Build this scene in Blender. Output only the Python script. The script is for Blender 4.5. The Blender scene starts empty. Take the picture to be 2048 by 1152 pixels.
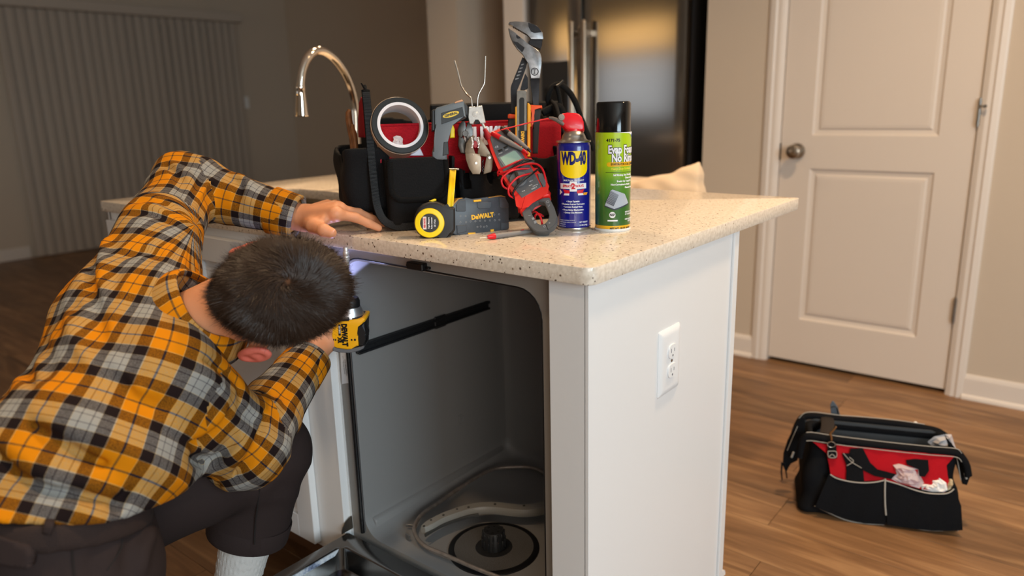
import bpy, bmesh, math, random
import numpy as np
from mathutils import Vector, Matrix
random.seed(7)
D2R = math.pi/180
scn = bpy.context.scene
COL = scn.collection
H = 0.915            # worktop height

# ------------------------------------------------------------ camera
CAMP = Vector((0.6187, -0.9684, 1.1723))
FPX, YAW, PIT, ROL = 1486.58, 0.6780, 0.2448, -0.0250
def cam_axes():
    fw = Vector((-math.sin(YAW)*math.cos(PIT), math.cos(YAW)*math.cos(PIT), -math.sin(PIT)))
    rt = Vector((math.cos(YAW), math.sin(YAW), 0)); up = rt.cross(fw)
    r2 = rt*math.cos(ROL)+up*math.sin(ROL); u2 = -rt*math.sin(ROL)+up*math.cos(ROL)
    return r2, u2, fw
CR, CU, CF = cam_axes()
cd = bpy.data.cameras.new('camera'); cam = bpy.data.objects.new('camera', cd); COL.objects.link(cam)
cd.sensor_width = 36; cd.lens = FPX*36/2048; cd.clip_start = 0.02; cd.clip_end = 60
cam.matrix_world = Matrix(((CR.x, CU.x, -CF.x, CAMP.x), (CR.y, CU.y, -CF.y, CAMP.y), (CR.z, CU.z, -CF.z, CAMP.z), (0,0,0,1)))
cd.dof.use_dof = True; cd.dof.focus_distance = 1.44; cd.dof.aperture_fstop = 2.3
scn.camera = cam
def P(u, v, d):
    """point seen at pixel (u,v) at depth d along the viewing axis"""
    return CAMP + (CF + CR*((u-1024)/FPX) - CU*((v-576)/FPX))*d
def on(u, v, ax, val):
    r = CF + CR*((u-1024)/FPX) - CU*((v-576)/FPX)
    i = 'xyz'.index(ax); t = (val-CAMP[i])/r[i]
    return CAMP + r*t

# ------------------------------------------------------------ world, lights, exposure
scn.view_settings.view_transform = 'Standard'; scn.view_settings.look = 'None'
scn.view_settings.exposure = 0.0; scn.view_settings.gamma = 1.0
scn.view_settings.use_curve_mapping = False
w = bpy.data.worlds.new('world'); scn.world = w; w.use_nodes = True
w.node_tree.nodes['Background'].inputs[0].default_value = (0.55, 0.6, 0.7, 1)
w.node_tree.nodes['Background'].inputs[1].default_value = 0.05
def area(name, loc, aim, sx, sy, power, color, spread=180):
    l = bpy.data.lights.new(name, 'AREA'); l.shape = 'RECTANGLE'; l.size = sx; l.size_y = sy
    l.energy = power; l.color = color; l.spread = spread*D2R
    o = bpy.data.objects.new(name, l); COL.objects.link(o); o.location = loc
    o.rotation_euler = (Vector(aim)-Vector(loc)).to_track_quat('-Z', 'Y').to_euler()
    return o
WARM = (1.0, 0.70, 0.42); COOL = (0.66, 0.85, 0.97)
area('window_light', (3.2, -.9, 1.7), (-.2, 0.2, 0.7), 1.5, 1.3, 82, COOL)      # daylight from the window at the right
area('window_light_rear', (-4.7, -3.9, 1.34), (-4.7, 0.0, 1.34), 2.2, 0.80, 7, (0.85, 0.92, 1.0))      # dusk light in the far rear window
area('fridge_band_light', (-4.7, -3.9, 2.02), (-4.7, 0.0, 2.02), 2.2, 0.36, 8, (1.0, 0.58, 0.20))          # added warm light, no real lamp: gives the fridge its warm reflected band
area('front_fill', (2.9, -2.6, 1.5), (-0.4, 0.0, 0.6), 1.6, 1.0, 44, (1.0, 0.95, 0.88))  # added fill from the right front to brighten front faces, no window there
def ceil_lamp(x, y, e, spread=140):
    l = bpy.data.lights.new('ceiling_lamp', 'AREA'); l.shape = 'DISK'; l.size = 0.16; l.energy = e; l.color = WARM; l.spread = spread*D2R
    o = bpy.data.objects.new('ceiling_lamp', l); COL.objects.link(o); o.location = (x, y, 2.56)
ceil_lamp(0.35, 1.0, 22); ceil_lamp(-1.1, 0.75, 9, 90); ceil_lamp(-0.55, -0.75, 3.5, 75); ceil_lamp(1.4, 1.1, 8); ceil_lamp(-3.8, 2.2, 2.5); ceil_lamp(-1.75, 1.35, 5, 110)  # the lamp over the far left room is added, to warm the dim wall

# ------------------------------------------------------------ materials
def lin(c):
    return tuple((x/12.92 if x <= .04045 else ((x+.055)/1.055)**2.4) for x in [v/255 for v in c])+(1,)
MATS = {}
def mat(name, rgb, rough=.5, metal=0., spec=.5, bump=0., bscale=200., var=0., vscale=8., coat=0., trans=0., alpha=1., emit=0., sheen=0., stretch=None, ior=1.45, obj_random=0.):
    if name in MATS: return MATS[name]
    m = bpy.data.materials.new(name); m.use_nodes = True; nt = m.node_tree; N = nt.nodes; L = nt.links
    b = N['Principled BSDF']; c = lin(rgb)
    b.inputs['Base Color'].default_value = c; b.inputs['Roughness'].default_value = rough; b.inputs['Metallic'].default_value = metal
    b.inputs['Specular IOR Level'].default_value = spec; b.inputs['Coat Weight'].default_value = coat; b.inputs['Coat Roughness'].default_value = .08
    b.inputs['Transmission Weight'].default_value = trans; b.inputs['Alpha'].default_value = alpha; b.inputs['IOR'].default_value = ior
    b.inputs['Sheen Weight'].default_value = sheen
    if emit: b.inputs['Emission Color'].default_value = c; b.inputs['Emission Strength'].default_value = emit
    tc = N.new('ShaderNodeTexCoord'); mp = N.new('ShaderNodeMapping'); L.new(tc.outputs['Object'], mp.inputs[0])
    if stretch: mp.inputs['Scale'].default_value = stretch
    if var or obj_random:
        nz = N.new('ShaderNodeTexNoise'); nz.inputs['Scale'].default_value = vscale; nz.inputs['Detail'].default_value = 6; L.new(mp.outputs[0], nz.inputs[0])
        mx = N.new('ShaderNodeMix'); mx.data_type = 'RGBA'; mx.blend_type = 'MULTIPLY'; mx.inputs[0].default_value = 1
        mr = N.new('ShaderNodeMapRange'); mr.inputs[1].default_value = .3; mr.inputs[2].default_value = .7
        mr.inputs[3].default_value = 1-var; mr.inputs[4].default_value = 1+var; L.new(nz.outputs[0], mr.inputs[0])
        mx.inputs[6].default_value = c; L.new(mr.outputs[0], mx.inputs[7]); L.new(mx.outputs[2], b.inputs['Base Color'])
    if bump:
        n2 = N.new('ShaderNodeTexNoise'); n2.inputs['Scale'].default_value = bscale; n2.inputs['Detail'].default_value = 4; L.new(mp.outputs[0], n2.inputs[0])
        bp = N.new('ShaderNodeBump'); bp.inputs['Strength'].default_value = bump; bp.inputs['Distance'].default_value = .002
        L.new(n2.outputs[0], bp.inputs['Height']); L.new(bp.outputs[0], b.inputs['Normal'])
    MATS[name] = m; return m
def bsdf(m): return m.node_tree.nodes['Principled BSDF']

# ------------------------------------------------------------ geometry helpers
I4 = Matrix.Identity(4)
def TR(x, y=None, z=None): return Matrix.Translation(x if y is None else (x, y, z))
def RX(a): return Matrix.Rotation(a*D2R, 4, 'X')
def RY(a): return Matrix.Rotation(a*D2R, 4, 'Y')
def RZ(a): return Matrix.Rotation(a*D2R, 4, 'Z')
def frame(o, x, y):
    """matrix with origin o, first axis x, second about y"""
    x = Vector(x).normalized(); z = x.cross(Vector(y)).normalized(); y = z.cross(x)
    return Matrix(((x.x, y.x, z.x, o[0]), (x.y, y.y, z.y, o[1]), (x.z, y.z, z.z, o[2]), (0,0,0,1)))
def bm_new(): return bmesh.new()
def _app(bm, vs, fs, M=I4):
    v = [bm.verts.new(M @ Vector(p)) for p in vs]
    out = []
    for f in fs:
        try: out.append(bm.faces.new([v[i] for i in f]))
        except ValueError: pass
    return v, out
def box(bm, lo, hi, bev=0., M=I4, seg=1):
    lo = list(lo); hi = list(hi)
    for i in range(3):
        if lo[i] > hi[i]: lo[i], hi[i] = hi[i], lo[i]
    t = bmesh.new()
    x0,y0,z0 = lo; x1,y1,z1 = hi
    _app(t, [(x0,y0,z0),(x1,y0,z0),(x1,y1,z0),(x0,y1,z0),(x0,y0,z1),(x1,y0,z1),(x1,y1,z1),(x0,y1,z1)],
         [(0,3,2,1),(4,5,6,7),(0,1,5,4),(1,2,6,5),(2,3,7,6),(3,0,4,7)])
    if bev > 0:
        bev = min(bev, .49*min(hi[i]-lo[i] for i in range(3)))
        bmesh.ops.bevel(t, geom=t.edges[:], offset=bev, segments=seg, affect='EDGES', profile=.5)
    merge(bm, t, M); return bm
def merge(bm, t, M=I4):
    t.verts.index_update(); vs = [bm.verts.new(M @ v.co) for v in t.verts]
    for f in t.faces:
        try:
            nf = bm.faces.new([vs[v.index] for v in f.verts]); nf.material_index = f.material_index
        except ValueError: pass
    t.free()
def prism(bm, poly, z0, z1, M=I4, bev=0., seg=1):
    """polygon in local xy, extruded along z"""
    t = bmesh.new(); n = len(poly)
    a = sum(poly[i][0]*poly[(i+1)%n][1]-poly[(i+1)%n][0]*poly[i][1] for i in range(n))
    if a < 0: poly = poly[::-1]
    v0 = [t.verts.new((p[0], p[1], z0)) for p in poly]; v1 = [t.verts.new((p[0], p[1], z1)) for p in poly]
    t.faces.new(v0[::-1]); top = t.faces.new(v1)
    for i in range(n): t.faces.new((v0[i], v0[(i+1)%n], v1[(i+1)%n], v1[i]))
    if bev > 0:
        es = [e for e in t.edges if abs(e.verts[0].co.z-e.verts[1].co.z) < 1e-9]
        bmesh.ops.bevel(t, geom=es, offset=bev, segments=seg, affect='EDGES', profile=.5)
    merge(bm, t, M); return bm
def rrect(x0, y0, x1, y1, r, n=5):
    out = []
    for cx, cy, a0 in ((x1-r, y1-r, 0), (x0+r, y1-r, 90), (x0+r, y0+r, 180), (x1-r, y0+r, 270)):
        for k in range(n+1):
            a = (a0+90*k/n)*D2R; out.append((cx+r*math.cos(a), cy+r*math.sin(a)))
    return out
def spline(pts, n=8, closed=False):
    pts = [Vector(p) for p in pts]; out = []; N_ = len(pts)
    rng = range(N_ if closed else N_-1)
    for i in rng:
        g = lambda k: pts[k % N_] if closed else pts[max(0, min(N_-1, k))]
        p0,p1,p2,p3 = g(i-1), g(i), g(i+1), g(i+2)
        for k in range(n):
            t = k/n
            out.append(.5*((2*p1)+(p2-p0)*t+(2*p0-5*p1+4*p2-p3)*t*t+(3*p1-p0-3*p2+p3)*t**3))
    if not closed: out.append(pts[-1])
    return out
def tube(bm, pts, r, n=10, M=I4, closed=False, flat=None, upv=None):
    """r number or list; flat=(a,b) scales cross-section"""
    pts = [Vector(p) for p in pts]; N_ = len(pts); rings = []; up = None
    for i, p in enumerate(pts):
        a = pts[(i-1) % N_] if (closed or i > 0) else p
        b = pts[(i+1) % N_] if (closed or i < N_-1) else p
        t = (b-a).normalized()
        if up is None:
            up = Vector(upv) if upv is not None else (Vector((0,0,1)) if abs(t.z) < .9 else Vector((1,0,0)))
        s = t.cross(up)
        if s.length < 1e-6: s = t.orthogonal()
        s.normalize(); up = s.cross(t).normalized()
        rr = r[i] if isinstance(r, (list, tuple)) else r
        fa, fb = flat if flat else (1, 1)
        rings.append([bm.verts.new(M @ (p + s*math.cos(2*math.pi*k/n)*rr*fa + up*math.sin(2*math.pi*k/n)*rr*fb)) for k in range(n)])
    m = N_ if closed else N_-1
    for i in range(m):
        A, B = rings[i], rings[(i+1) % N_]
        for k in range(n): bm.faces.new((A[k], B[k], B[(k+1)%n], A[(k+1)%n]))
    if not closed:
        bm.faces.new(rings[0]); bm.faces.new(rings[-1][::-1])
    return bm
def lathe(bm, prof, n=32, M=I4, close=False):
    """profile of (r,z), spun about local z"""
    rings = []
    for r, z in prof:
        if r < 1e-7: rings.append([bm.verts.new(M @ Vector((0, 0, z)))])
        else: rings.append([bm.verts.new(M @ Vector((r*math.cos(2*math.pi*k/n), r*math.sin(2*math.pi*k/n), z))) for k in range(n)])
    seq = list(zip(rings, rings[1:])) + ([(rings[-1], rings[0])] if close else [])
    for A, B in seq:
        for k in range(n):
            k2 = (k+1) % n
            try:
                if len(A) == 1 and len(B) == 1: continue
                if len(A) == 1: bm.faces.new((A[0], B[k2], B[k]))
                elif len(B) == 1: bm.faces.new((A[k], A[k2], B[0]))
                else: bm.faces.new((A[k], A[k2], B[k2], B[k]))
            except ValueError: pass
    return bm
def cyl(bm, r, z0, z1, n=24, M=I4, bev=0.):
    if bev: return lathe(bm, [(0,z0),(r-bev,z0),(r,z0+bev),(r,z1-bev),(r-bev,z1),(0,z1)], n, M)
    return lathe(bm, [(0,z0),(r,z0),(r,z1),(0,z1)], n, M)

def thing(name, label, cat, loc=(0,0,0), group=None, kind=None):
    o = bpy.data.objects.new(name, None); o.empty_display_size = .05; COL.objects.link(o); o.location = loc
    if kind: o['kind'] = kind
    if label: o['label'] = label
    if cat: o['category'] = cat
    if group: o['group'] = group
    return o
def wpos(o):
    p = Vector(o.location)
    while o.parent: o = o.parent; p = p+Vector(o.location)
    return p
def obj(name, bm, m, parent=None, smooth=None, label=None, cat=None, kind=None, group=None, origin=None):
    """bm: world-coordinate bmesh (or mesh); becomes ONE object"""
    if isinstance(bm, bmesh.types.BMesh):
        bmesh.ops.recalc_face_normals(bm, faces=bm.faces[:])
        me = bpy.data.meshes.new(name); bm.to_mesh(me); bm.free()
    else: me = bm
    ms = m if isinstance(m, (list, tuple)) else [m]
    for q in ms: me.materials.append(q)
    o = bpy.data.objects.new(name, me); COL.objects.link(o)
    if parent is not None:
        o.parent = parent; me.transform(Matrix.Translation(-wpos(parent)))
    elif origin is not None:
        me.transform(Matrix.Translation(-Vector(origin))); o.location = origin
    if smooth is not None:
        me.shade_smooth()
        if smooth < 179:
            me.update(); ee = []
            b2 = bmesh.new(); b2.from_mesh(me); lim = smooth*D2R
            for e in b2.edges:
                if len(e.link_faces) == 2 and e.calc_face_angle(0) > lim: e.smooth = False
            b2.to_mesh(me); b2.free()
    if label: o['label'] = label
    if cat: o['category'] = cat
    if kind: o['kind'] = kind
    if group: o['group'] = group
    return o
FONT = None
def text_bm(s, size, M=I4, depth=.0004, wt=0., sx=1., align='CENTER', space=1., fn=None, shear=0.):
    """flat raised lettering as mesh; local x right, y up, z out of the surface. fn warps local coordinates"""
    cu = bpy.data.curves.new('t', 'FONT'); cu.body = s; cu.size = size; cu.align_x = align; cu.align_y = 'CENTER'
    cu.offset = wt; cu.space_character = space; cu.extrude = depth; cu.resolution_u = 2; cu.shear = shear
    o = bpy.data.objects.new('t', cu); COL.objects.link(o)
    dg = bpy.context.evaluated_depsgraph_get(); dg.update()
    me = bpy.data.meshes.new_from_object(o.evaluated_get(dg)); bpy.data.objects.remove(o); bpy.data.curves.remove(cu)
    t = bmesh.new(); t.from_mesh(me); bpy.data.meshes.remove(me)
    if fn:
        bmesh.ops.triangulate(t, faces=t.faces[:])
    for v in t.verts:
        c = Vector((v.co.x*sx, v.co.y, v.co.z)); v.co = M @ (Vector(fn(c)) if fn else c)
    return t
def text(name, s, size, m, parent, M=I4, **k):
    return obj(name, text_bm(s, size, M, **k), m, parent)

# ------------------------------------------------------------ implicit surfaces (bodies, cloth, soft things)
def grid(lo, hi, res):
    ax = [np.arange(lo[i], hi[i]+res, res, dtype=np.float32) for i in range(3)]
    X, Y, Z = np.meshgrid(*ax, indexing='ij'); return ax, X, Y, Z
def surf(fn, lo, hi, res):
    """naive surface nets; fn(X,Y,Z)->signed distance. returns verts (n,3), quads (m,4)"""
    ax, X, Y, Z = grid(lo, hi, res); F = fn(X, Y, Z).astype(np.float32)
    nx, ny, nz = F.shape; S = F < 0
    c = [S[i:nx-1+i, j:ny-1+j, k:nz-1+k] for i in (0,1) for j in (0,1) for k in (0,1)]
    s = sum(x.astype(np.int8) for x in c); act = (s > 0) & (s < 8)
    idx = -np.ones(act.shape, np.int64); ii = np.argwhere(act); idx[act] = np.arange(len(ii))
    acc = np.zeros((len(ii), 3)); cnt = np.zeros(len(ii))
    offs = [(i,j,k) for i in (0,1) for j in (0,1) for k in (0,1)]
    for a in range(8):
        for b in range(a+1, 8):
            d = np.array(offs[b])-np.array(offs[a])
            if abs(d).sum() != 1: continue
            fa = F[ii[:,0]+offs[a][0], ii[:,1]+offs[a][1], ii[:,2]+offs[a][2]]
            fb = F[ii[:,0]+offs[b][0], ii[:,1]+offs[b][1], ii[:,2]+offs[b][2]]
            m = (fa < 0) != (fb < 0); t = np.where(m, fa/(fa-fb+1e-12), 0)
            p = np.array(offs[a])[None]+t[:,None]*d[None]
            acc[m] += p[m]; cnt[m] += 1
    V = (ii+acc/np.maximum(cnt,1)[:,None])*res+np.array(lo)
    Q = []
    for d in range(3):
        e1, e2 = [(1,2),(2,0),(0,1)][d]
        A = S[tuple(slice(0, n-1) if i == d else slice(1, n-1) for i, n in enumerate(F.shape))]
        B = S[tuple(slice(1, n) if i == d else slice(1, n-1) for i, n in enumerate(F.shape))]
        for flip, mm in ((0, A & ~B), (1, ~A & B)):
            q = np.argwhere(mm)
            if not len(q): continue
            base = q.copy()
            for i in range(3):
                if i != d: base[:, i] += 1
            def cell(o1, o2):
                cc = base.copy(); cc[:, e1] -= o1; cc[:, e2] -= o2; return idx[cc[:,0], cc[:,1], cc[:,2]]
            quad = np.stack([cell(1,1), cell(0,1), cell(0,0), cell(1,0)], 1)
            Q.append(quad[:, ::-1] if flip else quad)
    return V, np.concatenate(Q)
def npmesh(name, V, Q):
    me = bpy.data.meshes.new(name); n = len(Q)
    me.vertices.add(len(V)); me.vertices.foreach_set('co', np.ascontiguousarray(V, np.float32).ravel())
    me.loops.add(n*4); me.loops.foreach_set('vertex_index', Q.astype(np.int32).ravel())
    me.polygons.add(n); me.polygons.foreach_set('loop_start', np.arange(0, n*4, 4, dtype=np.int32))
    me.update(calc_edges=True); me.validate(); me.shade_smooth(); return me
def relax(V, Q, it=2, k=.5):
    n = len(V)
    for _ in range(it):
        acc = np.zeros_like(V); cnt = np.zeros(n)
        for a, b in ((0,1),(1,2),(2,3),(3,0)):
            np.add.at(acc, Q[:,a], V[Q[:,b]]); np.add.at(acc, Q[:,b], V[Q[:,a]]); np.add.at(cnt, Q[:,a], 1); np.add.at(cnt, Q[:,b], 1)
        V = V*(1-k)+k*acc/np.maximum(cnt,1)[:,None]
    return V
def cone(X, Y, Z, a, b, ra, rb):
    """rounded cone; returns distance and t"""
    a = np.array(a, float); b = np.array(b, float); d = b-a; L2 = (d*d).sum()
    px, py, pz = X-a[0], Y-a[1], Z-a[2]
    t = np.clip((px*d[0]+py*d[1]+pz*d[2])/L2, 0, 1)
    return np.sqrt((px-t*d[0])**2+(py-t*d[1])**2+(pz-t*d[2])**2)-(ra+(rb-ra)*t), t
def ell(X, Y, Z, c, R, A=None):
    """ellipsoid centre c, radii R, rows of A = axes"""
    p = [X-c[0], Y-c[1], Z-c[2]]
    if A is not None: p = [A[i][0]*p[0]+A[i][1]*p[1]+A[i][2]*p[2] for i in range(3)]
    k0 = np.sqrt((p[0]/R[0])**2+(p[1]/R[1])**2+(p[2]/R[2])**2)
    k1 = np.sqrt((p[0]/R[0]**2)**2+(p[1]/R[1]**2)**2+(p[2]/R[2]**2)**2)+1e-9
    return k0*(k0-1)/k1
def smin(a, b, k):
    h = np.clip(.5+.5*(b-a)/k, 0, 1); return b*(1-h)+a*h-k*h*(1-h)
def smax(a, b, k): return -smin(-a, -b, k)
# ============================================================ THE SETTING
def noise_nodes(m):
    nt = m.node_tree; return nt, nt.nodes, nt.links, nt.nodes['Principled BSDF']
M_wall = mat('wall_paint', (196,181,163), .75, bump=.08, bscale=180)
M_wallfar = M_wall
M_ceil = mat('ceiling_paint', (225,220,212), .9)
M_trim = mat('trim_paint', (218,208,198), .42, bump=.03, bscale=90)
M_door = mat('door_paint', (214,202,190), .45, bump=.05, bscale=240, stretch=(1,1,.15))
M_sub = mat('subfloor', (60,42,28), .8)
M_nickel = mat('satin_nickel', (170,160,148), .28, 1.)
M_chrome = mat('chrome', (225,222,216), .08, 1.)
M_black = mat('black_plastic', (14,14,15), .42)
M_dark = mat('dark_void', (10,9,8), .8)

def plank_mat():
    m = mat('vinyl_plank', (134,98,64), .42); nt, N, L, b = noise_nodes(m)
    tc = N.new('ShaderNodeTexCoord'); oi = N.new('ShaderNodeObjectInfo')
    cb = N.new('ShaderNodeCombineXYZ'); mu = N.new('ShaderNodeMath'); mu.operation = 'MULTIPLY'; mu.inputs[1].default_value = 37
    L.new(oi.outputs['Random'], mu.inputs[0]); L.new(mu.outputs[0], cb.inputs[0]); L.new(mu.outputs[0], cb.inputs[1])
    ad = N.new('ShaderNodeVectorMath'); L.new(tc.outputs['Object'], ad.inputs[0]); L.new(cb.outputs[0], ad.inputs[1])
    mp = N.new('ShaderNodeMapping'); mp.inputs['Scale'].default_value = (1.1, 9, 1); L.new(ad.outputs[0], mp.inputs[0])
    nz = N.new('ShaderNodeTexNoise'); nz.inputs['Scale'].default_value = 1.6; nz.inputs['Detail'].default_value = 7; nz.inputs['Distortion'].default_value = 1.6
    L.new(mp.outputs[0], nz.inputs[0])
    mp2 = N.new('ShaderNodeMapping'); mp2.inputs['Scale'].default_value = (5, 120, 1); L.new(ad.outputs[0], mp2.inputs[0])
    n2 = N.new('ShaderNodeTexNoise'); n2.inputs['Scale'].default_value = 1.; n2.inputs['Detail'].default_value = 3; L.new(mp2.outputs[0], n2.inputs[0])
    cr = N.new('ShaderNodeValToRGB'); cr.color_ramp.elements[0].position = .25; cr.color_ramp.elements[0].color = lin((112,80,52))
    cr.color_ramp.elements[1].position = .68; cr.color_ramp.elements[1].color = lin((172,132,92)); e = cr.color_ramp.elements.new(.5); e.color = lin((144,106,72))
    L.new(nz.outputs[0], cr.inputs[0])
    hv = N.new('ShaderNodeHueSaturation'); L.new(cr.outputs[0], hv.inputs['Color'])
    mr = N.new('ShaderNodeMapRange'); mr.inputs[3].default_value = .60; mr.inputs[4].default_value = .90; L.new(oi.outputs['Random'], mr.inputs[0]); L.new(mr.outputs[0], hv.inputs['Value'])
    mx = N.new('ShaderNodeMix'); mx.data_type = 'RGBA'; mx.blend_type = 'OVERLAY'; mx.inputs[0].default_value = .28
    L.new(hv.outputs[0], mx.inputs[6]); L.new(n2.outputs[0], mx.inputs[7]); L.new(mx.outputs[2], b.inputs['Base Color'])
    bp = N.new('ShaderNodeBump'); bp.inputs['Strength'].default_value = .12; bp.inputs['Distance'].default_value = .001; L.new(n2.outputs[0], bp.inputs['Height']); L.new(bp.outputs[0], b.inputs['Normal'])
    return m
M_plank = plank_mat()
XL, XR, YF, YB, ZC = -6.4, 3.4, -4.0, 4.05, 2.6
W = 2.266
bm = bm_new(); box(bm, (XL-.1, YF-.1, -.06), (XR+.1, YB+.1, -.006)); floor = obj('floor', bm, M_sub, kind='structure')
plank_me = {}
pw, pl = .178, 1.22
for r in range(36):
    y0 = -2.1+r*pw
    if y0 > 4.0: break
    off = (r*0.437*pl+((r*7919) % 13)*.05) % pl
    x = XL-off
    while x < 2.6:
        x0, x1 = max(x, XL), min(x+pl, 2.6)
        vis = x1-x0 > .02 and not (y0 > W and x0 > -.7) and not (y0 < -1.2 and x1 < -3)
        if vis:
            ln = round(x1-x0, 2)
            if ln not in plank_me:
                b = bm_new(); box(b, (.0006, .0006, -.008), (ln-.0006, pw-.0006, 0), .0008); me = bpy.data.meshes.new('plank'); bmesh.ops.recalc_face_normals(b, faces=b.faces[:]); b.to_mesh(me); b.free(); me.materials.append(M_plank); plank_me[ln] = me
            o = bpy.data.objects.new('plank', plank_me[ln]); COL.objects.link(o); o.parent = floor; o.location = (x0, y0, 0)
        x += pl
bm = bm_new(); box(bm, (XL-.1, YF-.1, ZC), (XR+.1, YB+.1, ZC+.08)); obj('ceiling', bm, M_ceil, kind='structure')

def wallbox(name, lo, hi): 
    bm = bm_new(); box(bm, lo, hi); return obj(name, bm, M_wall, kind='structure')
wallbox('wall_left', (XL-.12, YF, 0), (XL, YB, ZC))
wallbox('wall_back', (XL, YB, 0), (-.849, YB+.12, ZC))
# wall with the door: outside corner next to the refrigerator
DL, DR, DTOP = -.495, .216, 2.05
bm = bm_new()
box(bm, (-.849, W, 0), (DL-.02, W+.12, ZC)); box(bm, (DR+.02, W, 0), (XR, W+.12, ZC)); box(bm, (DL-.02, W, DTOP+.02), (DR+.02, W+.12, ZC))
box(bm, (-.849, W+.12, 0), (-.73, YB, ZC))
obj('wall_right', bm, M_wall, kind='structure')
bm = bm_new()      # wall behind the camera and beyond, with window openings
box(bm, (XL, YF-.12, 0), (XR, YF, ZC)); obj('wall_front', bm, M_wall, kind='structure')
bm = bm_new(); box(bm, (XR, YF, 0), (XR+.12, W, ZC)); obj('wall_side', bm, M_wall, kind='structure')
bm = bm_new(); box(bm, (DL-.3, W+.5, 0), (DR+.3, W+.52, 2.1)); obj('wall_closet', bm, M_dark, kind='structure')
# wall end left of the fridge, and the gap beyond
wallbox('wall_partition', (-2.56, W, 0), (-2.33, YB, ZC))
bm = bm_new(); box(bm, (-2.33, 2.75, 0), (-1.99, 2.87, ZC)); obj('wall_niche', bm, M_wall, kind='structure')

# baseboards with a shoe moulding
def baseboard(name, x0, x1, y, z=.10):
    bm = bm_new()
    prof = [(0,0),(-.02,0),(-.0195,.006),(-.018,.012),(-.0135,.018),(-.011,.02),(-.011,z-.018),(-.008,z-.008),(-.004,z),(0,z)]
    M = frame((x0, y, 0), (0,1,0), (0,0,1))
    prism(bm, prof, 0, x1-x0, M)
    return obj(name, bm, M_trim, kind='structure')
CLX, CRX = DL-.07, DR+.062
baseboard('baseboard_right', CRX, XR, W); baseboard('baseboard_door', -.849, CLX, W)
bm = bm_new(); box(bm, (XL, YF, 0), (XL+.013, 1.3, .1), .004); obj('baseboard_left', bm, M_trim, kind='structure')
bm = bm_new(); box(bm, (XL, 3.42, 0), (XL+.013, YB, .1), .004); box(bm, (XL, YB-.013, 0), (-2.56, YB, .1), .004); obj('baseboard_back', bm, M_trim, kind='structure')

# ---- door
dt = thing('door_1', None, None, (DL, W, 0), kind='structure')
def casing(x0, x1):     # two-step colonial casing
    b = bm_new(); s = 1 if x1 > x0 else -1; wd = abs(x1-x0)
    prof = [(0,0),(wd,0),(wd,-.009),(wd-.008,-.013),(wd*.62,-.017),(wd*.5,-.012),(wd*.3,-.013),(.012,-.010),(.004,-.006),(0,-.004)]
    M = Matrix(((s,0,0,x0),(0,1,0,W),(0,0,1,0),(0,0,0,1)))
    prism(b, prof, 0, DTOP+.07, M); return b
obj('casing', casing(DR+.004, CRX+.006), M_trim, dt); obj('casing', casing(DL-.004, CLX-.006), M_trim, dt)
b = bm_new(); box(b, (CLX, W-.016, DTOP+.005), (CRX, W, DTOP+.07), .004); obj('casing_head', b, M_trim, dt)
b = bm_new(); box(b, (DL-.02, W, 0), (DL-.003, W+.12, DTOP+.02)); box(b, (DR+.003, W, 0), (DR+.02, W+.12, DTOP+.02)); box(b, (DL-.02, W, DTOP+.003), (DR+.02, W+.12, DTOP+.02)); obj('jamb', b, M_trim, dt)
def door_slab():
    b = bm_new(); y = W+.006; z0, z1 = .018, DTOP
    px0, px1 = -.375+.005, .096; zb = [(.212, .872), (1.008, DTOP-.11)]
    # stiles and rails
    for a in [((DL, z0), (px0, z1)), ((px1, z0), (DR, z1)), ((px0, z0), (px1, zb[0][0])), ((px0, zb[0][1]), (px1, zb[1][0])), ((px0, zb[1][1]), (px1, z1))]:
        box(b, (a[0][0], y, a[0][1]), (a[1][0], y+.035, a[1][1]))
    # moulded sunken panels: ogee slope down, then raised field
    for (c, d) in zb:
        rings = [(0, 0), (.008, .006), (.022, .009), (.030, .004), (.042, .0025)]
        prev = None
        for ins, dep in rings:
            vs = [b.verts.new((xx, y+dep, zz)) for xx, zz in ((px0+ins, c+ins), (px1-ins, c+ins), (px1-ins, d-ins), (px0+ins, d-ins))]
            if prev:
                for i in range(4): b.faces.new((prev[i], prev[(i+1)%4], vs[(i+1)%4], vs[i]))
            prev = vs
        b.faces.new(prev)
        box(b, (px0, y+.02, c), (px1, y+.034, d))
    return b
slab = obj('door_panel', door_slab(), M_door, dt)
b = bm_new(); kp = Vector((-.423, W-.002, .944)); M = frame(kp, (1,0,0), (0,0,1))
lathe(b, [(0,-.002),(.031,-.002),(.033,.002),(.030,.007),(.014,.011),(.012,.028),(.020,.034),(.028,.042),(.030,.052),(.027,.060),(.016,.0655),(0,.067)], 32, frame(kp, (1,0,0), (0,0,1)))
obj('door_knob', b, M_nickel, dt, 40)
b = bm_new(); box(b, (DL-.003, W-.001, .905), (DL+.001, W+.012, .975)); obj('latch_plate', b, mat('dark_metal', (60,55,50), .4, 1.), dt)
for z in (1.095, .347, 1.87):
    b = bm_new(); cyl(b, .006, z-.045, z+.045, 12, TR(DR+.002, W-.006, 0)); cyl(b, .0035, z-.052, z+.052, 12, TR(DR+.002, W-.006, 0))
    box(b, (DR-.0, W-.004, z-.045), (DR+.012, W+.002, z+.045))
    h = obj('hinge', b, mat('hinge_steel', (150,146,140), .35, 1.), dt, 40)
b = bm_new(); tube(b, [(DR+.002, W-.008, 1.12), (DR+.012, W-.03, 1.118), (DR+.022, W-.034, 1.117)], .003, 8); cyl(b, .006, 0, .01, 12, frame((DR+.022, W-.036, 1.117), (0,0,1), (1,0,0)))
obj('hinge_stop', b, mat('hinge_steel', (150,146,140), .35, 1.), dt, 40)

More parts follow.
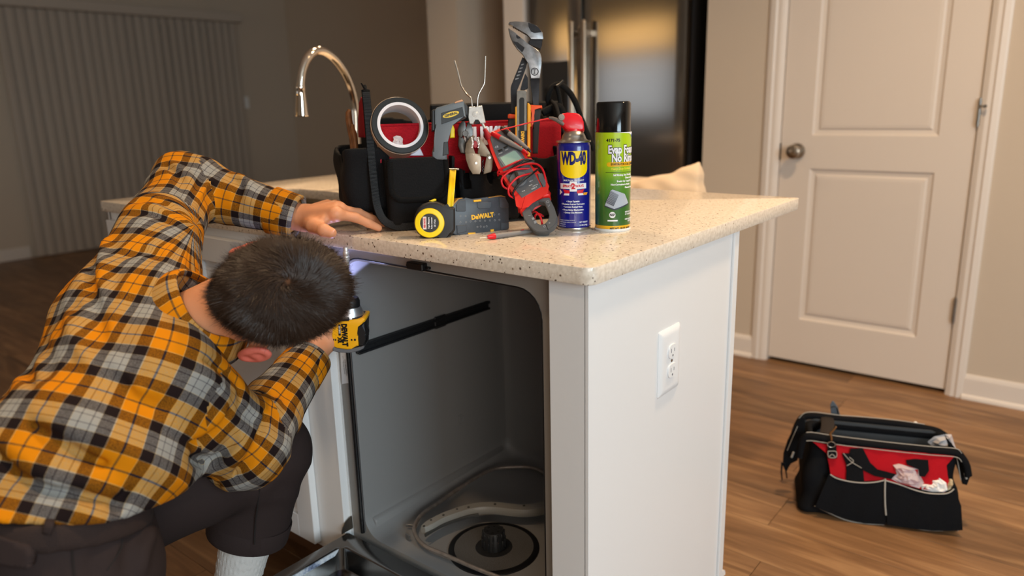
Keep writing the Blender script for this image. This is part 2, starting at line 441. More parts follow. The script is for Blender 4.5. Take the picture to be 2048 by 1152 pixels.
# ---- window with vertical blinds on the left wall
M_vane = mat('blind_vinyl', (190,178,164), .55)
bt = thing('vertical_blind', 'tall closed vertical blind on the dim wall at far left', 'blind', (XL+.03, 2.4, 0))
b = bm_new(); box(b, (XL+.001, 1.32, 2.0), (XL+.13, 3.46, 2.085), .006); obj('headrail', b, M_vane, bt)
vb = bm_new()
def vane_mesh():
    b = bm_new(); n = 6; wdt = .089
    A = [Vector((.006*math.sin(math.pi*k/n), -wdt/2+wdt*k/n, 0)) for k in range(n+1)]
    for p, q in zip(A, A[1:]):
        v = [b.verts.new(c) for c in (p, q, q+Vector((0,0,1.985)), p+Vector((0,0,1.985)))]; b.faces.new(v)
        v = [b.verts.new(c+Vector((-.001,0,0))) for c in (p, q, q+Vector((0,0,1.985)), p+Vector((0,0,1.985)))]; b.faces.new(v[::-1])
    return b
vm = None
for k in range(27):
    o = obj('vane', vane_mesh(), M_vane, bt, 30) if vm is None else bpy.data.objects.new('vane', vm)
    if vm is None:
        vm = o.data; vm.transform(Matrix.Translation(wpos(bt)))
    else: COL.objects.link(o); o.parent = bt
    o.location = (.035, -1.03+k*.0775, .012); o.rotation_euler = (0, 0, 14*D2R+random.uniform(-.05,.05))
wf = thing('window_1', None, None, (XL, 2.4, 0), kind='structure')
b = bm_new()
box(b, (XL+.0, 1.36, 0.0), (XL+.02, 1.42, 2.0)); box(b, (XL, 3.36, 0.0), (XL+.02, 3.42, 2.0)); box(b, (XL, 2.36, 0), (XL+.02, 2.44, 2.0)); box(b, (XL, 1.36, 1.95), (XL+.02, 3.42, 2.0)); box(b, (XL, 1.36, 0), (XL+.02, 3.42, .06))
obj('window_frame', b, M_trim, wf)
b = bm_new(); box(b, (XL+.002, 1.42, .06), (XL+.006, 3.36, 1.95)); obj('pane', b, mat('night_glass', (20,22,26), .08, spec=.6), wf)
sw = thing('light_switch', 'small pale light switch plate on the dim wall right of the blind', 'switch', (XL, 3.47, 1.236))
b = bm_new(); box(b, (XL, 3.43, 1.178), (XL+.006, 3.51, 1.294), .003); obj('cover_plate', b, mat('white_plastic', (235,235,232), .35), sw)
b = bm_new(); box(b, (XL+.005, 3.453, 1.203), (XL+.01, 3.487, 1.269), .002); obj('rocker', b, mat('white_plastic', (235,235,232), .35), sw)

# ---- refrigerator
def steel_mat():
    m = mat('brushed_steel', (150,147,143), .2, 1.); nt, N, L, b = noise_nodes(m)
    b.inputs['Anisotropic'].default_value = .6
    tc = N.new('ShaderNodeTexCoord'); mp = N.new('ShaderNodeMapping'); mp.inputs['Scale'].default_value = (3, 3, 500); L.new(tc.outputs['Object'], mp.inputs[0])
    nz = N.new('ShaderNodeTexNoise'); nz.inputs['Scale'].default_value = 1; L.new(mp.outputs[0], nz.inputs[0])
    mr = N.new('ShaderNodeMapRange'); mr.inputs[3].default_value = .10; mr.inputs[4].default_value = .20; L.new(nz.outputs[0], mr.inputs[0]); L.new(mr.outputs[0], b.inputs['Roughness'])
    return m
M_steel = steel_mat()
fr = thing('refrigerator', 'stainless steel side by side refrigerator with two upright bar handles', 'refrigerator', (-1.4, 2.6, 0))
FY = W+.005
b = bm_new(); box(b, (-1.845, FY+.055, .01), (-.955, FY+.72, 1.76), .004); obj('body', b, mat('fridge_side', (52,52,54), .5), fr)
def rdoor(x0, x1):
    b = bm_new(); poly = [(x0, FY+.05)]
    poly += [(x0+.0, FY+.012), (x0+.004, FY+.003), (x0+.012, FY)] + [(x0+(x1-x0)*t, FY-.006*math.sin(math.pi*t)) for t in (.1,.25,.4,.5,.6,.75,.9)] + [(x1-.012, FY), (x1-.004, FY+.003), (x1, FY+.012), (x1, FY+.05)]
    prism(b, poly, .09, 1.75, I4, .003); return b
d1 = obj('door', rdoor(-1.849, -1.508), M_steel, fr, 30); d2 = obj('door', rdoor(-1.500, -.947), M_steel, fr, 30)
b = bm_new(); box(b, (-1.84, FY+.03, .012), (-.955, FY+.06, .085)); obj('kick_grille', b, M_black, fr)
M_handle = mat('handle_steel', (205,190,172), .3, 1.)
for dd, xx in ((d1, -1.535), (d2, -1.462)):
    b = bm_new(); box(b, (xx-.012, FY-.062, .36), (xx+.012, FY-.040, 1.55), .008, seg=3)
    for z in (.42, 1.49): box(b, (xx-.009, FY-.045, z-.015), (xx+.009, FY+.004, z+.015), .003)
    hnd = obj('handle', b, M_handle, dd, 40); hnd.location = (0,0,0)
b = bm_new(); box(b, (-1.755, FY-.008, 1.0), (-1.585, FY+.006, 1.37), .004)
dp = obj('dispenser', b, mat('dispenser_black', (24,23,23), .3), d1)
b = bm_new(); box(b, (-1.735, FY-.010, 1.02), (-1.605, FY-.0075, 1.24), .001); obj('dispenser_recess', b, M_dark, d1)
# surround beside the fridge
b = bm_new(); box(b, (-1.99, W-.01, 0), (-1.857, W+.75, ZC), .002); obj('trim_1', b, M_trim, kind='structure')

# ============================================================ THE ISLAND
def quartz():
    m = mat('speckled_quartz', (214,200,180), .12, spec=.5, coat=0); nt, N, L, b = noise_nodes(m)
    tc = N.new('ShaderNodeTexCoord')
    base = N.new('ShaderNodeTexNoise'); base.inputs['Scale'].default_value = 130; base.inputs['Detail'].default_value = 3; L.new(tc.outputs['Object'], base.inputs[0])
    cr = N.new('ShaderNodeValToRGB'); cr.color_ramp.elements[0].position = .35; cr.color_ramp.elements[0].color = lin((212,198,180)); cr.color_ramp.elements[1].position = .6; cr.color_ramp.elements[1].color = lin((230,218,202))
    L.new(base.outputs[0], cr.inputs[0]); cur = cr.outputs[0]
    for sc, th, colr, den in ((150, .225, (98,78,62), .24), (95, .22, (104,84,68), .14), (210, .20, (245,240,230), .3), (62, .13, (150,128,104), .16)):
        v = N.new('ShaderNodeTexVoronoi'); v.inputs['Scale'].default_value = sc; L.new(tc.outputs['Object'], v.inputs['Vector'])
        lt = N.new('ShaderNodeMath'); lt.operation = 'LESS_THAN'; lt.inputs[1].default_value = th; L.new(v.outputs['Distance'], lt.inputs[0])
        sx = N.new('ShaderNodeSeparateColor'); L.new(v.outputs['Color'], sx.inputs[0])
        l2 = N.new('ShaderNodeMath'); l2.operation = 'LESS_THAN'; l2.inputs[1].default_value = den; L.new(sx.outputs[0], l2.inputs[0])
        mm = N.new('ShaderNodeMath'); mm.operation = 'MULTIPLY'; L.new(lt.outputs[0], mm.inputs[0]); L.new(l2.outputs[0], mm.inputs[1])
        mx = N.new('ShaderNodeMix'); mx.data_type = 'RGBA'; L.new(mm.outputs[0], mx.inputs[0]); L.new(cur, mx.inputs[6]); mx.inputs[7].default_value = lin(colr); cur = mx.outputs[2]
    L.new(cur, b.inputs['Base Color']); return m
M_quartz = quartz()
LX, DY, TH = 1.746, .994, .03
SX0, SX1, SY0, SY1 = -1.50, -.80, .075, .50     # sink cut-out
# worktop: outer rounded outline with sink hole, extruded
def worktop():
    b = bm_new()
    out = []
    def arc(cx, cy, r, a0, n=7): return [(cx+r*math.cos((a0+90*k/n)*D2R), cy+r*math.sin((a0+90*k/n)*D2R)) for k in range(n+1)]
    r = .022
    outer = arc(-r, DY-.006, .006, 0, 3)[:0] + arc(-.008, DY-.008, .008, 0, 4) + arc(-LX+.012, DY-.012, .012, 90, 4) + arc(-LX+.012, .012, .012, 180, 4) + arc(-r, r, r, 270, 8)
    inner = rrect(SX0, SY0, SX1, SY1, .06, 6)
    for z, flip in ((H, 0), (H-TH, 1)):
        vo = [b.verts.new((x, y, z)) for x, y in outer]; vi = [b.verts.new((x, y, z)) for x, y in inner]
        eo = [b.edges.new((vo[i], vo[(i+1)%len(vo)])) for i in range(len(vo))]; ei = [b.edges.new((vi[i], vi[(i+1)%len(vi)])) for i in range(len(vi))]
        bmesh.ops.triangle_fill(b, edges=eo+ei, use_beauty=True)
        if z == H: to, ti = vo, vi
        else: bo, bi = vo, vi
    for T, B in ((to, bo), (ti, bi)):
        for i in range(len(T)): b.faces.new((T[i], T[(i+1)%len(T)], B[(i+1)%len(T)], B[i]))
    bmesh.ops.recalc_face_normals(b, faces=b.faces[:])
    es = [e for e in b.edges if len(e.link_faces) == 2 and e.calc_face_angle(0) > 1.2 and abs(e.verts[0].co.z-e.verts[1].co.z) < 1e-6]
    bmesh.ops.bevel(b, geom=es, offset=.0022, segments=2, affect='EDGES', profile=.5)
    return b
obj('worktop', worktop(), M_quartz, None, 40, label='speckled beige quartz worktop lying across the kitchen island', cat='worktop', origin=(-.87, .5, H-TH))

M_cab = mat('cabinet_paint', (228,228,228), .35, bump=.02, bscale=60)
M_cabw = M_cab
isl = thing('sink_cabinet', 'white shaker sink cabinet between the kneeling man and the open dishwasher', 'cabinet', (-1.2, .3, 0))
iep = thing('end_panel_unit', 'plain white painted end panel of the kitchen island holding the outlet', 'panel', (-.05, .3, 0))
PF = .012     # front plane of the stiles
ZU = H-TH
def part(name, fn, m, par, smooth=None, label=None):
    b = bm_new(); fn(b); return obj(name, b, m, par, smooth, label)
XD0, XD1 = -.702, -.092      # dishwasher bay
part('end_panel', lambda b: (box(b, (-.019, PF+.0012, 0), (-.0135, .603, ZU))), M_cab, iep)
part('corner_stile', lambda b: (box(b, (XD1, PF, .0), (-.0185, PF+.02, ZU), .0008), box(b, (-.021, PF, 0), (-.0125, PF+.024, ZU), .0006)), M_cab, iep)
part('bay_wall', lambda b: box(b, (XD1, PF+.02, 0), (-.076, .60, ZU)), M_cab, iep); part('bay_wall', lambda b: box(b, (XD0-.018, PF+.02, .0), (XD0, .60, ZU)), M_cab, isl)
part('corner_trim', lambda b: (box(b, (-.0135, .597, 0), (-.0075, .622, ZU), .0012), box(b, (-.019, .606, 0), (-.0095, .6235, ZU), .001), box(b, (-.030, .6225, 0), (-.0095, .6255, ZU), .001)), M_cab, iep)
b = bm_new(); box(b, (-LX+.03, .603, 0), (-.019, .6225, ZU)); obj('island_back_panel', b, M_cab, label='white back panel along the far side of the kitchen island', cat='panel', origin=(-.87,.61,0))
part('base_shoe', lambda b: prism(b, [(0,0),(.019,0),(.0185,.006),(.016,.012),(.012,.0165),(.006,.019),(0,.0195)], 0, LX-.06, frame((-.008, .6225, 0), (0,1,0), (0,0,1)) @ Matrix(((1,0,0,0),(0,1,0,0),(0,0,-1,0),(0,0,0,1)))), M_cab, iep)
part('far_end_panel', lambda b: box(b, (-LX+.02, PF, 0), (-LX+.038, .62, ZU)), M_cab, isl)
# sink-base face frame + doors left of the dishwasher
def shaker(b, x0, x1, z0, z1, y=PF-.020):
    s = .062
    for a in [((x0,z0),(x0+s,z1)), ((x1-s,z0),(x1,z1)), ((x0+s,z0),(x1-s,z0+s)), ((x0+s,z1-s),(x1-s,z1))]:
        box(b, (a[0][0], y, a[0][1]), (a[1][0], y+.019, a[1][1]), .0012)
    box(b, (x0+s-.004, y+.009, z0+s-.004), (x1-s+.004, y+.015, z1-s+.004))
def fframe(b):
    for x0, x1 in ((-.815, -.7055), (-1.245, -1.205), (-LX+.03, -LX+.07)): box(b, (x0, PF, .105), (x1, PF+.02, ZU), .0006)
    box(b, (-LX+.03, PF+.0005, ZU-.04), (-.7055, PF+.0195, ZU)); box(b, (-LX+.03, PF+.0005, .105), (-.7055, PF+.0195, .145))
part('face_frame', fframe, M_cab, isl)
dz0, dz1 = .118, .862
d = []
for x0, x1 in ((-1.238, -.803+.0), (-1.70, -1.245)):
    dd = part('door', lambda b: shaker(b, x0, x1, dz0, dz1), M_cab, isl); d.append(dd)
part('toe_kick', lambda b: box(b, (-LX+.03, PF+.065, .0), (XD0-.018, PF+.08, .105)), mat('toe_board', (120,84,56), .6), isl)
part('cabinet_floor', lambda b: box(b, (-LX+.03, PF+.02, .105), (XD0-.018, .60, .12)), M_cab, isl)

# outlet on the end panel
ot = thing('power_outlet', 'white duplex power outlet on the island end panel', 'outlet', (-.0135, .30, .672))
MO = mat('outlet_white', (232,233,234), .3)
ox = -.0135
def plate(b):
    prev = None
    for ins, dep in ((0, 0), (0, .0015), (.004, .0045), (.009, .0062), (.014, .0066)):
        pts = rrect(.257+ins, .6045+ins, .3455-ins, .7395-ins, .004, 3)
        vs = [b.verts.new((ox+dep, y, z)) for y, z in pts]
        if prev:
            for i in range(len(vs)): b.faces.new((prev[i], prev[(i+1)%len(vs)], vs[(i+1)%len(vs)], vs[i]))
        prev = vs
    b.faces.new(prev)
part('cover_plate', plate, MO, ot, 35)
for zc in (.692, .652):
    def rec(b):
        pts = []
        for k in range(24):
            a = 2*math.pi*k/24; y = .0172*math.cos(a); z = .0172*math.sin(a); z = max(-.0138, min(.0138, z)); pts.append((y, z))
        prism(b, pts, 0, .0035, frame((ox+.0058, .303, zc), (0,1,0), (0,0,1)), .0006)
    rc = part('receptacle', rec, MO, ot, 35)
    def slots(b):
        for y, h in ((-.0062, .0042), (.0062, .0034)): box(b, (ox+.0090, .303+y-.0008, zc+.002-h), (ox+.0096, .303+y+.0008, zc+.002+h))
        cyl(b, .0024, 0, .0004, 10, frame((ox+.0092, .303, zc-.0085), (0,1,0), (0,0,1)))
    b = bm_new(); slots(b); obj('slots', b, mat('slot_shade', (120,122,126), .6), rc)
part('screw', lambda b: cyl(b, .003, 0, .0012, 12, frame((ox+.0064, .303, .672), (0,1,0), (0,0,1))), M_nickel, ot, 30)

# sink bowl + tap
sk = thing('sink', 'undermount stainless steel sink set in the worktop behind the hand', 'sink', ((SX0+SX1)/2, .29, H-TH))
def bowl(b):
    prev = None
    for ins, z in ((-.012, ZU-.001), (.0, ZU-.0015), (.004, ZU-.03), (.008, ZU-.20), (.03, ZU-.215)):
        vs = [b.verts.new((x, y, z)) for x, y in rrect(SX0+ins, SY0+ins, SX1-ins, SY1-ins, .055, 6)]
        if prev:
            for i in range(len(vs)): b.faces.new((prev[i], prev[(i+1)%len(vs)], vs[(i+1)%len(vs)], vs[i]))
        prev = vs
    b.faces.new(prev)
part('bowl', bowl, mat('sink_steel', (120,112,100), .35, 1.), sk, 40)
part('drain', lambda b: lathe(b, [(0,0),(.03,0),(.045,.004),(.05,.001)], 24, TR(-1.15, .29, ZU-.214)), M_chrome, sk, 40)
# ============================================================ DISHWASHER
dw = thing('dishwasher', 'built-in dishwasher with grey tub and its door folded down open', 'dishwasher', (-.40, .30, 0))
M_tub = mat('tub_plastic', (130,129,128), .42, spec=.45, bump=.05, bscale=35)
M_flange = mat('flange_grey', (142,138,133), .38, bump=.04, bscale=60)
TX0, TX1, TZ0, TZ1, TY0, TY1 = -.655, -.124, .18, .853, .034, .56
def tub(b):
    rings = []
    for y, ins in ((TY0, 0), (TY0+.01, .002), (TY1-.03, .006), (TY1-.008, .014), (TY1, .036)):
        rings.append([b.verts.new((x, y, z)) for x, z in rrect(TX0+ins, TZ0+ins*.5, TX1-ins, TZ1-ins, .052, 8)])
    n = len(rings[0])
    for A, B in zip(rings, rings[1:]):
        for i in range(n): b.faces.new((A[i], A[(i+1)%n], B[(i+1)%n], B[i]))
    b.faces.new(rings[-1])
tubo = part('tub', tub, M_tub, dw, 50)
def flange(b):
    inn = [(x, z) for x, z in rrect(TX0, TZ0, TX1, TZ1, .052, 8)]
    out = []
    x0, x1, z0, z1 = -.699, -.0955, .105, .8835
    for x, z in inn:      # project the opening outline to the outer rectangle
        cx, cz = (TX0+TX1)/2, (TZ0+TZ1)/2; dx, dz = x-cx, z-cz
        out.append((min(max(cx+dx*1.9, x0), x1), min(max(cz+dz*1.9, z0), z1)))
    vi = [b.verts.new((x, TY0, z)) for x, z in inn]; vo = [b.verts.new((x, TY0, z)) for x, z in out]
    v2 = [b.verts.new((x, TY0+.06, z)) for x, z in out]; n = len(vi)
    for i in range(n):
        b.faces.new((vi[i], vi[(i+1)%n], vo[(i+1)%n], vo[i])); b.faces.new((vo[i], vo[(i+1)%n], v2[(i+1)%n], v2[i]))
part('front_flange', flange, M_flange, dw)
def gasket(b):
    pts = []
    z = .185
    pts = [Vector((TX0-.007, TY0-.002, z)), Vector((TX0-.007, TY0-.002, TZ1-.06))]
    for k in range(7):
        a = (180-90*k/6)*D2R; pts.append(Vector((TX0+.052+.059*math.cos(a), TY0-.002, TZ1-.052+.058*math.sin(a))))
    for k in range(7):
        a = (90-90*k/6)*D2R; pts.append(Vector((TX1-.052+.053*math.cos(a), TY0+.001, TZ1-.052+.053*math.sin(a))))
    pts.append(Vector((TX1+.001, TY0+.001, z)))
    tube(b, pts, [.0062]*3+[.0045]*3+[.0022]*(len(pts)-6), 8, flat=(1, .8))
part('door_gasket', gasket, mat('gasket_rubber', (18,18,20), .35, bump=.5, bscale=130), dw, 60)
part('gasket_channel', lambda b: (box(b, (TX0-.018, TY0-.003, .19), (TX0-.014, TY0+.001, .83), .001), box(b, (TX0-.001, TY0-.003, .19), (TX0+.002, TY0+.001, .80), .001)), mat('gasket_steel', (128,130,134), .3, .8), dw)['kind'] = 'stuff'
# seat in the bay: dark gap strips beside the frame
part('outer_shell', lambda b: (box(b, (-.6995, TY0+.03, .02), (-.690, .585, .875)), box(b, (-.105, TY0+.03, .02), (-.0965, .585, .875)), box(b, (-.699, .57, .02), (-.0965, .585, .875)), box(b, (-.699, TY0+.03, .865), (-.0965, .585, .875))), mat('shell_grey', (60,60,62), .6), dw)['kind'] = 'stuff'
part('striker', lambda b: (box(b, (-.443, .018, .858), (-.398, TY0, .873), .002), box(b, (-.452, .026, .861), (-.389, TY0, .866), .001)), M_black, dw)
def label(b):
    q = [on(u, v, 'y', TY0-.0035) for u, v in ((680,700), (693,700), (698,766), (684,768))]
    v = [b.verts.new(c) for c in q]+[b.verts.new(c+Vector((0,.0003,0))) for c in q]
    b.faces.new(v[:4]); b.faces.new(v[4:][::-1])
M_paper = mat('label_white', (222,224,228), .5)
lb = part('rating_label', label, M_paper, dw)
# fine print running down the label
Ml = frame(on(689, 733, 'y', TY0-.0042), (-.06,0,-1), (1,0,0))
Ml = frame(on(689, 733, 'y', TY0-.0042), Vector((.12,0,-1)), Vector((1,0,.12)))
tb = bm_new()
for k, (s, sz, dy, dx) in enumerate((('MODEL SERIAL 120V 60Hz', .0030, .0052, 0), ('FOR RESIDENTIAL USE', .0026, .0026, .008), ('12.0 A  1.44 kW', .0026, .0, -.016), ('UL LISTED  DISHWASHER', .0026, -.003, .004))):
    merge(tb, text_bm(s, sz, Ml @ TR(dx, dy, 0), .0001))
obj('label_print', tb, mat('ink', (40,40,44), .6), lb)
M_rail = mat('rail_black', (28,29,31), .45, bump=.3, bscale=90)
def rail(b):
    box(b, (TX0, .045, .632), (TX0+.010, .50, .655), .002); box(b, (TX0+.009, .045, .648), (TX0+.016, .50, .655), .0015); box(b, (TX0+.009, .045, .632), (TX0+.016, .50, .637), .0015)
    for y in (.10, .17, .26, .36): cyl(b, .005, 0, .003, 12, frame((TX0+.0085, y, .6435), (0,1,0), (0,0,1)))
    box(b, (TX0+.008, .29, .628), (TX0+.013, .33, .659), .002)
part('rack_rail', rail, M_rail, dw)
part('rack_rail', lambda b: (box(b, (TX1-.010, .06, .632), (TX1, .50, .655), .002), box(b, (TX1-.016, .06, .648), (TX1-.009, .50, .655), .001)), M_rail, dw)
def rib(b):
    prof = [(0, 0), (.018, 0), (.018, .030), (.014, .037), (.004, .041), (0, .042)]
    prism(b, prof, 0, .50, frame((TX0-.001, .054, TZ0-.002), (1,0,0), (0,0,1)) @ Matrix(((1,0,0,0),(0,1,0,0),(0,0,-1,0),(0,0,0,1))), .004, 2)
    tube(b, [(TX0+.003, .05, .204), (TX0+.003, .54, .204)], .0035, 8)
part('wall_rib', rib, M_tub, dw, 50)
def emblem(b):
    M = frame((TX0+.0052, .373, .354), (0,1,0), (0,0,1)); tube(b, [(.0135*math.cos(a*math.pi/12), .0135*math.sin(a*math.pi/12), 0) for a in range(24)], .0009, 6, M, closed=True)
    prism(b, [(-.001,.010),(.004,.010),(.0005,.002),(.005,.002),(-.004,-.011),(-.0005,-.001),(-.005,-.001)], -.0004, .0008, M)
part('moulded_emblem', emblem, M_tub, dw)
# tub floor: filter well, element, spray arm
fc = Vector((-.372, .172, TZ0))
part('filter_ring', lambda b: lathe(b, [(.088,.001),(.091,.006),(.098,.007),(.104,.004),(.105,.0),(.088,0)], 56, TR(fc)), mat('ring_black', (16,16,18), .4), dw, 40)
def mesh_filter(b): lathe(b, [(.092,.006),(.07,.0045),(.04,.0055),(.036,.0055)], 56, TR(fc))
mfm = mat('filter_mesh', (92,90,87), .55, .1); nt, N, L, bb = noise_nodes(mfm)
v = N.new('ShaderNodeTexVoronoi'); v.inputs['Scale'].default_value = 520; tcn = N.new('ShaderNodeTexCoord'); L.new(tcn.outputs['Object'], v.inputs['Vector'])
bp = N.new('ShaderNodeBump'); bp.inputs['Strength'].default_value = .8; bp.inputs['Distance'].default_value = .001; L.new(v.outputs['Distance'], bp.inputs['Height']); L.new(bp.outputs[0], bb.inputs['Normal'])
part('mesh_filter', mesh_filter, mfm, dw, 40)
def tower(b):
    n = 12
    cyl(b, .043, 0, .006, 40, TR(fc), .001)
    prof = []
    for z, r in ((.004,.026),(.046,.0245),(.049,.022)): prof.append((r,z))
    lathe(b, [(0,.004)]+prof+[(0,.049)], 36, TR(fc))
    for k in range(14):
        a = k*2*math.pi/14
        box(b, (.0235, -.0018, .008), (.0285, .0018, .030), .0006, TR(fc) @ Matrix.Rotation(a, 4, 'Z'))
    for k in range(14):
        a = k*2*math.pi/14
        box(b, (.0225, -.0025, .032), (.0265, .0025, .047), .001, TR(fc) @ Matrix.Rotation(a, 4, 'Z'))
tw = part('filter_tower', tower, mat('tower_black', (30,30,31), .5), dw, 40)
b = bm_new()
for k in range(6): cyl(b, .0032, 0, .0006, 10, TR(fc+Vector((.014*math.cos(k*math.pi/3), .014*math.sin(k*math.pi/3), .0488))))
obj('drain_holes', b, M_dark, tw)
el_px = [(1030,1166),(989,1151),(946,1134),(884,1107),(850,1092),(831,1070),(830,1050),(846,1027),(878,1005),(924,973),(965,948),(992,937),(1027,934),(1062,935),(1092,948),(1120,975)]
M_el = mat('heater_sheath', (158,146,136), .42, .6, var=.25, vscale=60)
part('heating_element', lambda b: tube(b, spline([on(u, v, 'z', .200) for u, v in el_px], 5), .0048, 10), M_el, dw, 60)
part('element_clip', lambda b: box(b, (0,-.002,-.004), (.028,.002,.003), .0008, frame(on(812,1050,'z',.193), (1,.55,0), (0,0,1))@RX(-90)), mat('clip_steel', (150,150,150), .35, .9), dw)
part('element_clip', lambda b: box(b, (0,-.002,-.014), (.016,.002,.0), .0008, frame(on(812,1066,'z',.197), (1,-.2,0), (0,0,1))@RX(-90)), mat('clip_steel', (150,150,150), .35, .9), dw)
arm_c = [on(u, v, 'z', .222) for u, v in ((846,1056),(878,1037),(911,1024),(938,1016),(965,1012),(992,1012),(1019,1015),(1046,1017),(1075,1014),(1110,1004),(1150,985))]
def arm(b):
    pts = spline(arm_c, 4); n = len(pts)
    L_, R_ = [], []
    for i, p in enumerate(pts):
        t = (pts[min(i+1,n-1)]-pts[max(i-1,0)]).normalized(); s = Vector((-t.y, t.x, 0))
        f = i/(n-1); wd = .013+.006*f
        if i == 0: wd *= .55
        if i == 1: wd *= .85
        L_.append(p+s*wd); R_.append(p-s*wd)
    up, dn, lo = Vector((0,0,.004)), Vector((0,0,-.006)), Vector((0,0,-.014))
    rows = []
    for i in range(n):
        c = (L_[i]+R_[i])/2; w_ = (L_[i]-R_[i])*.5
        rows.append([b.verts.new(q) for q in (c+w_*1+dn*.6, c+w_*.72+up, c-w_*.72+up, c-w_*1+dn*.6, c-w_*.9+lo, c+w_*.9+lo)])
    for A, B in zip(rows, rows[1:]):
        for k in range(6): b.faces.new((A[k], A[(k+1)%6], B[(k+1)%6], B[k]))
    b.faces.new(rows[0]); b.faces.new(rows[-1][::-1])
M_arm = mat('arm_grey', (140,137,130), .4)
ar = part('spray_arm', arm, M_arm, dw, 50)
b = bm_new()
for u, v in ((848,1052),(887,1030),(937,1014),(990,1008),(1048,1011)):
    cyl(b, .0030, 0, .0012, 12, TR(on(u, v, 'z', .2268)-Vector((0,0,.0008))))
for u, v in ((862,1040),(914,1018)): cyl(b, .0022, 0, .0018, 12, TR(on(u, v, 'z', .2268)-Vector((0,0,.001))))
obj('nozzle', b, mat('nozzle_dark', (58,56,52), .5), ar)['kind'] = 'stuff'
b = bm_new(); pts = spline(arm_c, 4)[1:16]; tube(b, [p+Vector((.012,-.016,-.010)) for p in pts], .0022, 6); tube(b, [p+Vector((.012,-.015,-.014)) for p in pts], .0022, 6); obj('arm_edge', b, mat('nozzle_dark', (58,56,52), .5), ar, kind='stuff')
part('arm_hub', lambda b: cyl(b, .02, TZ0, .214, 24, TR(-.372+.07, .375, 0), .003), M_arm, dw, 40)
# door folded down
M_rim = mat('door_steel', (128,126,124), .16, 1., bump=.03, bscale=30)
dz = .18
def pan(b):
    x0, x1, y0, y1 = -.7, -.1, -.575, .018
    prev = None
    for i, (ins, z) in enumerate(((0, dz-.075), (0, dz-.003), (.003, dz), (.026, dz-.001), (.031, dz-.004), (.040, dz-.050), (.052, dz-.055))):
        xl = ins; pts = rrect(x0+xl, y0+xl, x1-xl, y1-(xl if ins < .02 else xl+.014), .004+ins*.5, 4)
        vs = [b.verts.new((x, y, z)) for x, y in pts]
        if prev:
            for k in range(len(vs)): b.faces.new((prev[k], prev[(k+1)%len(vs)], vs[(k+1)%len(vs)], vs[k]))
        prev = vs
    b.faces.new(prev)
b = bm_new(); pan(b); door = obj('door', b, M_rim, dw, 35)
def residue_mat():
    m = mat('scale_residue', (196,203,212), .55, .0); nt, N, L, bb = noise_nodes(m)
    tc = N.new('ShaderNodeTexCoord'); n1 = N.new('ShaderNodeTexNoise'); n1.inputs['Scale'].default_value = 38; n1.inputs['Detail'].default_value = 10; n1.inputs['Roughness'].default_value = .75; L.new(tc.outputs['Object'], n1.inputs[0])
    cr = N.new('ShaderNodeValToRGB'); el = cr.color_ramp.elements; el[0].position = .33; el[0].color = lin((40,46,62)); el[1].position = .62; el[1].color = lin((214,220,226)); e = el.new(.45); e.color = lin((128,142,170)); e = el.new(.52); e.color = lin((190,198,208))
    L.new(n1.outputs[0], cr.inputs[0]); L.new(cr.outputs[0], bb.inputs['Base Color']); return m
b = bm_new()
box(b, (-.6685, -.53, dz-.050), (-.6665, -.022, dz-.005), 0, I4)
obj('scale_deposit', b, residue_mat(), door)
b = bm_new(); box(b, (-.7, -.575, .06), (-.1, .012, dz-.076), .004); obj('outer_panel', b, mat('front_steel', (150,148,146), .25, 1.), door)
def hinge(b):
    pts = [(0,0)]+[(.034*math.cos(a*D2R), .034*math.sin(a*D2R)) for a in range(90, 181, 15)]
    prism(b, [(p[0], p[1]) for p in pts], 0, .002, frame((-.7035, .034, .181), (0,1,0), (0,0,1)))
part('hinge_plate', hinge, mat('hinge_steel', (150,146,140), .35, 1.), dw)
part('base_pan', lambda b: box(b, (-.69, .06, .0), (-.105, .56, .10)), M_black, dw)
# ============================================================ THE MAN
CFn, CUn, CRn = np.array(CF), np.array(CU), np.array(CR)
V3 = lambda *a: np.array(a, float)
def PA(u, v, d): return np.array(P(u, v, d))
PV = PA(140, 990, 1.15)
lh = V3(-.84, .50, .05); ls = V3(-.82, .41, .39); ls /= np.linalg.norm(ls); lh /= np.linalg.norm(lh)
hipL, hipR = PV+lh*.085-V3(0,0,.09), PV-lh*.085-V3(0,0,.09)
waist = PA(205, 850, 1.20); chest = PA(268, 715, 1.27); c7 = PA(318, 608, 1.27)
shL, shR = PA(318, 470, 1.43), PA(335, 762, 1.18)
elL, wrL = PA(374, 374, 1.60), PA(606, 437, 1.585)
elR, wrR = PA(490, 890, 1.32), PA(628, 703, 1.54)
kneeL, ankL = PA(532, 905, 1.48), PA(468, 1190, 1.53)
footL = ankL+V3(.02,.10,-.09)
kneeR = V3(-.60, -.60, .085); 
kneeR = PA(190, 1470, 1.20)
shoeR = kneeR+V3(-.25,-.30,.0)
man = thing('person', 'man in orange plaid flannel shirt kneeling head down at the open dishwasher', 'person', (float(PV[0]), float(PV[1]), 0))

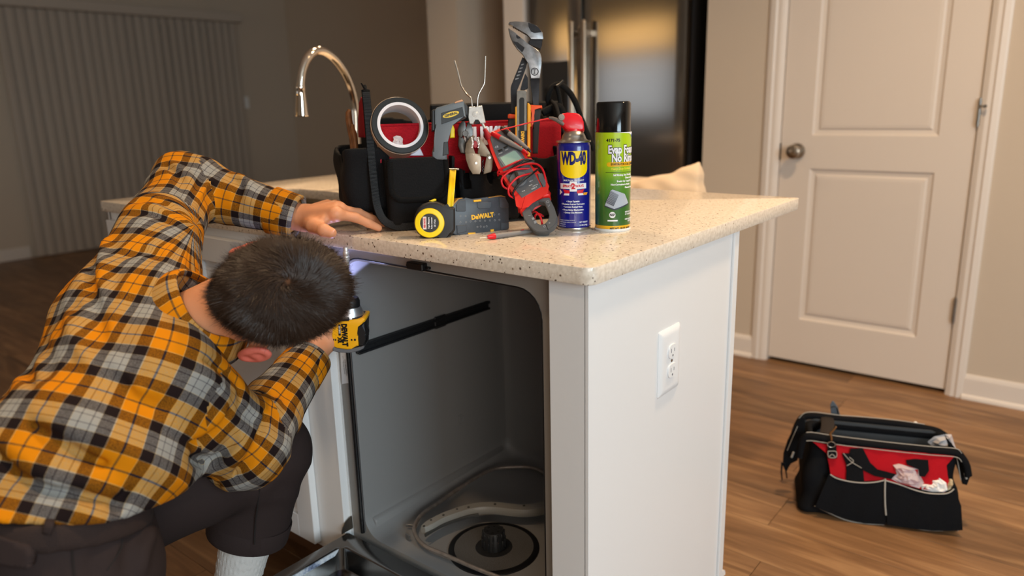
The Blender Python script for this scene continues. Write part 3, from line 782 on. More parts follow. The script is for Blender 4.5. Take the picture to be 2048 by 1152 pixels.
BK, FR, RT, LF = PA(318, 606, 1.20), PA(485, 640, 1.34), PA(428, 690, 1.19), PA(415, 556, 1.31)
colC = (BK+FR+RT+LF)/4; coln = np.cross(FR-BK, LF-RT); coln /= np.linalg.norm(coln)
if np.dot(coln, CRn-CFn) < 0: coln = -coln
HN = .35*(waist-PV)/np.linalg.norm(waist-PV)+.65*V3(0,0,1); HN /= np.linalg.norm(HN)
def rid(s): return 1-np.abs(np.sin(s))       # creased ridge
def nz3(X, Y, Z, k, s=0.):
    return (np.sin(k*(X*1.0+Y*.6)+s+1.3*np.sin(k*.7*(Z-X)+s*2))+np.sin(k*(Y*.9-Z*.8)+s*3+1.1*np.sin(k*.6*(X+Y)+s))+np.sin(k*(Z*1.1+X*.5)+s*1.7))/3
def axial(X, Y, Z, a, b, ref):
    d = b-a; L_ = np.linalg.norm(d); d = d/L_; ref = ref-d*np.dot(ref, d); ref = ref/np.linalg.norm(ref); w_ = np.cross(d, ref)
    px, py, pz = X-a[0], Y-a[1], Z-a[2]
    v = px*d[0]+py*d[1]+pz*d[2]; c = px*ref[0]+py*ref[1]+pz*ref[2]; s = px*w_[0]+py*w_[1]+pz*w_[2]
    return v, np.arctan2(s, c), L_
cuffL = elL+(wrL-elL)*.93; cuffR = elR+(wrR-elR)*.90
def torso_sdf(X, Y, Z, g=0.):
    wl, wr = waist+lh*.05, waist-lh*.055; cl, cr = chest+ls*.07, chest-ls*.06
    d = None
    for a, b, ra, rb in ((PV+lh*.06, wl, .118, .115), (PV-lh*.07, wr, .118, .120), (wl, cl, .118, .124), (wr, cr, .122, .124), (cl, shL, .122, .068), (cr, shR, .122, .072), (chest, c7, .11, .045), (c7+ls*.02, shL+(c7-shL)*.2, .045, .055), (c7-ls*.02, shR+(c7-shR)*.2, .045, .06)):
        e, _ = cone(X, Y, Z, a, b, ra+g, rb+g)
        d = e if d is None else smin(d, e, .045)
    return d
def smooth_shirt(X, Y, Z):
    d = torso_sdf(X, Y, Z)
    for (s_, e_, c_, r0, r1, r2) in ((shL, elL, cuffL, .070, .068, .041), (shR, elR, cuffR, .080, .072, .043)):
        d = smin(d, smin(cone(X, Y, Z, s_, e_, r0, r1)[0], cone(X, Y, Z, e_, c_, r1*.97, r2)[0], .022), .03)
    return d
def hit(u, v, fn, t0=.7, t1=2.2):
    o = np.array(CAMP); r_ = np.array(P(u, v, 1.0))-o; t = np.linspace(t0, t1, 260); p = o+t[:,None]*r_
    f = fn(p[:,0], p[:,1], p[:,2]); k = np.argmax(f < .004)
    return p[k] if f[k] < .004 else p[int(np.argmin(f))]
# long folds of the cloth, traced over the body: (amplitude, width, points)
FOLDS = []
for amp, sg, pts in (
    (-.014,.010,[(229,891),(318,913),(414,921),(458,891),(473,847)]), (.010,.012,[(240,905),(330,932),(415,940),(470,905),(492,860)]),
    (-.012,.009,[(318,862),(392,884),(451,847),(455,810)]), (.009,.010,[(322,845),(390,862),(440,830),(446,800)]),
    (-.010,.009,[(251,913),(333,950),(421,965),(488,928),(510,876)]),
    (-.014,.012,[(15,773),(89,862),(185,913),(251,928)]), (.012,.014,[(25,750),(100,838),(195,888),(262,905)]),
    (-.014,.012,[(0,862),(44,950),(148,987),(244,1002)]), (.010,.014,[(5,838),(60,925),(160,962),(250,978)]),
    (-.010,.010,[(44,714),(96,817),(222,899)]), (-.010,.009,[(273,943),(248,987),(222,1024)]), (.008,.010,[(290,943),(268,990),(246,1026)]),
    (-.012,.009,[(180,433),(182,522),(190,620),(215,700)]), (.006,.012,[(200,440),(202,522),(210,612)]),
    (-.008,.010,[(238,512),(296,500),(330,520)]), (.008,.010,[(130,610),(150,680),(190,740)]),
    (-.010,.008,[(473,817),(517,847)]), (-.010,.008,[(510,884),(532,817)]), (-.011,.008,[(384,714),(473,758),(480,810)]), (.008,.010,[(400,745),(440,775),(455,800)]),
    (-.011,.008,[(384,411),(414,344)]), (-.010,.008,[(399,426),(436,367)]), (.009,.008,[(395,395),(425,352)]), (-.009,.008,[(325,330),(355,350),(370,400)]), (.007,.008,[(335,322),(372,345),(386,380)]),
    (-.008,.008,[(452,352),(480,372),(470,410)]), (.008,.009,[(470,345),(500,368),(492,410)]), (-.007,.008,[(262,405),(310,398),(350,420)]), (-.006,.008,[(255,430),(300,425),(345,450)]),
    (-.009,.009,[(60,660),(90,700),(96,770)]), (.007,.012,[(300,800),(250,760),(215,700)]), (-.008,.012,[(330,820),(270,790),(225,730)]), (-.008,.010,[(560,800),(585,770)]), (.006,.008,[(545,812),(570,790)])):
    P3 = [hit(u, v, smooth_shirt) for u, v in pts]; P3 = np.array([tuple(q) for q in spline([Vector(q) for q in P3], 4)]); FOLDS.append((amp, sg, P3))
def fold_field(X, Y, Z, near):
    out = np.zeros_like(X); idx = np.where(near)
    x, y, z = X[idx], Y[idx], Z[idx]; acc = np.zeros_like(x)
    for amp, sg, P3 in FOLDS:
        lo_, hi_ = P3.min(0)-3*sg, P3.max(0)+3*sg
        m = (x > lo_[0]) & (x < hi_[0]) & (y > lo_[1]) & (y < hi_[1]) & (z > lo_[2]) & (z < hi_[2])
        if not m.any(): continue
        dd = None; n = len(P3)-1
        for i in range(n):
            e, _t = cone(x[m], y[m], z[m], P3[i], P3[i+1], 0, 0); tp = (i+_t)/n
            w_ = np.clip(np.minimum(tp, 1-tp)*4, .15, 1); val = w_*np.exp(-(e/sg)**2)
            dd = val if dd is None else np.maximum(dd, val)
        acc[m] += amp*1.5*dd
    out[idx] = np.clip(acc, -.017, .018); return out
def shirt_sdf(X, Y, Z):
    d = torso_sdf(X, Y, Z)
    # folds on the body: bunched over the belt, pulled from the armpit
    v, an, L_ = axial(X, Y, Z, PV, chest, -lh)
    low = np.clip(1-v/.20, 0, 1)
    d = d-.011*low*rid(v*34+1.6*np.sin(an*2+.5)+nz3(X,Y,Z,14,.3))-.004*nz3(X,Y,Z,26,1.)-.006*rid(8*an+v*16+nz3(X,Y,Z,9))*np.clip(v/.2,0,1)*.6
    d = d-.014*np.exp(-((v-.055)/.055)**2)-.004*low            # blouse above the belt
    # hem
    hp = PV+HN*.014; h = -((X-hp[0])*HN[0]+(Y-hp[1])*HN[1]+(Z-hp[2])*HN[2])-.008*np.sin(an*2+.6)
    d = smax(d, h, .006)
    for (s_, e_, c_, r0, r1, r2, ref, fr) in ((shL, elL, cuffL, .070, .068, .041, CUn, 1), (shR, elR, cuffR, .080, .072, .043, -CFn, 2)):
        a1, t1 = cone(X, Y, Z, s_, e_, r0, r1); a2, t2 = cone(X, Y, Z, e_, c_, r1*.97, r2)
        v1, an1, L1 = axial(X, Y, Z, s_, e_, ref); v2, an2, L2 = axial(X, Y, Z, e_, c_, ref)
        k1 = np.exp(-((v1-L1)/.10)**2); k2 = np.exp(-(v2/.09)**2)
        a1 = a1-.008*k1*rid(v1*40+1.2*np.sin(an1+fr)+nz3(X,Y,Z,16,fr))-.0035*rid(v1*24+2*np.sin(an1))
        a2 = a2-.010*k2*rid(v2*44+1.5*np.sin(an2+fr)+nz3(X,Y,Z,16,fr))-.004*rid(v2*30+1.7*np.sin(an2+1))*np.clip(1-v2/.2,.25,1)
        a2 = smax(a2, v2-L2, .004)
        arm = smin(a1, a2, .022); d = smin(d, arm, .030)
    nb_ = np.abs(d) < .03; d = d-fold_field(X, Y, Z, nb_)
    # neck opening
    e, _ = cone(X, Y, Z, colC, colC+coln*.15, .070, .10)
    return smax(d, -e, .006)
lo = np.min([PV, shR, shL, elL, c7, waist, chest, elR], 0)-.18; hi = np.max([PV, shR, wrR, wrL, c7, elL, shL, elR], 0)+.17
sv, sq = surf(shirt_sdf, lo, hi, .0048)
sv = relax(sv, sq, 1, .3)
shirt_me = npmesh('shirt', sv, sq)
def plaid_uv(me, V, Q):
    C = V[Q].mean(1); X, Y, Z = C.T
    bones = [('t', PV, chest, -lh, .165, 0, 0), ('u', shL, elL, CUn-CFn*.4, .074, .03, .02), ('f', elL, cuffL, CUn-CFn*.4, .055, .05, .31), ('u', shR, elR, -CFn+CUn*.2, .078, .043, .05), ('f', elR, cuffR, -CFn+CUn*.2, .055, .0, .33), ('s', c7-ls*.05, shR, CUn, .085, .02, .04)]
    D = [torso_sdf(X, Y, Z)-.012]
    for k, b in enumerate(bones[1:5]):
        dv = (b[2]-b[1])/np.linalg.norm(b[2]-b[1]); vv = (X-b[1][0])*dv[0]+(Y-b[1][1])*dv[1]+(Z-b[1][2])*dv[2]
        D.append(cone(X, Y, Z, b[1], b[2], *((.074,.070),(.068,.041),(.084,.074),(.072,.043))[k])[0]+(np.where(vv < .012, .2, 0) if k in (0, 2) else 0))
    D = np.array(D); near = D.argmin(0)
    UV = np.zeros(Q.shape+(2,)); 
    for k, (_, a, b, ref, R_, ou, ov) in enumerate(bones[:5]):
        m = near == k
        if not m.any(): continue
        Pk = V[Q[m]]; X_, Y_, Z_ = Pk[...,0], Pk[...,1], Pk[...,2]
        if k == 0:      # bent back: measure along an arc
            v, an, L_ = axial(X_, Y_, Z_, a, b, ref)
        else: v, an, L_ = axial(X_, Y_, Z_, a, b, ref)
        sp = an.max(1)-an.min(1) > math.pi
        an = np.where(sp[:,None] & (an < 0), an+2*math.pi, an)
        UV[m] = np.stack([an*R_+ou, v+ov], -1)
    uv = me.uv_layers.new(name='cloth'); uv.data.foreach_set('uv', UV.astype(np.float32).ravel())
plaid_uv(shirt_me, sv, sq)
def plaid_mat():
    m = mat('plaid_flannel', (200,150,80), .9, spec=.15); nt, N, L, bb = noise_nodes(m)
    uv = N.new('ShaderNodeUVMap'); uv.uv_map = 'cloth'; sp = N.new('ShaderNodeSeparateXYZ'); L.new(uv.outputs[0], sp.inputs[0])
    per = .100; O, D, G = lin((200,122,6)), lin((27,18,18)), lin((142,142,138)); LN = lin((48,44,52)); LT = lin((180,158,120))
    stops = [(0,LT),(.08,O),(1.78,LN),(2.05,O),(3.85,LT),(3.93,D),(5.5,LT),(5.56,G),(6.35,LN),(6.45,G),(7.6,LN),(7.7,G),(8.4,LT),(8.46,D)]
    outs = []
    for i in (0, 1):
        dv = N.new('ShaderNodeMath'); dv.operation = 'DIVIDE'; dv.inputs[1].default_value = per; L.new(sp.outputs[i], dv.inputs[0])
        fr_ = N.new('ShaderNodeMath'); fr_.operation = 'FRACT'; L.new(dv.outputs[0], fr_.inputs[0])
        r = N.new('ShaderNodeValToRGB'); cr = r.color_ramp; cr.interpolation = 'CONSTANT'
        while len(cr.elements) < len(stops): cr.elements.new(.5)
        for k, (p, c) in enumerate(stops): cr.elements[k].position = p/10; 
        for k, (p, c) in enumerate(stops): cr.elements[k].color = c
        L.new(fr_.outputs[0], r.inputs[0]); outs.append(r.outputs[0])
    nz = N.new('ShaderNodeTexNoise'); nz.inputs['Scale'].default_value = 950; nz.inputs['Detail'].default_value = 1; 
    tc = N.new('ShaderNodeTexCoord'); L.new(tc.outputs['Object'], nz.inputs[0])
    mr = N.new('ShaderNodeMapRange'); mr.inputs[1].default_value = .35; mr.inputs[2].default_value = .65; mr.inputs[3].default_value = .12; mr.inputs[4].default_value = .88; L.new(nz.outputs[0], mr.inputs[0])
    mx = N.new('ShaderNodeMix'); mx.data_type = 'RGBA'; L.new(mr.outputs[0], mx.inputs[0]); L.new(outs[0], mx.inputs[6]); L.new(outs[1], mx.inputs[7])
    ml = N.new('ShaderNodeMix'); ml.data_type = 'RGBA'; ml.blend_type = 'MULTIPLY'; ml.inputs[0].default_value = 1; L.new(outs[0], ml.inputs[6]); L.new(outs[1], ml.inputs[7])
    gm = N.new('ShaderNodeGamma'); gm.inputs[1].default_value = .5; L.new(ml.outputs[2], gm.inputs[0])
    m3 = N.new('ShaderNodeMix'); m3.data_type = 'RGBA'; m3.inputs[0].default_value = .55; L.new(mx.outputs[2], m3.inputs[6]); L.new(gm.outputs[0], m3.inputs[7])
    L.new(m3.outputs[2], bb.inputs['Base Color'])
    bp = N.new('ShaderNodeBump'); bp.inputs['Strength'].default_value = .35; bp.inputs['Distance'].default_value = .0008; L.new(nz.outputs[0], bp.inputs['Height']); L.new(bp.outputs[0], bb.inputs['Normal'])
    return m
M_plaid = plaid_mat()
shirt = obj('shirt', shirt_me, M_plaid, man, label='orange, brown and grey plaid flannel shirt')
# collar: a folded band round the neck opening
cc = colC-coln*.004; cn = coln
def collar():
    n1, n2 = 64, 10; ax1 = np.cross(cn, CFn); ax1 /= np.linalg.norm(ax1); ax2 = np.cross(cn, ax1)
    V = []; prof = [(.066, .016), (.069, .024), (.074, .0245), (.083, .012), (.092, -.012), (.097, -.030), (.0945, -.032), (.088, -.014), (.079, .008), (.070, .012)]
    for i in range(n1):
        a = 2*math.pi*i/n1; r_ = ax1*math.cos(a)*1.0+ax2*math.sin(a)*1.0; wv = .004*math.sin(3*a+1)
        for r, z in prof: V.append(cc+r_*(r+wv)+cn*(z+.006*math.sin(2*a+.5)))
    V = np.array(V); Q = np.array([[i*n2+j, i*n2+(j+1)%n2, ((i+1)%n1)*n2+(j+1)%n2, ((i+1)%n1)*n2+j] for i in range(n1) for j in range(n2)])
    me = npmesh('collar', V, Q); uvl = me.uv_layers.new(name='cloth')
    UV = np.array([[[(i+di)*.0088, (jj)*.012+.085] for di, jj in ((0,j),(0,j+1),(1,j+1),(1,j))] for i in range(n1) for j in range(n2)])
    uvl.data.foreach_set('uv', UV.astype(np.float32).ravel()); return me
collar_o = obj('collar', collar(), M_plaid, shirt)
for nm, e_, w_ in (('cuff', elL, cuffL), ('cuff', elR, cuffR)):
    n1 = 40; d = (w_-e_)/np.linalg.norm(w_-e_); ax1 = np.cross(d, CFn); ax1 /= np.linalg.norm(ax1); ax2 = np.cross(d, ax1)
    prof = [(.036,.006),(.040,.009),(.0445,.007),(.0465,-.02),(.0485,-.05),(.0455,-.052),(.042,-.02)]; n2 = len(prof)
    V = np.array([w_+(ax1*math.cos(2*math.pi*i/n1)*1.06+ax2*math.sin(2*math.pi*i/n1)*.92)*r+d*z for i in range(n1) for r, z in prof])
    Q = np.array([[i*n2+j, i*n2+(j+1)%n2, ((i+1)%n1)*n2+(j+1)%n2, ((i+1)%n1)*n2+j] for i in range(n1) for j in range(n2)])
    me = npmesh(nm, V, Q); uvl = me.uv_layers.new(name='cloth'); zs = [p[1] for p in prof]+[prof[0][1]]
    UV = np.array([[[(i+di)*.0072, zs[jj]+.055] for di, jj in ((0,j),(0,j+1),(1,j+1),(1,j))] for i in range(n1) for j in range(n2)])
    uvl.data.foreach_set('uv', UV.astype(np.float32).ravel()); obj(nm, me, M_plaid, shirt)

# ---- trousers
hemL = kneeL+(ankL-kneeL)*.56
TFOLDS = []
def TF_FIELD(X, Y, Z, near):
    global FOLDS
    keep_ = FOLDS; FOLDS = TFOLDS
    try: return fold_field(X, Y, Z, near) if TFOLDS else np.zeros_like(X)
    finally: FOLDS = keep_
def trousers_sdf(X, Y, Z):
    d = None
    up = (waist-PV)/np.linalg.norm(waist-PV); top = PV+HN*.014
    up = HN; h = ((X-top[0])*up[0]+(Y-top[1])*up[1]+(Z-top[2])*up[2])
    for a, b, ra, rb in ((PV+lh*.065, hipL, .104, .105), (PV-lh*.075, hipR, .104, .112), (PV+lh*.06, PV-lh*.07, .102, .104)):
        e, _ = cone(X, Y, Z, a, b, ra, rb); d = e if d is None else smin(d, e, .035)
    d = smax(d, h, .004)
    for a, b, ra, rb in ((hipL, kneeL, .098, .082), (hipR, kneeR, .118, .092), (kneeR, shoeR, .085, .055)):
        e, _ = cone(X, Y, Z, a, b, ra, rb); d = e if d is None else smin(d, e, .035)
    e, _ = cone(X, Y, Z, kneeL, hemL, .081, .078)
    v, an, L_ = axial(X, Y, Z, kneeL, hemL, CRn); e = smax(e, v-L_, .004)
    v0, an0, L0 = axial(X, Y, Z, hipL, kneeL, CRn)
    e = e-.007*np.exp(-((v-.03)/.05)**2)*rid(v*38+1.5*np.sin(an)+nz3(X,Y,Z,12))
    d = smin(d, e, .02)
    d = d-TF_FIELD(X, Y, Z, np.abs(d) < .03)-.006*np.exp(-((v0-L0+.08)/.06)**2)*rid(v0*36+nz3(X,Y,Z,12))-.0035*nz3(X,Y,Z,22,.7)-.006*rid(nz3(X,Y,Z,10,2.)*3+X*12)*.6
    return d
_tf = []
for amp, sg, pts in ((-.008,.008,[(470,940),(510,925),(545,890)]), (.007,.009,[(465,955),(515,945),(560,900)]), (-.007,.008,[(455,965),(500,962),(540,930),(575,880)]), (-.006,.008,[(468,985),(520,975),(565,930)]),
    (-.008,.010,[(200,1075),(255,1062),(310,1030)]), (-.009,.010,[(255,1150),(262,1090),(290,1050)]), (.008,.012,[(285,1150),(292,1095),(312,1050)]), (-.007,.010,[(20,1050),(90,1075),(160,1070)]), (-.006,.009,[(180,1150),(195,1110),(230,1090)]), (-.006,.010,[(345,985),(390,975),(430,960)]), (-.006,.010,[(340,1000),(385,990),(425,975)])):
    P3 = np.array([tuple(q) for q in spline([Vector(hit(u, v, trousers_sdf)) for u, v in pts], 4)]); _tf.append((amp, sg, P3))
TFOLDS = _tf
lo = np.min([hipR, hipL, kneeL, kneeR, shoeR, hemL], 0)-.17; lo[2] = 0.; hi = np.max([PV, kneeL, hipR, kneeR], 0)+.18
tv, tq = surf(trousers_sdf, lo, hi, .0062)
M_tr = mat('trouser_twill', (50,41,40), .85, spec=.15, bump=.25, bscale=700)
tro = obj('trousers', npmesh('trousers', relax(tv, tq, 1, .4), tq), M_tr, man, label='dark brown trousers rolled at mid calf')
# hem band, seam
b = bm_new(); d = (hemL-kneeL)/np.linalg.norm(hemL-kneeL); Mh = frame(hemL, CRn-d*np.dot(CRn, d), np.cross(d, CRn))
lathe(b, [(.070,.002),(.0795,.003),(.0805,-.002),(.0815,-.034),(.0795,-.037),(.074,-.03)], 40, Mh @ Matrix(((1,0,0,0),(0,1,0,0),(0,0,1 if (Mh.to_3x3() @ Vector((0,0,1))).dot(Vector(d)) > 0 else -1,0),(0,0,0,1))))
obj('hem', b, M_tr, tro, 60)
# belt, loop, pocket flap, seams
def pelvis_sdf(X, Y, Z):
    d = None
    for a, b, ra, rb in ((PV+lh*.065, hipL, .104, .105), (PV-lh*.075, hipR, .104, .112), (PV+lh*.06, PV-lh*.07, .102, .104)):
        e, _ = cone(X, Y, Z, a, b, ra, rb); d = e if d is None else smin(d, e, .035)
    return d
def belt_sdf(X, Y, Z):
    up = (waist-PV)/np.linalg.norm(waist-PV); c = PV-HN*.006; up = HN
    h = ((X-c[0])*up[0]+(Y-c[1])*up[1]+(Z-c[2])*up[2]); return smax(pelvis_sdf(X, Y, Z)-.007, np.abs(h)-.019, .003)
v_, q_ = surf(belt_sdf, PV-.24, PV+.24, .006)
obj('belt', npmesh('belt', v_, q_), mat('belt_web', (40,27,24), .85, bump=.6, bscale=500), man)
def hits(uv, fn, t0=.7, t1=2.2):
    o = np.array(CAMP); out = []
    for u, v in uv: out.append(hit(u, v, fn, t0, t1))
    return out
def bodypatch(name, pts, fn, m, par, out=.004, th=.004):
    t = bmesh.new(); f = t.faces.new([t.verts.new((u, v, 0)) for u, v in pts]); bmesh.ops.triangulate(t, faces=[f])
    for k in range(3): bmesh.ops.subdivide_edges(t, edges=[e for e in t.edges if e.calc_length() > 12], cuts=1); bmesh.ops.triangulate(t, faces=t.faces[:])
    for v in t.verts: v.co = Vector(hit(v.co.x, v.co.y, fn))-(CF*out)
    me = bpy.data.meshes.new(name); t.to_mesh(me); t.free(); me.shade_smooth(); o = obj(name, me, m, par); s = o.modifiers.new('s', 'SOLIDIFY'); s.thickness = th; return o
bodypatch('belt_loop', [(98,1012),(112,1014),(106,1062),(92,1060)], belt_sdf, M_tr, tro, .005, .003) if False else None
def tro_belt(X, Y, Z): return np.minimum(trousers_sdf(X, Y, Z), belt_sdf(X, Y, Z))
bodypatch('belt_loop', [(98,1016),(114,1019),(107,1068),(91,1065)], tro_belt, M_tr, tro, .004, .003)
bodypatch('pocket_flap', [(-40,1048),(0,1066),(74,1092),(66,1134),(30,1130),(-40,1118)], trousers_sdf, M_tr, tro, .004, .005)
M_seam = mat('seam_dark', (30,24,23), .9)
for pts in ([(226,1042),(240,1056),(246,1082),(238,1106),(214,1140)], [(148,1058),(146,1100),(150,1150)], [(522,962),(516,1010),(511,1050),(509,1088)], [(-20,1056),(70,1086)]):
    b = bm_new(); tube(b, spline([Vector(q)-CF*.0015 for q in hits(pts, trousers_sdf)], 5), .0016, 6); obj('seam', b, M_seam, tro)
up = (waist-PV)/np.linalg.norm(waist-PV)
def ringpts(c, r1, r2, n=48):
    a1 = lh; a2 = np.cross(up, a1); return [Vector(c+a1*r1*math.cos(2*math.pi*k/n)+a2*r2*math.sin(2*math.pi*k/n)) for k in range(n)]
# ---- sock and shoe of the forward foot
sd = (ankL-kneeL)/np.linalg.norm(ankL-kneeL)
def sock_sdf(X, Y, Z):
    d, t = cone(X, Y, Z, kneeL+(ankL-kneeL)*.66, ankL+sd*.03, .050, .041); v, an, L_ = axial(X, Y, Z, kneeL, ankL, CRn)
    e, _ = cone(X, Y, Z, ankL+sd*.03, footL+V3(0,.06,-.01), .041, .035)
    return smin(d, e, .02)-.0016*np.sin(an*34)
v_, q_ = surf(sock_sdf, np.minimum(ankL, footL)-.09, np.maximum(kneeL+(ankL-kneeL)*.7, footL+V3(0,.06,0))+.07, .004)
obj('sock', npmesh('sock', v_, q_), mat('sock_knit', (205,203,200), .95, bump=.4, bscale=500, spec=.1), man, label='ribbed pale grey sock')
def shoe_sdf(X, Y, Z):
    fx, fy = footL[0], footL[1]
    d = ell(X, Y, Z, (fx, fy+.02, .045), (.050, .145, .055)); d = smin(d, ell(X, Y, Z, (fx, fy-.06, .07), (.045, .06, .06)), .03)
    return smax(d, -(Z-.003), .004)
v_, q_ = surf(shoe_sdf, V3(footL[0]-.1, footL[1]-.2, -.01), V3(footL[0]+.1, footL[1]+.2, .16), .006)
obj('shoe', npmesh('shoe', v_, q_), mat('shoe_black', (30,28,28), .6), man)

# ---- head, neck, hands: one skin mesh
eLm = (PA(480, 495, 1.275)+PA(537, 697, 1.235))/2
hl = -.14*CRn+.96*CUn+.15*CFn; hl /= np.linalg.norm(hl)
hu = .87*CRn+.0*CUn-.48*CFn; hu -= hl*np.dot(hu, hl); hu /= np.linalg.norm(hu)
hb = np.cross(hl, hu)*1.0
if np.dot(hb, CFn) > 0: hb = -hb
hc = eLm+hu*.043-hb*.022-CUn*.005
HA = [hl, hb, hu]
def Hp(l, b_, u): return hc+hl*l+hb*b_+hu*u
def taper(X, Y, Z):
    u = (X-hc[0])*hu[0]+(Y-hc[1])*hu[1]+(Z-hc[2])*hu[2]; l = (X-hc[0])*hl[0]+(Y-hc[1])*hl[1]+(Z-hc[2])*hl[2]
    k = 1.5*np.clip(-u-.005, 0, .12); m = l*k; return X+hl[0]*m, Y+hl[1]*m, Z+hl[2]*m
def head_sdf(X, Y, Z):
    d = ell(*taper(X, Y, Z), Hp(0, .008, .012), (.080, .101, .105), HA)
    d = smin(d, ell(X, Y, Z, Hp(0, -.030, -.045), (.060, .062, .082), HA), .03)      # face and jaw
    d = smin(d, ell(X, Y, Z, Hp(0, -.072, -.105), (.026, .022, .022), HA), .03)      # chin
    d = smin(d, cone(X, Y, Z, Hp(0, -.092, -.015), Hp(0, -.114, -.052), .010, .014)[0], .012)   # nose
    d = smin(d, ell(X, Y, Z, Hp(0, -.090, .012), (.048, .016, .012), HA), .012)      # brow
    for s in (-1, 1):
        d = smax(d, -ell(X, Y, Z, Hp(s*.030, -.104, -.006), (.014, .012, .009), HA), .008)
        d = smin(d, ell(X, Y, Z, Hp(s*.030, -.088, -.008), (.0125, .0125, .0115), HA), .003)
    d = smin(d, ell(X, Y, Z, Hp(0, -.094, -.074), (.024, .012, .0045), HA), .004); d = smin(d, ell(X, Y, Z, Hp(0, -.092, -.084), (.020, .012, .0055), HA), .004)
    d = smin(d, cone(X, Y, Z, Hp(0, .036, -.060), colC-coln*.05, .056, .064)[0], .03)       # neck
    for s in (-1, 1):      # ears: rim, bowl, lobe
        ec = Hp(s*.088, .022, -.050); na = hl*s*.80+hb*.42; na /= np.linalg.norm(na); nu = hu-na*np.dot(hu, na); nu /= np.linalg.norm(nu); nb = np.cross(na, nu)
        A = [na, nu, nb]; e = ell(X, Y, Z, ec+na*.004, (.0085, .034, .021), A); e = smax(e, -ell(X, Y, Z, ec+na*.014-nb*.0, (.011, .024, .013), A), .004)
        e = smin(e, ell(X, Y, Z, ec-nu*.027, (.008, .011, .010), A), .008); e = smin(e, cone(X, Y, Z, ec-na*.016, ec, .016, .010)[0], .012)
        d = smin(d, e, .006)
    return d
lo = np.min([Hp(0,0,0), c7], 0)-.15; hi = np.max([Hp(0,0,0), c7], 0)+.15
hv, hq = surf(head_sdf, lo, hi, .0032); hv = relax(hv, hq, 1, .3)
def chain(X, Y, Z, pts, rs, k=.004, d0=None):
    d = d0
    for i in range(len(pts)-1):
        e, _ = cone(X, Y, Z, pts[i], pts[i+1], rs[i], rs[i+1]); d = e if d is None else smin(d, e, k)
    return d
def onA(u, v, z): return np.array(on(u, v, 'z', z))
# left hand flat on the worktop
wl_ = wrL
mcpI, mcpM, mcpR_, mcpP = onA(672,428,.962), onA(677,418,.968), onA(672,413,.960), onA(655,411,.950)
tipI, tipM, tipR_, tipP = onA(757,456,.923), onA(765,448,.923), onA(760,440,.923), onA(735,431,.923)
def fing(a, c, lift, r0, r1):
    m1 = a+(c-a)*.45+V3(0,0,lift); m2 = a+(c-a)*.75+V3(0,0,lift*.55); return [a, m1, m2, c], [r0, r0*.92, r0*.84, r1]
thb = [wl_+(mcpI-wl_)*.25-CUn*.012, onA(628,452,.940), onA(648,461,.936), onA(662,466,.931)]
def handL_sdf(X, Y, Z):
    d = chain(X, Y, Z, [elL+(wrL-elL)*.8, wl_], [.033, .0285])
    for m, r in ((mcpI, .0165), (mcpM, .0165), (mcpR_, .015), (mcpP, .014)):
        d = smin(d, cone(X, Y, Z, wl_+(m-wl_)*.12, m, .0235, r)[0], .012)
    fd = None
    for (m, t, r) in ((mcpI, tipI, .0108), (mcpM, tipM, .0108), (mcpR_, tipR_, .0102), (mcpP, tipP, .009)):
        p_, r_ = fing(m, t, .006, r, .0078); e = chain(X, Y, Z, p_, r_, .004); fd = e if fd is None else np.minimum(fd, e)
    d = smin(d, fd, .007)
    th = chain(X, Y, Z, thb, [.0185, .0155, .0125, .0112], .005); th = smin(th, cone(X, Y, Z, thb[0], (thb[1]+mcpI)/2, .017, .011)[0], .01)
    return smin(d, th, .007)
allp = np.array([wl_, tipM, tipI, tipR_, thb[3], mcpP]); lo = allp.min(0)-.04; hi = allp.max(0)+.04; lo = np.minimum(lo, elL+(wrL-elL)*.8-.03)
lv, lq = surf(handL_sdf, lo, hi, .0026)
# right hand round the driver's grip
G0, G1 = PA(668, 662, 1.585), PA(592, 668, 1.575)
def gp(t, u, f): return G0+(G1-G0)*t+CUn*u+CFn*f
def handR_sdf(X, Y, Z):
    d = chain(X, Y, Z, [elR+(wrR-elR)*.8, wrR, gp(.62,-.045,-.002)], [.034, .0285, .027])
    for k in range(4):
        t = .12+.27*k; m = gp(t, -.022, .020)
        d = smin(d, cone(X, Y, Z, wrR+(m-wrR)*.3, m, .020, .0145)[0], .012)
    d = smin(d, cone(X, Y, Z, gp(.74,-.030,-.018), gp(.14,-.018,-.018), .028, .024)[0], .014)
    fd = None
    for k in range(4):
        t = .12+.27*k; r = (.0108,.0108,.0102,.009)[k]
        e = chain(X, Y, Z, [gp(t,-.022,.020), gp(t,.014,.028), gp(t,.030,.006), gp(t,.024,-.014)], [.014, r, r*.95, .0078], .004); fd = e if fd is None else np.minimum(fd, e)
    d = smin(d, fd, .006)
    th = chain(X, Y, Z, [gp(.72,-.020,-.026), gp(.40,-.004,-.034), gp(.04,.006,-.034)], [.020, .0155, .0120], .006)
    return smin(d, th, .008)
allp = np.array([gp(0,0,0), gp(1,0,0), wrR, gp(.5,.04,.03)]); lo = allp.min(0)-.05; hi = allp.max(0)+.05; lo = np.minimum(lo, elR+(wrR-elR)*.8-.04)
rv, rq = surf(handR_sdf, lo, hi, .0028)
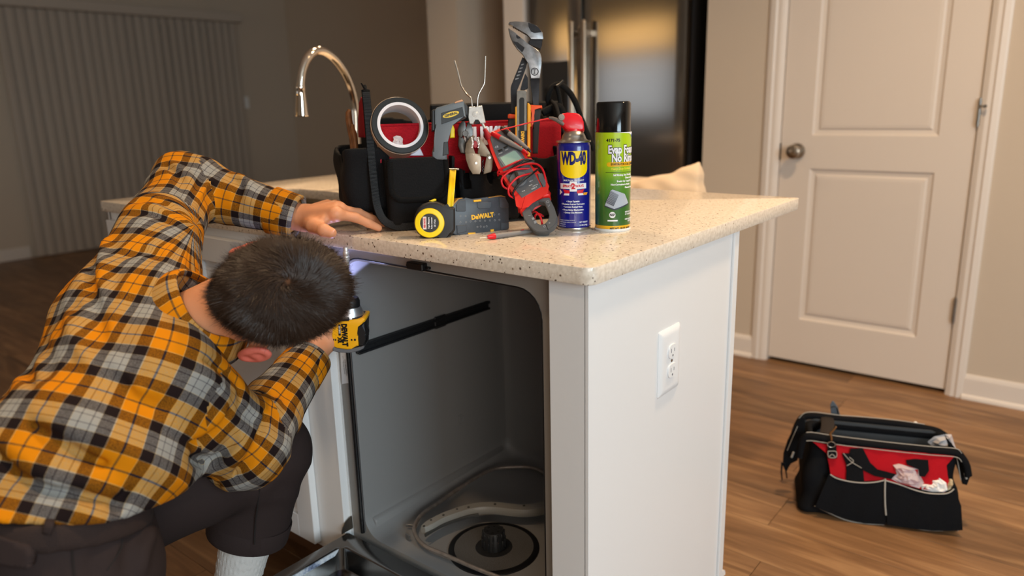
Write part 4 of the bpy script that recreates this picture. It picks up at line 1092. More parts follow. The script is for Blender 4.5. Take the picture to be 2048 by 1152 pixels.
# inner body under the clothes (one figure)
def inner_sdf(X, Y, Z):
    d = torso_sdf(X, Y, Z, -.040)
    for a, b, c, r in ((shL, elL, elL+(wrL-elL)*.85, (.052,.042,.031)), (shR, elR, elR+(wrR-elR)*.85, (.052,.044,.032)), (hipL, kneeL, ankL, (.070,.055,.038)), (hipR, kneeR, shoeR, (.075,.058,.04))):
        d = smin(d, cone(X, Y, Z, a, b, r[0], r[1])[0], .02); d = smin(d, cone(X, Y, Z, b, c, r[1], r[2])[0], .01)
    return smin(d, cone(X, Y, Z, PV, (hipL+hipR)/2, .075, .075)[0], .02)
iv, iq = surf(inner_sdf, np.min([PV, shL, elL, hipR, kneeR, ankL, shoeR], 0)-.14, np.max([shL, shR, c7, wrR, wrL, kneeL], 0)+.14, .011)
def join(parts):
    V, Q, n = [], [], 0
    for v, q in parts: V.append(v); Q.append(q+n); n += len(v)
    return np.concatenate(V), np.concatenate(Q)
def skin_mat():
    m = mat('skin', (214,150,112), .48, spec=.4, bump=.10, bscale=420, var=.06, vscale=22); b = bsdf(m)
    b.inputs['Subsurface Weight'].default_value = .18; b.inputs['Subsurface Radius'].default_value = (.9,.35,.2); b.inputs['Subsurface Scale'].default_value = .006
    return m
M_skin = skin_mat()
bv, bq = join([(hv, hq), (relax(lv, lq, 1, .3), lq), (relax(rv, rq, 1, .3), rq), (iv, iq)])
body_me = npmesh('body', bv, bq)
# ears redder
bm_ = body_me; 
body = obj('body', body_me, [M_skin, mat('ear_skin', (226,120,104), .45, spec=.4, var=.05)], man)
er = np.array([(Hp(s*.090, .022, -.050)) for s in (-1, 1)]); ctr = bv[bq].mean(1)
dist = np.min([np.linalg.norm(ctr-e, axis=1) for e in er], 0); inside = np.abs((ctr-hc)@hl) > .082
mi = ((dist < .048) & inside).astype(np.int32); body_me.polygons.foreach_set('material_index', mi)
for s in (-1, 1):
    b = bm_new(); ce = Vector(Hp(s*.030, -.0905, -.008)); fwd = Vector(-hb); Mz = Matrix.Translation(ce) @ fwd.to_track_quat('Z','Y').to_matrix().to_4x4()
    lathe(b, [(0,-.0125)]+[(.0125*math.sin(a*D2R), -.0125*math.cos(a*D2R)) for a in range(15, 180, 15)]+[(0,.0125)], 20, Mz); eye = obj('eye', b, mat('eye_white', (225,218,210), .25, coat=.5), body, 180)
    b = bm_new(); lathe(b, [(0,.0130),(.0055,.0118)], 20, Mz); obj('iris', b, mat('iris_brown', (62,40,26), .3, coat=.5), body, 180)
# thumb nail
b = bm_new(); tn = Vector(thb[3]); td = Vector(thb[3]-thb[2]).normalized(); nn = (Vector(CU)*.75-Vector(CF)*.66); Mn = frame(tn+nn.normalized()*.0095+td*.002, td, nn.cross(td))
for i in range(6):
    pass
vs = []
for i in range(7):
    for j in range(7):
        x = -.0075+.015*i/6; y = -.0065+.013*j/6; z = -.55*y*y/.0065*.9+.0012-.08*abs(x)
        r_ = 1-max(0, (abs(x)/.0075)**4+(abs(y)/.0065)**4-1.2)
        vs.append(b.verts.new(Mn @ Vector((x*min(1,r_+.0), y*min(1,.75+.25*r_), z))))
for i in range(6):
    for j in range(6): b.faces.new((vs[i*7+j], vs[i*7+j+1], vs[(i+1)*7+j+1], vs[(i+1)*7+j]))
obj('thumbnail', b, mat('nail', (232,170,150), .25, coat=.3), body, 180)

# ---- hair: cap plus strands that swirl out of the crown
wh = .77*hu+.64*hb; wh /= np.linalg.norm(wh)
def hairline(p):     # >0 where hair grows; p unit direction in head space from hc
    l, b_, u = p@hl, p@hb, p@hu
    return u+.62*b_+.10 - .35*np.clip(np.abs(l)-.55, 0, 1)*0 
def cap_sdf(X, Y, Z):
    X0, Y0, Z0 = X, Y, Z; X, Y, Z = taper(X, Y, Z)
    d = ell(X, Y, Z, Hp(0, .008, .012), (.0835, .1045, .1085), HA)
    d = smin(d, ell(X, Y, Z, Hp(0, .040, -.060), (.054, .060, .060), HA), .03)
    l, b_, u = [(X-hc[0])*a[0]+(Y-hc[1])*a[1]+(Z-hc[2])*a[2] for a in HA]
    keep = .070-u-1.05*b_ - .0        # front / temple cut
    keep = np.minimum(.04+.0*u, 0)+keep
    lower = -(u+.105+.0*b_)           # nape line
    d = smax(d, keep, .01); d = smax(d, lower, .01)
    for s in (-1, 1):
        d = smax(d, -ell(X0, Y0, Z0, Hp(s*.088, .016, -.056), (.020, .020, .030), HA), .006)
    return d
cv, cq = surf(cap_sdf, hc-.17, hc+.17, .0035); cv = relax(cv, cq, 1, .4)
M_cap = mat('hair_base', (40,29,23), 1., spec=.0, var=.25, vscale=60)
hm_ = npmesh('hair', cv, cq); wq_ = .77*hu+.64*hb; wq_ /= np.linalg.norm(wq_); dq_ = (cv-hc)/np.linalg.norm(cv-hc, axis=1)[:,None]; fa_ = np.clip(((cv-hc)@hu+.105)/.06, 0, 1)*np.clip(.72+np.arccos(np.clip(dq_@wq_, -1, 1))/.22, 0, 1); at_ = hm_.attributes.new('fade', 'FLOAT', 'POINT'); at_.data.foreach_set('value', fa_.astype(np.float32))
hair = obj('hair', hm_, M_cap, man, label='short dark brown hair with a whorl at the crown')
nt, N, L, bb = noise_nodes(M_cap); an_ = N.new('ShaderNodeAttribute'); an_.attribute_name = 'fade'; mx = N.new('ShaderNodeMix'); mx.data_type = 'RGBA'; L.new(an_.outputs['Fac'], mx.inputs[0]); mx.inputs[6].default_value = lin((176,124,92)); mx.inputs[7].default_value = lin((38,28,22)); L.new(mx.outputs[2], bb.inputs['Base Color'])
rng = np.random.default_rng(3)
tri = cv[cq]; e1_, e2_ = tri[:,1]-tri[:,0], tri[:,3]-tri[:,0]; nr = np.cross(e1_, e2_); ar_ = np.linalg.norm(nr, axis=1)+1e-12; nr /= ar_[:,None]
cen = tri.mean(1); outw = cen-(hc-hu*.02); ok = (nr*outw).sum(1) > .35*np.linalg.norm(outw, axis=1)
flipn = (nr*outw).sum(1) < 0; nr[flipn] *= -1; ok = (nr*outw).sum(1) > .5*np.linalg.norm(outw, axis=1)
pr_ = ar_*ok; NS = 80000; pick = rng.choice(len(cq), NS, p=pr_/pr_.sum()); a_, b2_ = rng.random((2, NS, 1))
root = tri[pick,0]*(1-a_)*(1-b2_)+tri[pick,1]*a_*(1-b2_)+tri[pick,2]*a_*b2_+tri[pick,3]*(1-a_)*b2_; nrm = nr[pick]
dirn = root-hc; dirn /= np.linalg.norm(dirn, axis=1)[:,None]
ang = np.arccos(np.clip(dirn@wh, -1, 1))
# growth direction: away from the whorl with a swirl near it
tan_ = dirn-(dirn@wh)[:,None]*wh; tan_ /= np.linalg.norm(tan_, axis=1)[:,None]+1e-9
swl = np.cross(wh[None], tan_); sw_ = np.exp(-(ang/.38)**2)*1.5
g = tan_+swl*sw_[:,None]; g = g-(g*nrm).sum(1)[:,None]*nrm; g /= np.linalg.norm(g, axis=1)[:,None]+1e-9
uu, bb_ = (root-hc)@hu, (root-hc)@hb
fade = np.clip((uu+.105)/.075, .0, 1); ln = .004+.0165*fade**1.2; ln *= rng.uniform(.7, 1.15, NS)
ln *= np.where(ang < .16, rng.uniform(.3,1.,NS), 1)
keep = (ang > .20) | (rng.random(NS) < .30); lift = .34+.25*rng.random(NS)
lumps = np.sin(root@V3(90,40,70))*np.sin(root@V3(-50,80,60)); jit = rng.normal(0, .20, (NS, 3))+.22*np.stack([lumps, -lumps, lumps*.5], 1)
g = g+jit; side = np.cross(g, nrm); side /= np.linalg.norm(side, axis=1)[:,None]+1e-9
wd = .00030*(1+.3*rng.random(NS))[:,None]
p0 = root-nrm*.001; p1 = root+nrm*(ln*lift*.55)[:,None]+g*(ln*.45)[:,None]; p2 = root+nrm*(ln*lift*.62)[:,None]+g*(ln*1.05)[:,None]
K = keep; n = K.sum()
Vh = np.concatenate([(p0-side*wd)[K], (p0+side*wd)[K], (p1+side*wd*.9)[K], (p1-side*wd*.9)[K], (p2+side*wd*.25)[K], (p2-side*wd*.25)[K]])
i_ = np.arange(n); Qh = np.concatenate([np.stack([i_, i_+n, i_+2*n, i_+3*n], 1), np.stack([i_+3*n, i_+2*n, i_+4*n, i_+5*n], 1)])
me = npmesh('hair_strands', Vh, Qh)
mh = mat('hair_strand', (48,34,25), .42, spec=.38); 
obj('hair_strands', me, mh, hair, kind='stuff')
# ============================================================ THINGS ON THE WORKTOP
def camplane(u, v, d, tilt=0., turn=0., off=0.):
    """plane through a point, facing the viewer, then tilted back / turned"""
    o = P(u, v, d); M = Matrix(((CR.x, CU.x, -CF.x, o.x), (CR.y, CU.y, -CF.y, o.y), (CR.z, CU.z, -CF.z, o.z), (0,0,0,1)))
    return M @ RX(tilt) @ RY(turn) @ TR(0, 0, off)
def pl(M, u, v):
    r = CF + CR*((u-1024)/FPX) - CU*((v-576)/FPX); Mi = M.inverted(); o = Mi @ CAMP; d = Mi.to_3x3() @ r; t = -o.z/d.z; q = o+d*t; return (q.x, q.y)
def plate(b, M, pts, z0, z1, bev=.0006, seg=1): prism(b, [pl(M, u, v) for u, v in pts], z0, z1, M, bev, seg); return b
def pt(M, u, v, z=0.): x, y = pl(M, u, v); return M @ Vector((x, y, z))
def C3(ox, oy, s): return lambda pts: [(ox+x/s, oy+y/s) for x, y in pts]
c2 = C3(650, 170, 3.716); c3 = C3(880, 30, 4.8); c4 = C3(880, 240, 4.608)
def zon(cx, cy, v, u):
    """height above the point (cx,cy) seen on image row v"""
    best = None
    lo_, hi_ = .5, 2.2
    for _ in range(50):
        m = (lo_+hi_)/2; p = Vector((cx, cy, m))-CAMP; vv = 576-FPX*p.dot(CU)/p.dot(CF)
        if vv > v: lo_ = m
        else: hi_ = m
    return m
def wrap(t, cx, cy, R, a0, off=.0003):
    """bend flat artwork (local x = arc length, y = height) round an upright cylinder; a0 = azimuth of x=0"""
    xs = [v.co.x for v in t.verts]; 
    if not xs: return t
    x = math.floor(min(xs)/.003)*.003
    while x < max(xs):
        bmesh.ops.bisect_plane(t, geom=t.verts[:]+t.edges[:]+t.faces[:], plane_co=(x, 0, 0), plane_no=(1, 0, 0), dist=1e-7); x += .003
    for v in t.verts:
        a = a0+v.co.x/R; r = R+off+v.co.z; v.co = Vector((cx+r*math.cos(a), cy+r*math.sin(a), v.co.y))
    return t
def art(polys, z=.0002):
    t = bmesh.new()
    for p in polys:
        a = sum(p[i][0]*p[(i+1)%len(p)][1]-p[(i+1)%len(p)][0]*p[i][1] for i in range(len(p)))
        if a < 0: p = p[::-1]
        f = t.faces.new([t.verts.new((x, y, z)) for x, y in p])
    bmesh.ops.triangulate(t, faces=t.faces[:]); return t
def mesh_only(name, t, m, par, label=None):
    me = bpy.data.meshes.new(name); t.to_mesh(me); t.free(); me.materials.append(m)
    o = bpy.data.objects.new(name, me); COL.objects.link(o); me.transform(Matrix.Translation(-wpos(par))); o.parent = par
    if label: o['label'] = label
    return o

# ---- spray cans
def canspot(u, v): p = on(u, v, 'z', H); return p.x, p.y
wx, wy = canspot(1148, 457); WR = .0343
gx, gy = canspot(1225, 459); GR_ = .0355
wz = lambda v: zon(wx, wy, v+3, 0)
wd = thing('lubricant_can', 'blue and yellow lubricant spray can with red flip-up straw nozzle', 'spray can', (wx, wy, H))
M_blue = mat('can_blue', (20,24,128), .25, .0, coat=.6); M_tin = mat('can_tin', (190,186,180), .3, 1.)
z_rim, z_top = wz(281), wz(262)
part('body', lambda b: lathe(b, [(0,H+.004),(WR-.004,H+.004),(WR-.0005,H+.007),(WR,H+.010),(WR,z_rim-.008),(WR-.002,z_rim-.003),(WR-.0035,z_rim)], 64, TR(wx, wy, 0)), M_blue, wd, 50)
part('rims', lambda b: (lathe(b, [(WR-.003,H+.004),(WR+.0004,H+.0065),(WR+.0008,H+.003),(WR-.001,H),(WR-.003,H+.001)], 64, TR(wx, wy, 0), True), lathe(b, [(WR-.0035,z_rim-.001),(WR+.0005,z_rim),(WR+.0006,z_rim+.0028),(WR-.003,z_rim+.003)], 64, TR(wx, wy, 0), True)), M_tin, wd, 40)['kind'] = 'stuff'
part('dome', lambda b: lathe(b, [(WR-.003,z_rim+.001),(WR-.006,z_rim+.004),(.0245,z_rim+.007),(.0235,z_rim+.012),(.0175,z_rim+.022),(.013,z_top+.004),(0,z_top+.005)], 48, TR(wx, wy, 0)), M_tin, wd, 50)
acam = math.atan2(CAMP.y-wy, CAMP.x-wx)
zc = lambda v: zon(wx+WR*math.cos(acam), wy+WR*math.sin(acam), v, 0)      # height on the side facing the viewer
M_yel = mat('can_yellow', (250,214,0), .3, coat=.5); M_wht = mat('print_white', (235,235,238), .4); M_red = mat('print_red', (206,26,44), .4); M_nav = mat('print_navy', (14,16,96), .35)
W0 = acam-.0/WR
s_ = .00102
def px_w(u): return (u-1148)*s_*1.02
a = art([[(-.0300, zc(302)), (.0300, zc(302)), (.0300, zc(338))]+[(.030*math.cos(k*math.pi/16), zc(338)-(zc(338)-zc(357))*math.sin(k*math.pi/16)) for k in range(1, 16)]+[(-.0300, zc(338))]])
lab = mesh_only('label_shield', wrap(a, wx, wy, WR, W0), M_yel, wd)
def wtext(name, s, size, u, v, m, par, wt=0., sx=1., sp=1., z=.0004, cx=None, cy=None, R=None, a0=None, zf=None, sc=None, align='CENTER', shear=0.):
    cx = wx if cx is None else cx; cy = wy if cy is None else cy; R = R or WR; a0 = W0 if a0 is None else a0; zf = zf or zc
    t = text_bm(s, size, TR(((u-(sc or 1148))*s_*1.02), zf(v), 0), depth=.00005, wt=wt, sx=sx, space=sp, align=align, shear=shear)
    return mesh_only(name, wrap(t, cx, cy, R, a0, z), m, par)
wtext('label_name', 'WD-40', .0335, 1148, 318, M_nav, lab, wt=.0019, sx=.50, sp=.98, z=.0007)
wtext('label_text', 'MULTI-USE PRODUCT', .0042, 1148, 361, M_wht, wd, wt=.0001, sx=1.05)
a = art([[(px_w(1119), zc(367)), (px_w(1174), zc(367)), (px_w(1174), zc(378)), (px_w(1119), zc(378))], [(px_w(1140), zc(363)), (px_w(1154), zc(363)), (px_w(1154), zc(367)), (px_w(1140), zc(367))],
         [(px_w(1140), zc(378)), (px_w(1154), zc(378)), (px_w(1154), zc(383)), (px_w(1140), zc(383))], [(px_w(1127), zc(391)), (px_w(1139), zc(391)), (px_w(1139), zc(387)), (px_w(1129), zc(387))], [(px_w(1156), zc(391)), (px_w(1168), zc(391)), (px_w(1166), zc(387)), (px_w(1156), zc(387))], [(px_w(1117), zc(379)), (px_w(1124), zc(385)), (px_w(1117), zc(391))]])
wb = mesh_only('label_band', wrap(a, wx, wy, WR, W0), M_wht, wd)
wtext('label_text', 'SPRAYS   WAYS', .0072, 1146.5, 372.5, M_red, wb, wt=.0003, sx=.88, z=.0007)
wtext('label_digit', '2', .0155, 1147, 373, M_red, wb, wt=.0007, z=.0008)
a = art([[(px_w(1126), zc(379)), (px_w(1140), zc(381)), (px_w(1140), zc(387)), (px_w(1130), zc(387))], [(px_w(1154), zc(381)), (px_w(1169), zc(379)), (px_w(1165), zc(387)), (px_w(1154), zc(387))]])
mesh_only('label_nozzles', wrap(a, wx, wy, WR, W0, .0006), M_red, wb)
a = art([[(px_w(1167), zc(386)), (px_w(1178), zc(386)), (px_w(1175), zc(391)), (px_w(1167), zc(391))]])
mesh_only('label_flags', wrap(a, wx, wy, WR, W0, .0006), mat('print_orange', (238,160,30), .4), wb)
for s, v in (('\u2022 Stops Squeaks', 403), ('\u2022 Protects Against Corrosion', 408.5), ('\u2022 Loosens Rusted Parts', 414), ('\u2022 Frees Sticky Mechanisms', 420), ('\u2022 Drives Out Moisture', 425.5)):
    wtext('label_text', s, .0046, 1146, v, M_wht, wd, wt=.00015, sx=.92)
for s, v in (('EXTREMELY FLAMMABLE CONTENTS', 441), ('UNDER PRESSURE. HARMFUL OR FATAL', 445), ('IF SWALLOWED.', 449), ('12 FL OZ 355 mL', 453)):
    wtext('label_text', s, .0024, 1117, v, M_wht, wd, sx=.85, align='LEFT')
for s, v in (('NET WEIGHT', 445), ('12 OZ. (340g)', 451)): wtext('label_text', s, .0042, 1168, v, M_wht, wd, wt=.0001, sx=.8)
# actuator: red flip-up straw holder
M_cap_red = mat('nozzle_red', (226,18,36), .35, coat=.2)
Mw = camplane(1143, 248, (Vector((wx, wy, z_top))-CAMP).dot(CF), 0, 0)
def cap(b):
    plate(b, Mw, [(1132,262),(1119,246),(1117,236),(1124,229),(1133,228)]+[(1150,228),(1157,230),(1163,236),(1166,246),(1168,263),(1156,265),(1145,263)], -.013, .013, .004, 3)
acto = part('actuator', cap, M_cap_red, wd, 50)
part('actuator_skirt', lambda b: lathe(b, [(.0,z_top+.010),(.0155,z_top+.007),(.0168,z_top),(.0165,z_top-.006),(.014,z_top-.006)], 32, TR(wx, wy, 0)), M_cap_red, wd, 50)
def pivot(b): cyl(b, .0065, .0120, .0160, 20, Mw @ TR(*pl(Mw, 1122, 238), 0), .001); cyl(b, .0035, .0155, .0170, 16, Mw @ TR(*pl(Mw, 1122, 238), 0))
part('pivot', pivot, mat('pivot_grey', (150,140,132), .35, .3), acto, 40)
def tubeholder(b): tube(b, [pt(Mw, u, v, .011) for u, v in ((1097,238),(1104,239),(1112,242),(1121,247),(1127,252))], [.0022,.0034,.0042,.0048,.003], 12)
part('straw_holder', tubeholder, mat('holder_grey', (104,92,86), .45), acto, 50)
def straw(b): tube(b, [pt(Mw, u, v, .011) for u, v in ((1100,238.5),(1060,247.5),(1020,257.5),(1003,262))], .0013, 8)
part('straw', straw, mat('straw_red', (226,34,40), .35), acto, 60)

gc = thing('foam_cleaner_can', 'tall green coil cleaner spray can with glossy black cap', 'spray can', (gx, gy, H))
gacam = math.atan2(CAMP.y-gy, CAMP.x-gx)
gzc = lambda v: zon(gx+GR_*math.cos(gacam), gy+GR_*math.sin(gacam), v, 0)
z_lt, z_ct = gzc(265), gzc(203)
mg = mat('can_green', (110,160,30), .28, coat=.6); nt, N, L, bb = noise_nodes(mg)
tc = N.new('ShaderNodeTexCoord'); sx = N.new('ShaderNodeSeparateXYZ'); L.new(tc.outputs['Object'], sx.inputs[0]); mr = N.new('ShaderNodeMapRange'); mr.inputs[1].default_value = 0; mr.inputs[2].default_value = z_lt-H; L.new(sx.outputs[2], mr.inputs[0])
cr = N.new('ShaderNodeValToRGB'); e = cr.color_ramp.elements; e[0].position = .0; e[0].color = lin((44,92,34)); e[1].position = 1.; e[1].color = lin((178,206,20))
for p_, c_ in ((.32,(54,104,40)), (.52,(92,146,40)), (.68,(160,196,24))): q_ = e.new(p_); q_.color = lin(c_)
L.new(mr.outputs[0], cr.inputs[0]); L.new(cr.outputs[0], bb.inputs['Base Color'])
gz0 = gzc(452)
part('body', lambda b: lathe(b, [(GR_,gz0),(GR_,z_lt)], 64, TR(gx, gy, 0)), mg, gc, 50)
part('label_foot', lambda b: lathe(b, [(0,H+.004),(GR_-.002,H+.004),(GR_,H+.007),(GR_,gz0),(GR_-.001,gz0)], 64, TR(gx, gy, 0)), mat('label_amber', (232,176,20), .3, coat=.5), gc, 50)
part('rims', lambda b: lathe(b, [(GR_-.003,H+.004),(GR_+.0006,H+.0065),(GR_+.001,H+.003),(GR_-.001,H),(GR_-.003,H+.001)], 64, TR(gx, gy, 0), True), mat('rim_white', (225,225,222), .35), gc, 40)
part('cap', lambda b: lathe(b, [(GR_-.0005,z_lt-.001),(GR_-.0015,z_lt+.002),(GR_-.0018,z_ct-.004),(GR_-.004,z_ct-.0005),(GR_-.006,z_ct),(GR_-.009,z_ct-.006),(GR_-.011,z_ct-.030),(0,z_ct-.031)], 64, TR(gx, gy, 0)), mat('cap_black', (8,8,9), .12, coat=.5), gc, 40)
GA = gacam+.62; gu0 = 1224; gs = .00102
M_wg = mat('print_white', (235,235,238), .4); M_bk = mat('print_black', (18,18,18), .4)
def gx_(u): return (u-1206)*gs*1.15
G0a = gacam-.28
def gtext(s, size, u, v, m, par, wt=0., sx=1., z=.0004, align='LEFT', name='label_text', sp=1., shear=0.):
    t = text_bm(s, size, TR(gx_(u), gzc(v), 0), depth=.00005, wt=wt, sx=sx, align=align, space=sp, shear=shear); return mesh_only(name, wrap(t, gx, gy, GR_, G0a, z), m, par)
gtext('4171-75', .0078, 1203, 281, M_bk, gc, wt=.0003, sx=1.05)
for m_, wt_, z_ in ((M_bk, .0019, .0004), (M_wg, .0008, .0006)):
    gtext('Evap Foam', .0215, 1206, 300, m_, gc, wt=wt_, sx=.68, z=z_, name='label_name'); gtext('No Rinse', .0215, 1212, 317, m_, gc, wt=wt_, sx=.70, z=z_, name='label_name')
a = art([rrect(gx_(1204), gzc(333.5), gx_(1300), gzc(324.5), .0042, 5)]); gp_ = mesh_only('label_pill', wrap(a, gx, gy, GR_, G0a, .0003), mat('label_amber', (232,176,20), .3, coat=.5), gc)
gtext('EVAPORATOR COIL CLEANER', .0056, 1211, 329, M_bk, gp_, wt=.0002, sx=.78, z=.0006)
gtext('Heavy Duty Formula', .0062, 1211, 338, mat('print_lime', (232,222,60), .4), gc, wt=.0002, sx=.85, shear=.25)
a = art([[(gx_(1202), gzc(345)), (gx_(1290), gzc(345)), (gx_(1290), gzc(345.8)), (gx_(1202), gzc(345.8))]]); mesh_only('label_rule', wrap(a, gx, gy, GR_, G0a, .0003), M_bk, gc)
for s, u, v in (('Self Rinsing, Fast Working', 1215, 350.5), ('Cleans and Brightens', 1236, 356.5), ('Breaks Up Tough Dirt', 1221, 363), ('Non-Corrosive to Metals', 1211, 369.5), ('Pleasant Scent', 1236, 376)):
    gtext(s, .0048, u, v, M_wg, gc, wt=.00022, sx=.88)
# white swoosh with a small blue mark at the label's top right
a = art([[(gx_(1214), gzc(265)), (gx_(1245), gzc(267.5)), (gx_(1262), gzc(276)), (gx_(1275), gzc(290)), (gx_(1290), gzc(292)), (gx_(1290), gzc(265))]]); sw_o = mesh_only('label_swoosh', wrap(a, gx, gy, GR_, G0a, .0003), M_wg, gc)
gtext('Nu-C', .0085, 1252, 272.5, mat('print_blue', (60,90,160), .4), sw_o, wt=.0003, z=.0006, shear=.2)
# picture of the evaporator coil (a small A-shaped finned unit)
cc_ = [(1201,411),(1211,381),(1214,379),(1236,389),(1245,408),(1240,412),(1217,418)]
a = art([[(gx_(u), gzc(v)) for u, v in cc_]]); coil = mesh_only('label_picture', wrap(a, gx, gy, GR_, G0a, .0003), mat('print_grey', (170,178,190), .5), gc)
a = art([[(gx_(1202+k*1.6), gzc(405.5-k*.15+k*.9)), (gx_(1203+k*1.6), gzc(405.5+k*.9)), (gx_(1212.2+k*1.5), gzc(382+k*1.0)), (gx_(1211.5+k*1.5), gzc(381.6+k*1.0))] for k in range(9)]+[[(gx_(1217),gzc(418)),(gx_(1201),gzc(411)),(gx_(1200.5),gzc(413)),(gx_(1217),gzc(421))],[(gx_(1217),gzc(418)),(gx_(1217),gzc(421)),(gx_(1245),gzc(410.5)),(gx_(1245),gzc(408))]])
mesh_only('label_picture_lines', wrap(a, gx, gy, GR_, G0a, .0006), mat('print_slate', (52,56,70), .5), coil)
a = art([[(gx_(1214)+.0062*math.cos(k*math.pi/12), gzc(430)+.0062*math.sin(k*math.pi/12)) for k in range(24)], [(gx_(1206), gzc(440)), (gx_(1223), gzc(440)), (gx_(1223), gzc(443)), (gx_(1206), gzc(443))]]); nsf = mesh_only('label_seal', wrap(a, gx, gy, GR_, G0a, .0003), M_wg, gc)
gtext('NSF', .0068, 1214, 430, M_bk, nsf, wt=.0003, sx=.85, z=.0006, align='CENTER')
for s, u, v in (('KEEP OUT OF REACH', 1237, 425.5), ('OF CHILDREN', 1237, 430), ('FOR PROFESSIONAL', 1237, 440), ('USE ONLY', 1244, 444)): gtext(s, .0042, u, v, M_wg, gc, wt=.0001, sx=.85)
gtext('NET WT. 18 OZ. (510g)', .0052, 1210, 457.5, M_bk, gc, wt=.0002, sx=.9)

# ---- tap
tp = thing('tap', 'chrome gooseneck kitchen tap behind the sink at the bag\'s left', 'tap', (-1.261, .60, H))
XT = -1.261
tpx = [(713,300),(712,240),(708,200),(698,165),(684,137),(666,115),(645,102),(627,104),(613,119),(605,140),(602,160),(601,172)]
M_tap = mat('chrome_tap', (226,216,204), .07, 1.)
b = bm_new(); pts = [Vector((XT, .60, H+.045))]+[on(u, v, 'x', XT) for u, v in tpx]; tube(b, spline(pts, 6), .0125, 20); obj('spout', b, M_tap, tp, 60)
he = on(601,171,'x',XT); e2 = on(597,232,'x',XT+.0); hd = (e2-he); hd = Vector((hd.x, hd.y*.3, hd.z)); L2 = hd.length
b = bm_new(); lathe(b, [(0,0),(.0135,0),(.0145,.004),(.0145,.010),(.0135,.012),(.0150,.03),(.0185,L2*.75),(.0205,L2),(.0185,L2+.002),(0,L2)], 28, frame(he, Vector((1,0,0)), Vector((0,0,1)).cross(hd)*-1) if False else (lambda z: Matrix.Translation(he) @ z.to_track_quat('Z','Y').to_matrix().to_4x4())(hd.normalized())); obj('spray_head', b, M_tap, tp, 40)
part('base', lambda b: lathe(b, [(0,H),(.027,H),(.028,H+.003),(.024,H+.008),(.021,H+.04),(.019,H+.06),(.0125,H+.064),(0,H+.064)], 28, TR(XT, .60, 0)), M_tap, tp, 40)
part('lever', lambda b: tube(b, [(XT+.018,.60,H+.05),(XT+.05,.59,H+.062),(XT+.085,.58,H+.085)], [.007,.006,.005], 12), M_tap, tp, 50)
# ---- open tool tote on the worktop
TF = Vector((-.585, .085, H)); th = 57*D2R
E1 = Vector((math.cos(th), math.sin(th), 0)); E2 = Vector((-E1.y, E1.x, 0))
MB_ = Matrix(((E1.x, E2.x, 0, TF.x), (E1.y, E2.y, 0, TF.y), (0, 0, 1, TF.z), (0,0,0,1)))
MBi = MB_.inverted()
def bl(u, v, off=0.):      # pixel -> tote coordinates (x, y=off, z) on a plane parallel to its front
    r = CF + CR*((u-1024)/FPX) - CU*((v-576)/FPX); o = MBi @ CAMP; d = MBi.to_3x3() @ r; t = (off-o.y)/d.y; q = o+d*t; return Vector((q.x, off, q.z))
def blx(u, v, x=0.):       # on a plane parallel to its left end
    r = CF + CR*((u-1024)/FPX) - CU*((v-576)/FPX); o = MBi @ CAMP; d = MBi.to_3x3() @ r; t = (x-o.x)/d.x; q = o+d*t; return Vector((x, q.y, q.z))
def cloth_mat(name, rgb, bump=.5):
    m = mat(name, rgb, .82, spec=.25); nt, N, L, bb = noise_nodes(m)
    tc = N.new('ShaderNodeTexCoord'); mp = N.new('ShaderNodeMapping'); mp.inputs['Rotation'].default_value = (.6,.4,.78); L.new(tc.outputs['Object'], mp.inputs[0])
    v = N.new('ShaderNodeTexVoronoi'); v.inputs['Scale'].default_value = 520; v.inputs['Randomness'].default_value = .25; L.new(mp.outputs[0], v.inputs['Vector'])
    bp = N.new('ShaderNodeBump'); bp.inputs['Strength'].default_value = bump; bp.inputs['Distance'].default_value = .0012; L.new(v.outputs['Distance'], bp.inputs['Height']); L.new(bp.outputs[0], bb.inputs['Normal'])
    mr = N.new('ShaderNodeMapRange'); mr.inputs[2].default_value = .6; mr.inputs[3].default_value = 1.35; mr.inputs[4].default_value = .6; L.new(v.outputs['Distance'], mr.inputs[0])
    mx = N.new('ShaderNodeMix'); mx.data_type = 'RGBA'; mx.blend_type = 'MULTIPLY'; mx.inputs[0].default_value = 1; mx.inputs[6].default_value = lin(rgb); L.new(mr.outputs[0], mx.inputs[7]); L.new(mx.outputs[2], bb.inputs['Base Color'])
    return m
M_bagk = cloth_mat('nylon_black', (22,22,24)); M_bagr = cloth_mat('nylon_red', (176,16,34)); M_web = cloth_mat('webbing_black', (10,10,11), .6)
tote = thing('tool_tote', 'black open-top tool tote with red lining, loaded with hand tools', 'tool bag', tuple(MB_ @ Vector((.21, .11, 0))))
def to_world(V): 
    R_ = np.array(MB_.to_3x3()); return V @ R_.T+np.array(TF)
def bbox_sdf(X, Y, Z, lo, hi, r):
    c = [(a+b)/2 for a, b in zip(lo, hi)]; h = [(b-a)/2-r for a, b in zip(lo, hi)]
    q = [np.abs(p-cc)-hh for p, cc, hh in zip((X, Y, Z), c, h)]
    return np.sqrt(np.maximum(q[0],0)**2+np.maximum(q[1],0)**2+np.maximum(q[2],0)**2)+np.minimum(np.maximum(q[0], np.maximum(q[1], q[2])), 0)-r
def soft(name, fn, lo, hi, res, m, par, **k):
    V, Q = surf(fn, lo, hi, res); V = relax(V, Q, 1, .35); V[:,2] = np.maximum(V[:,2], .0006); me = npmesh(name, to_world(V), Q); return obj(name, me, m, par, **k)
TW, TD = .43, .225
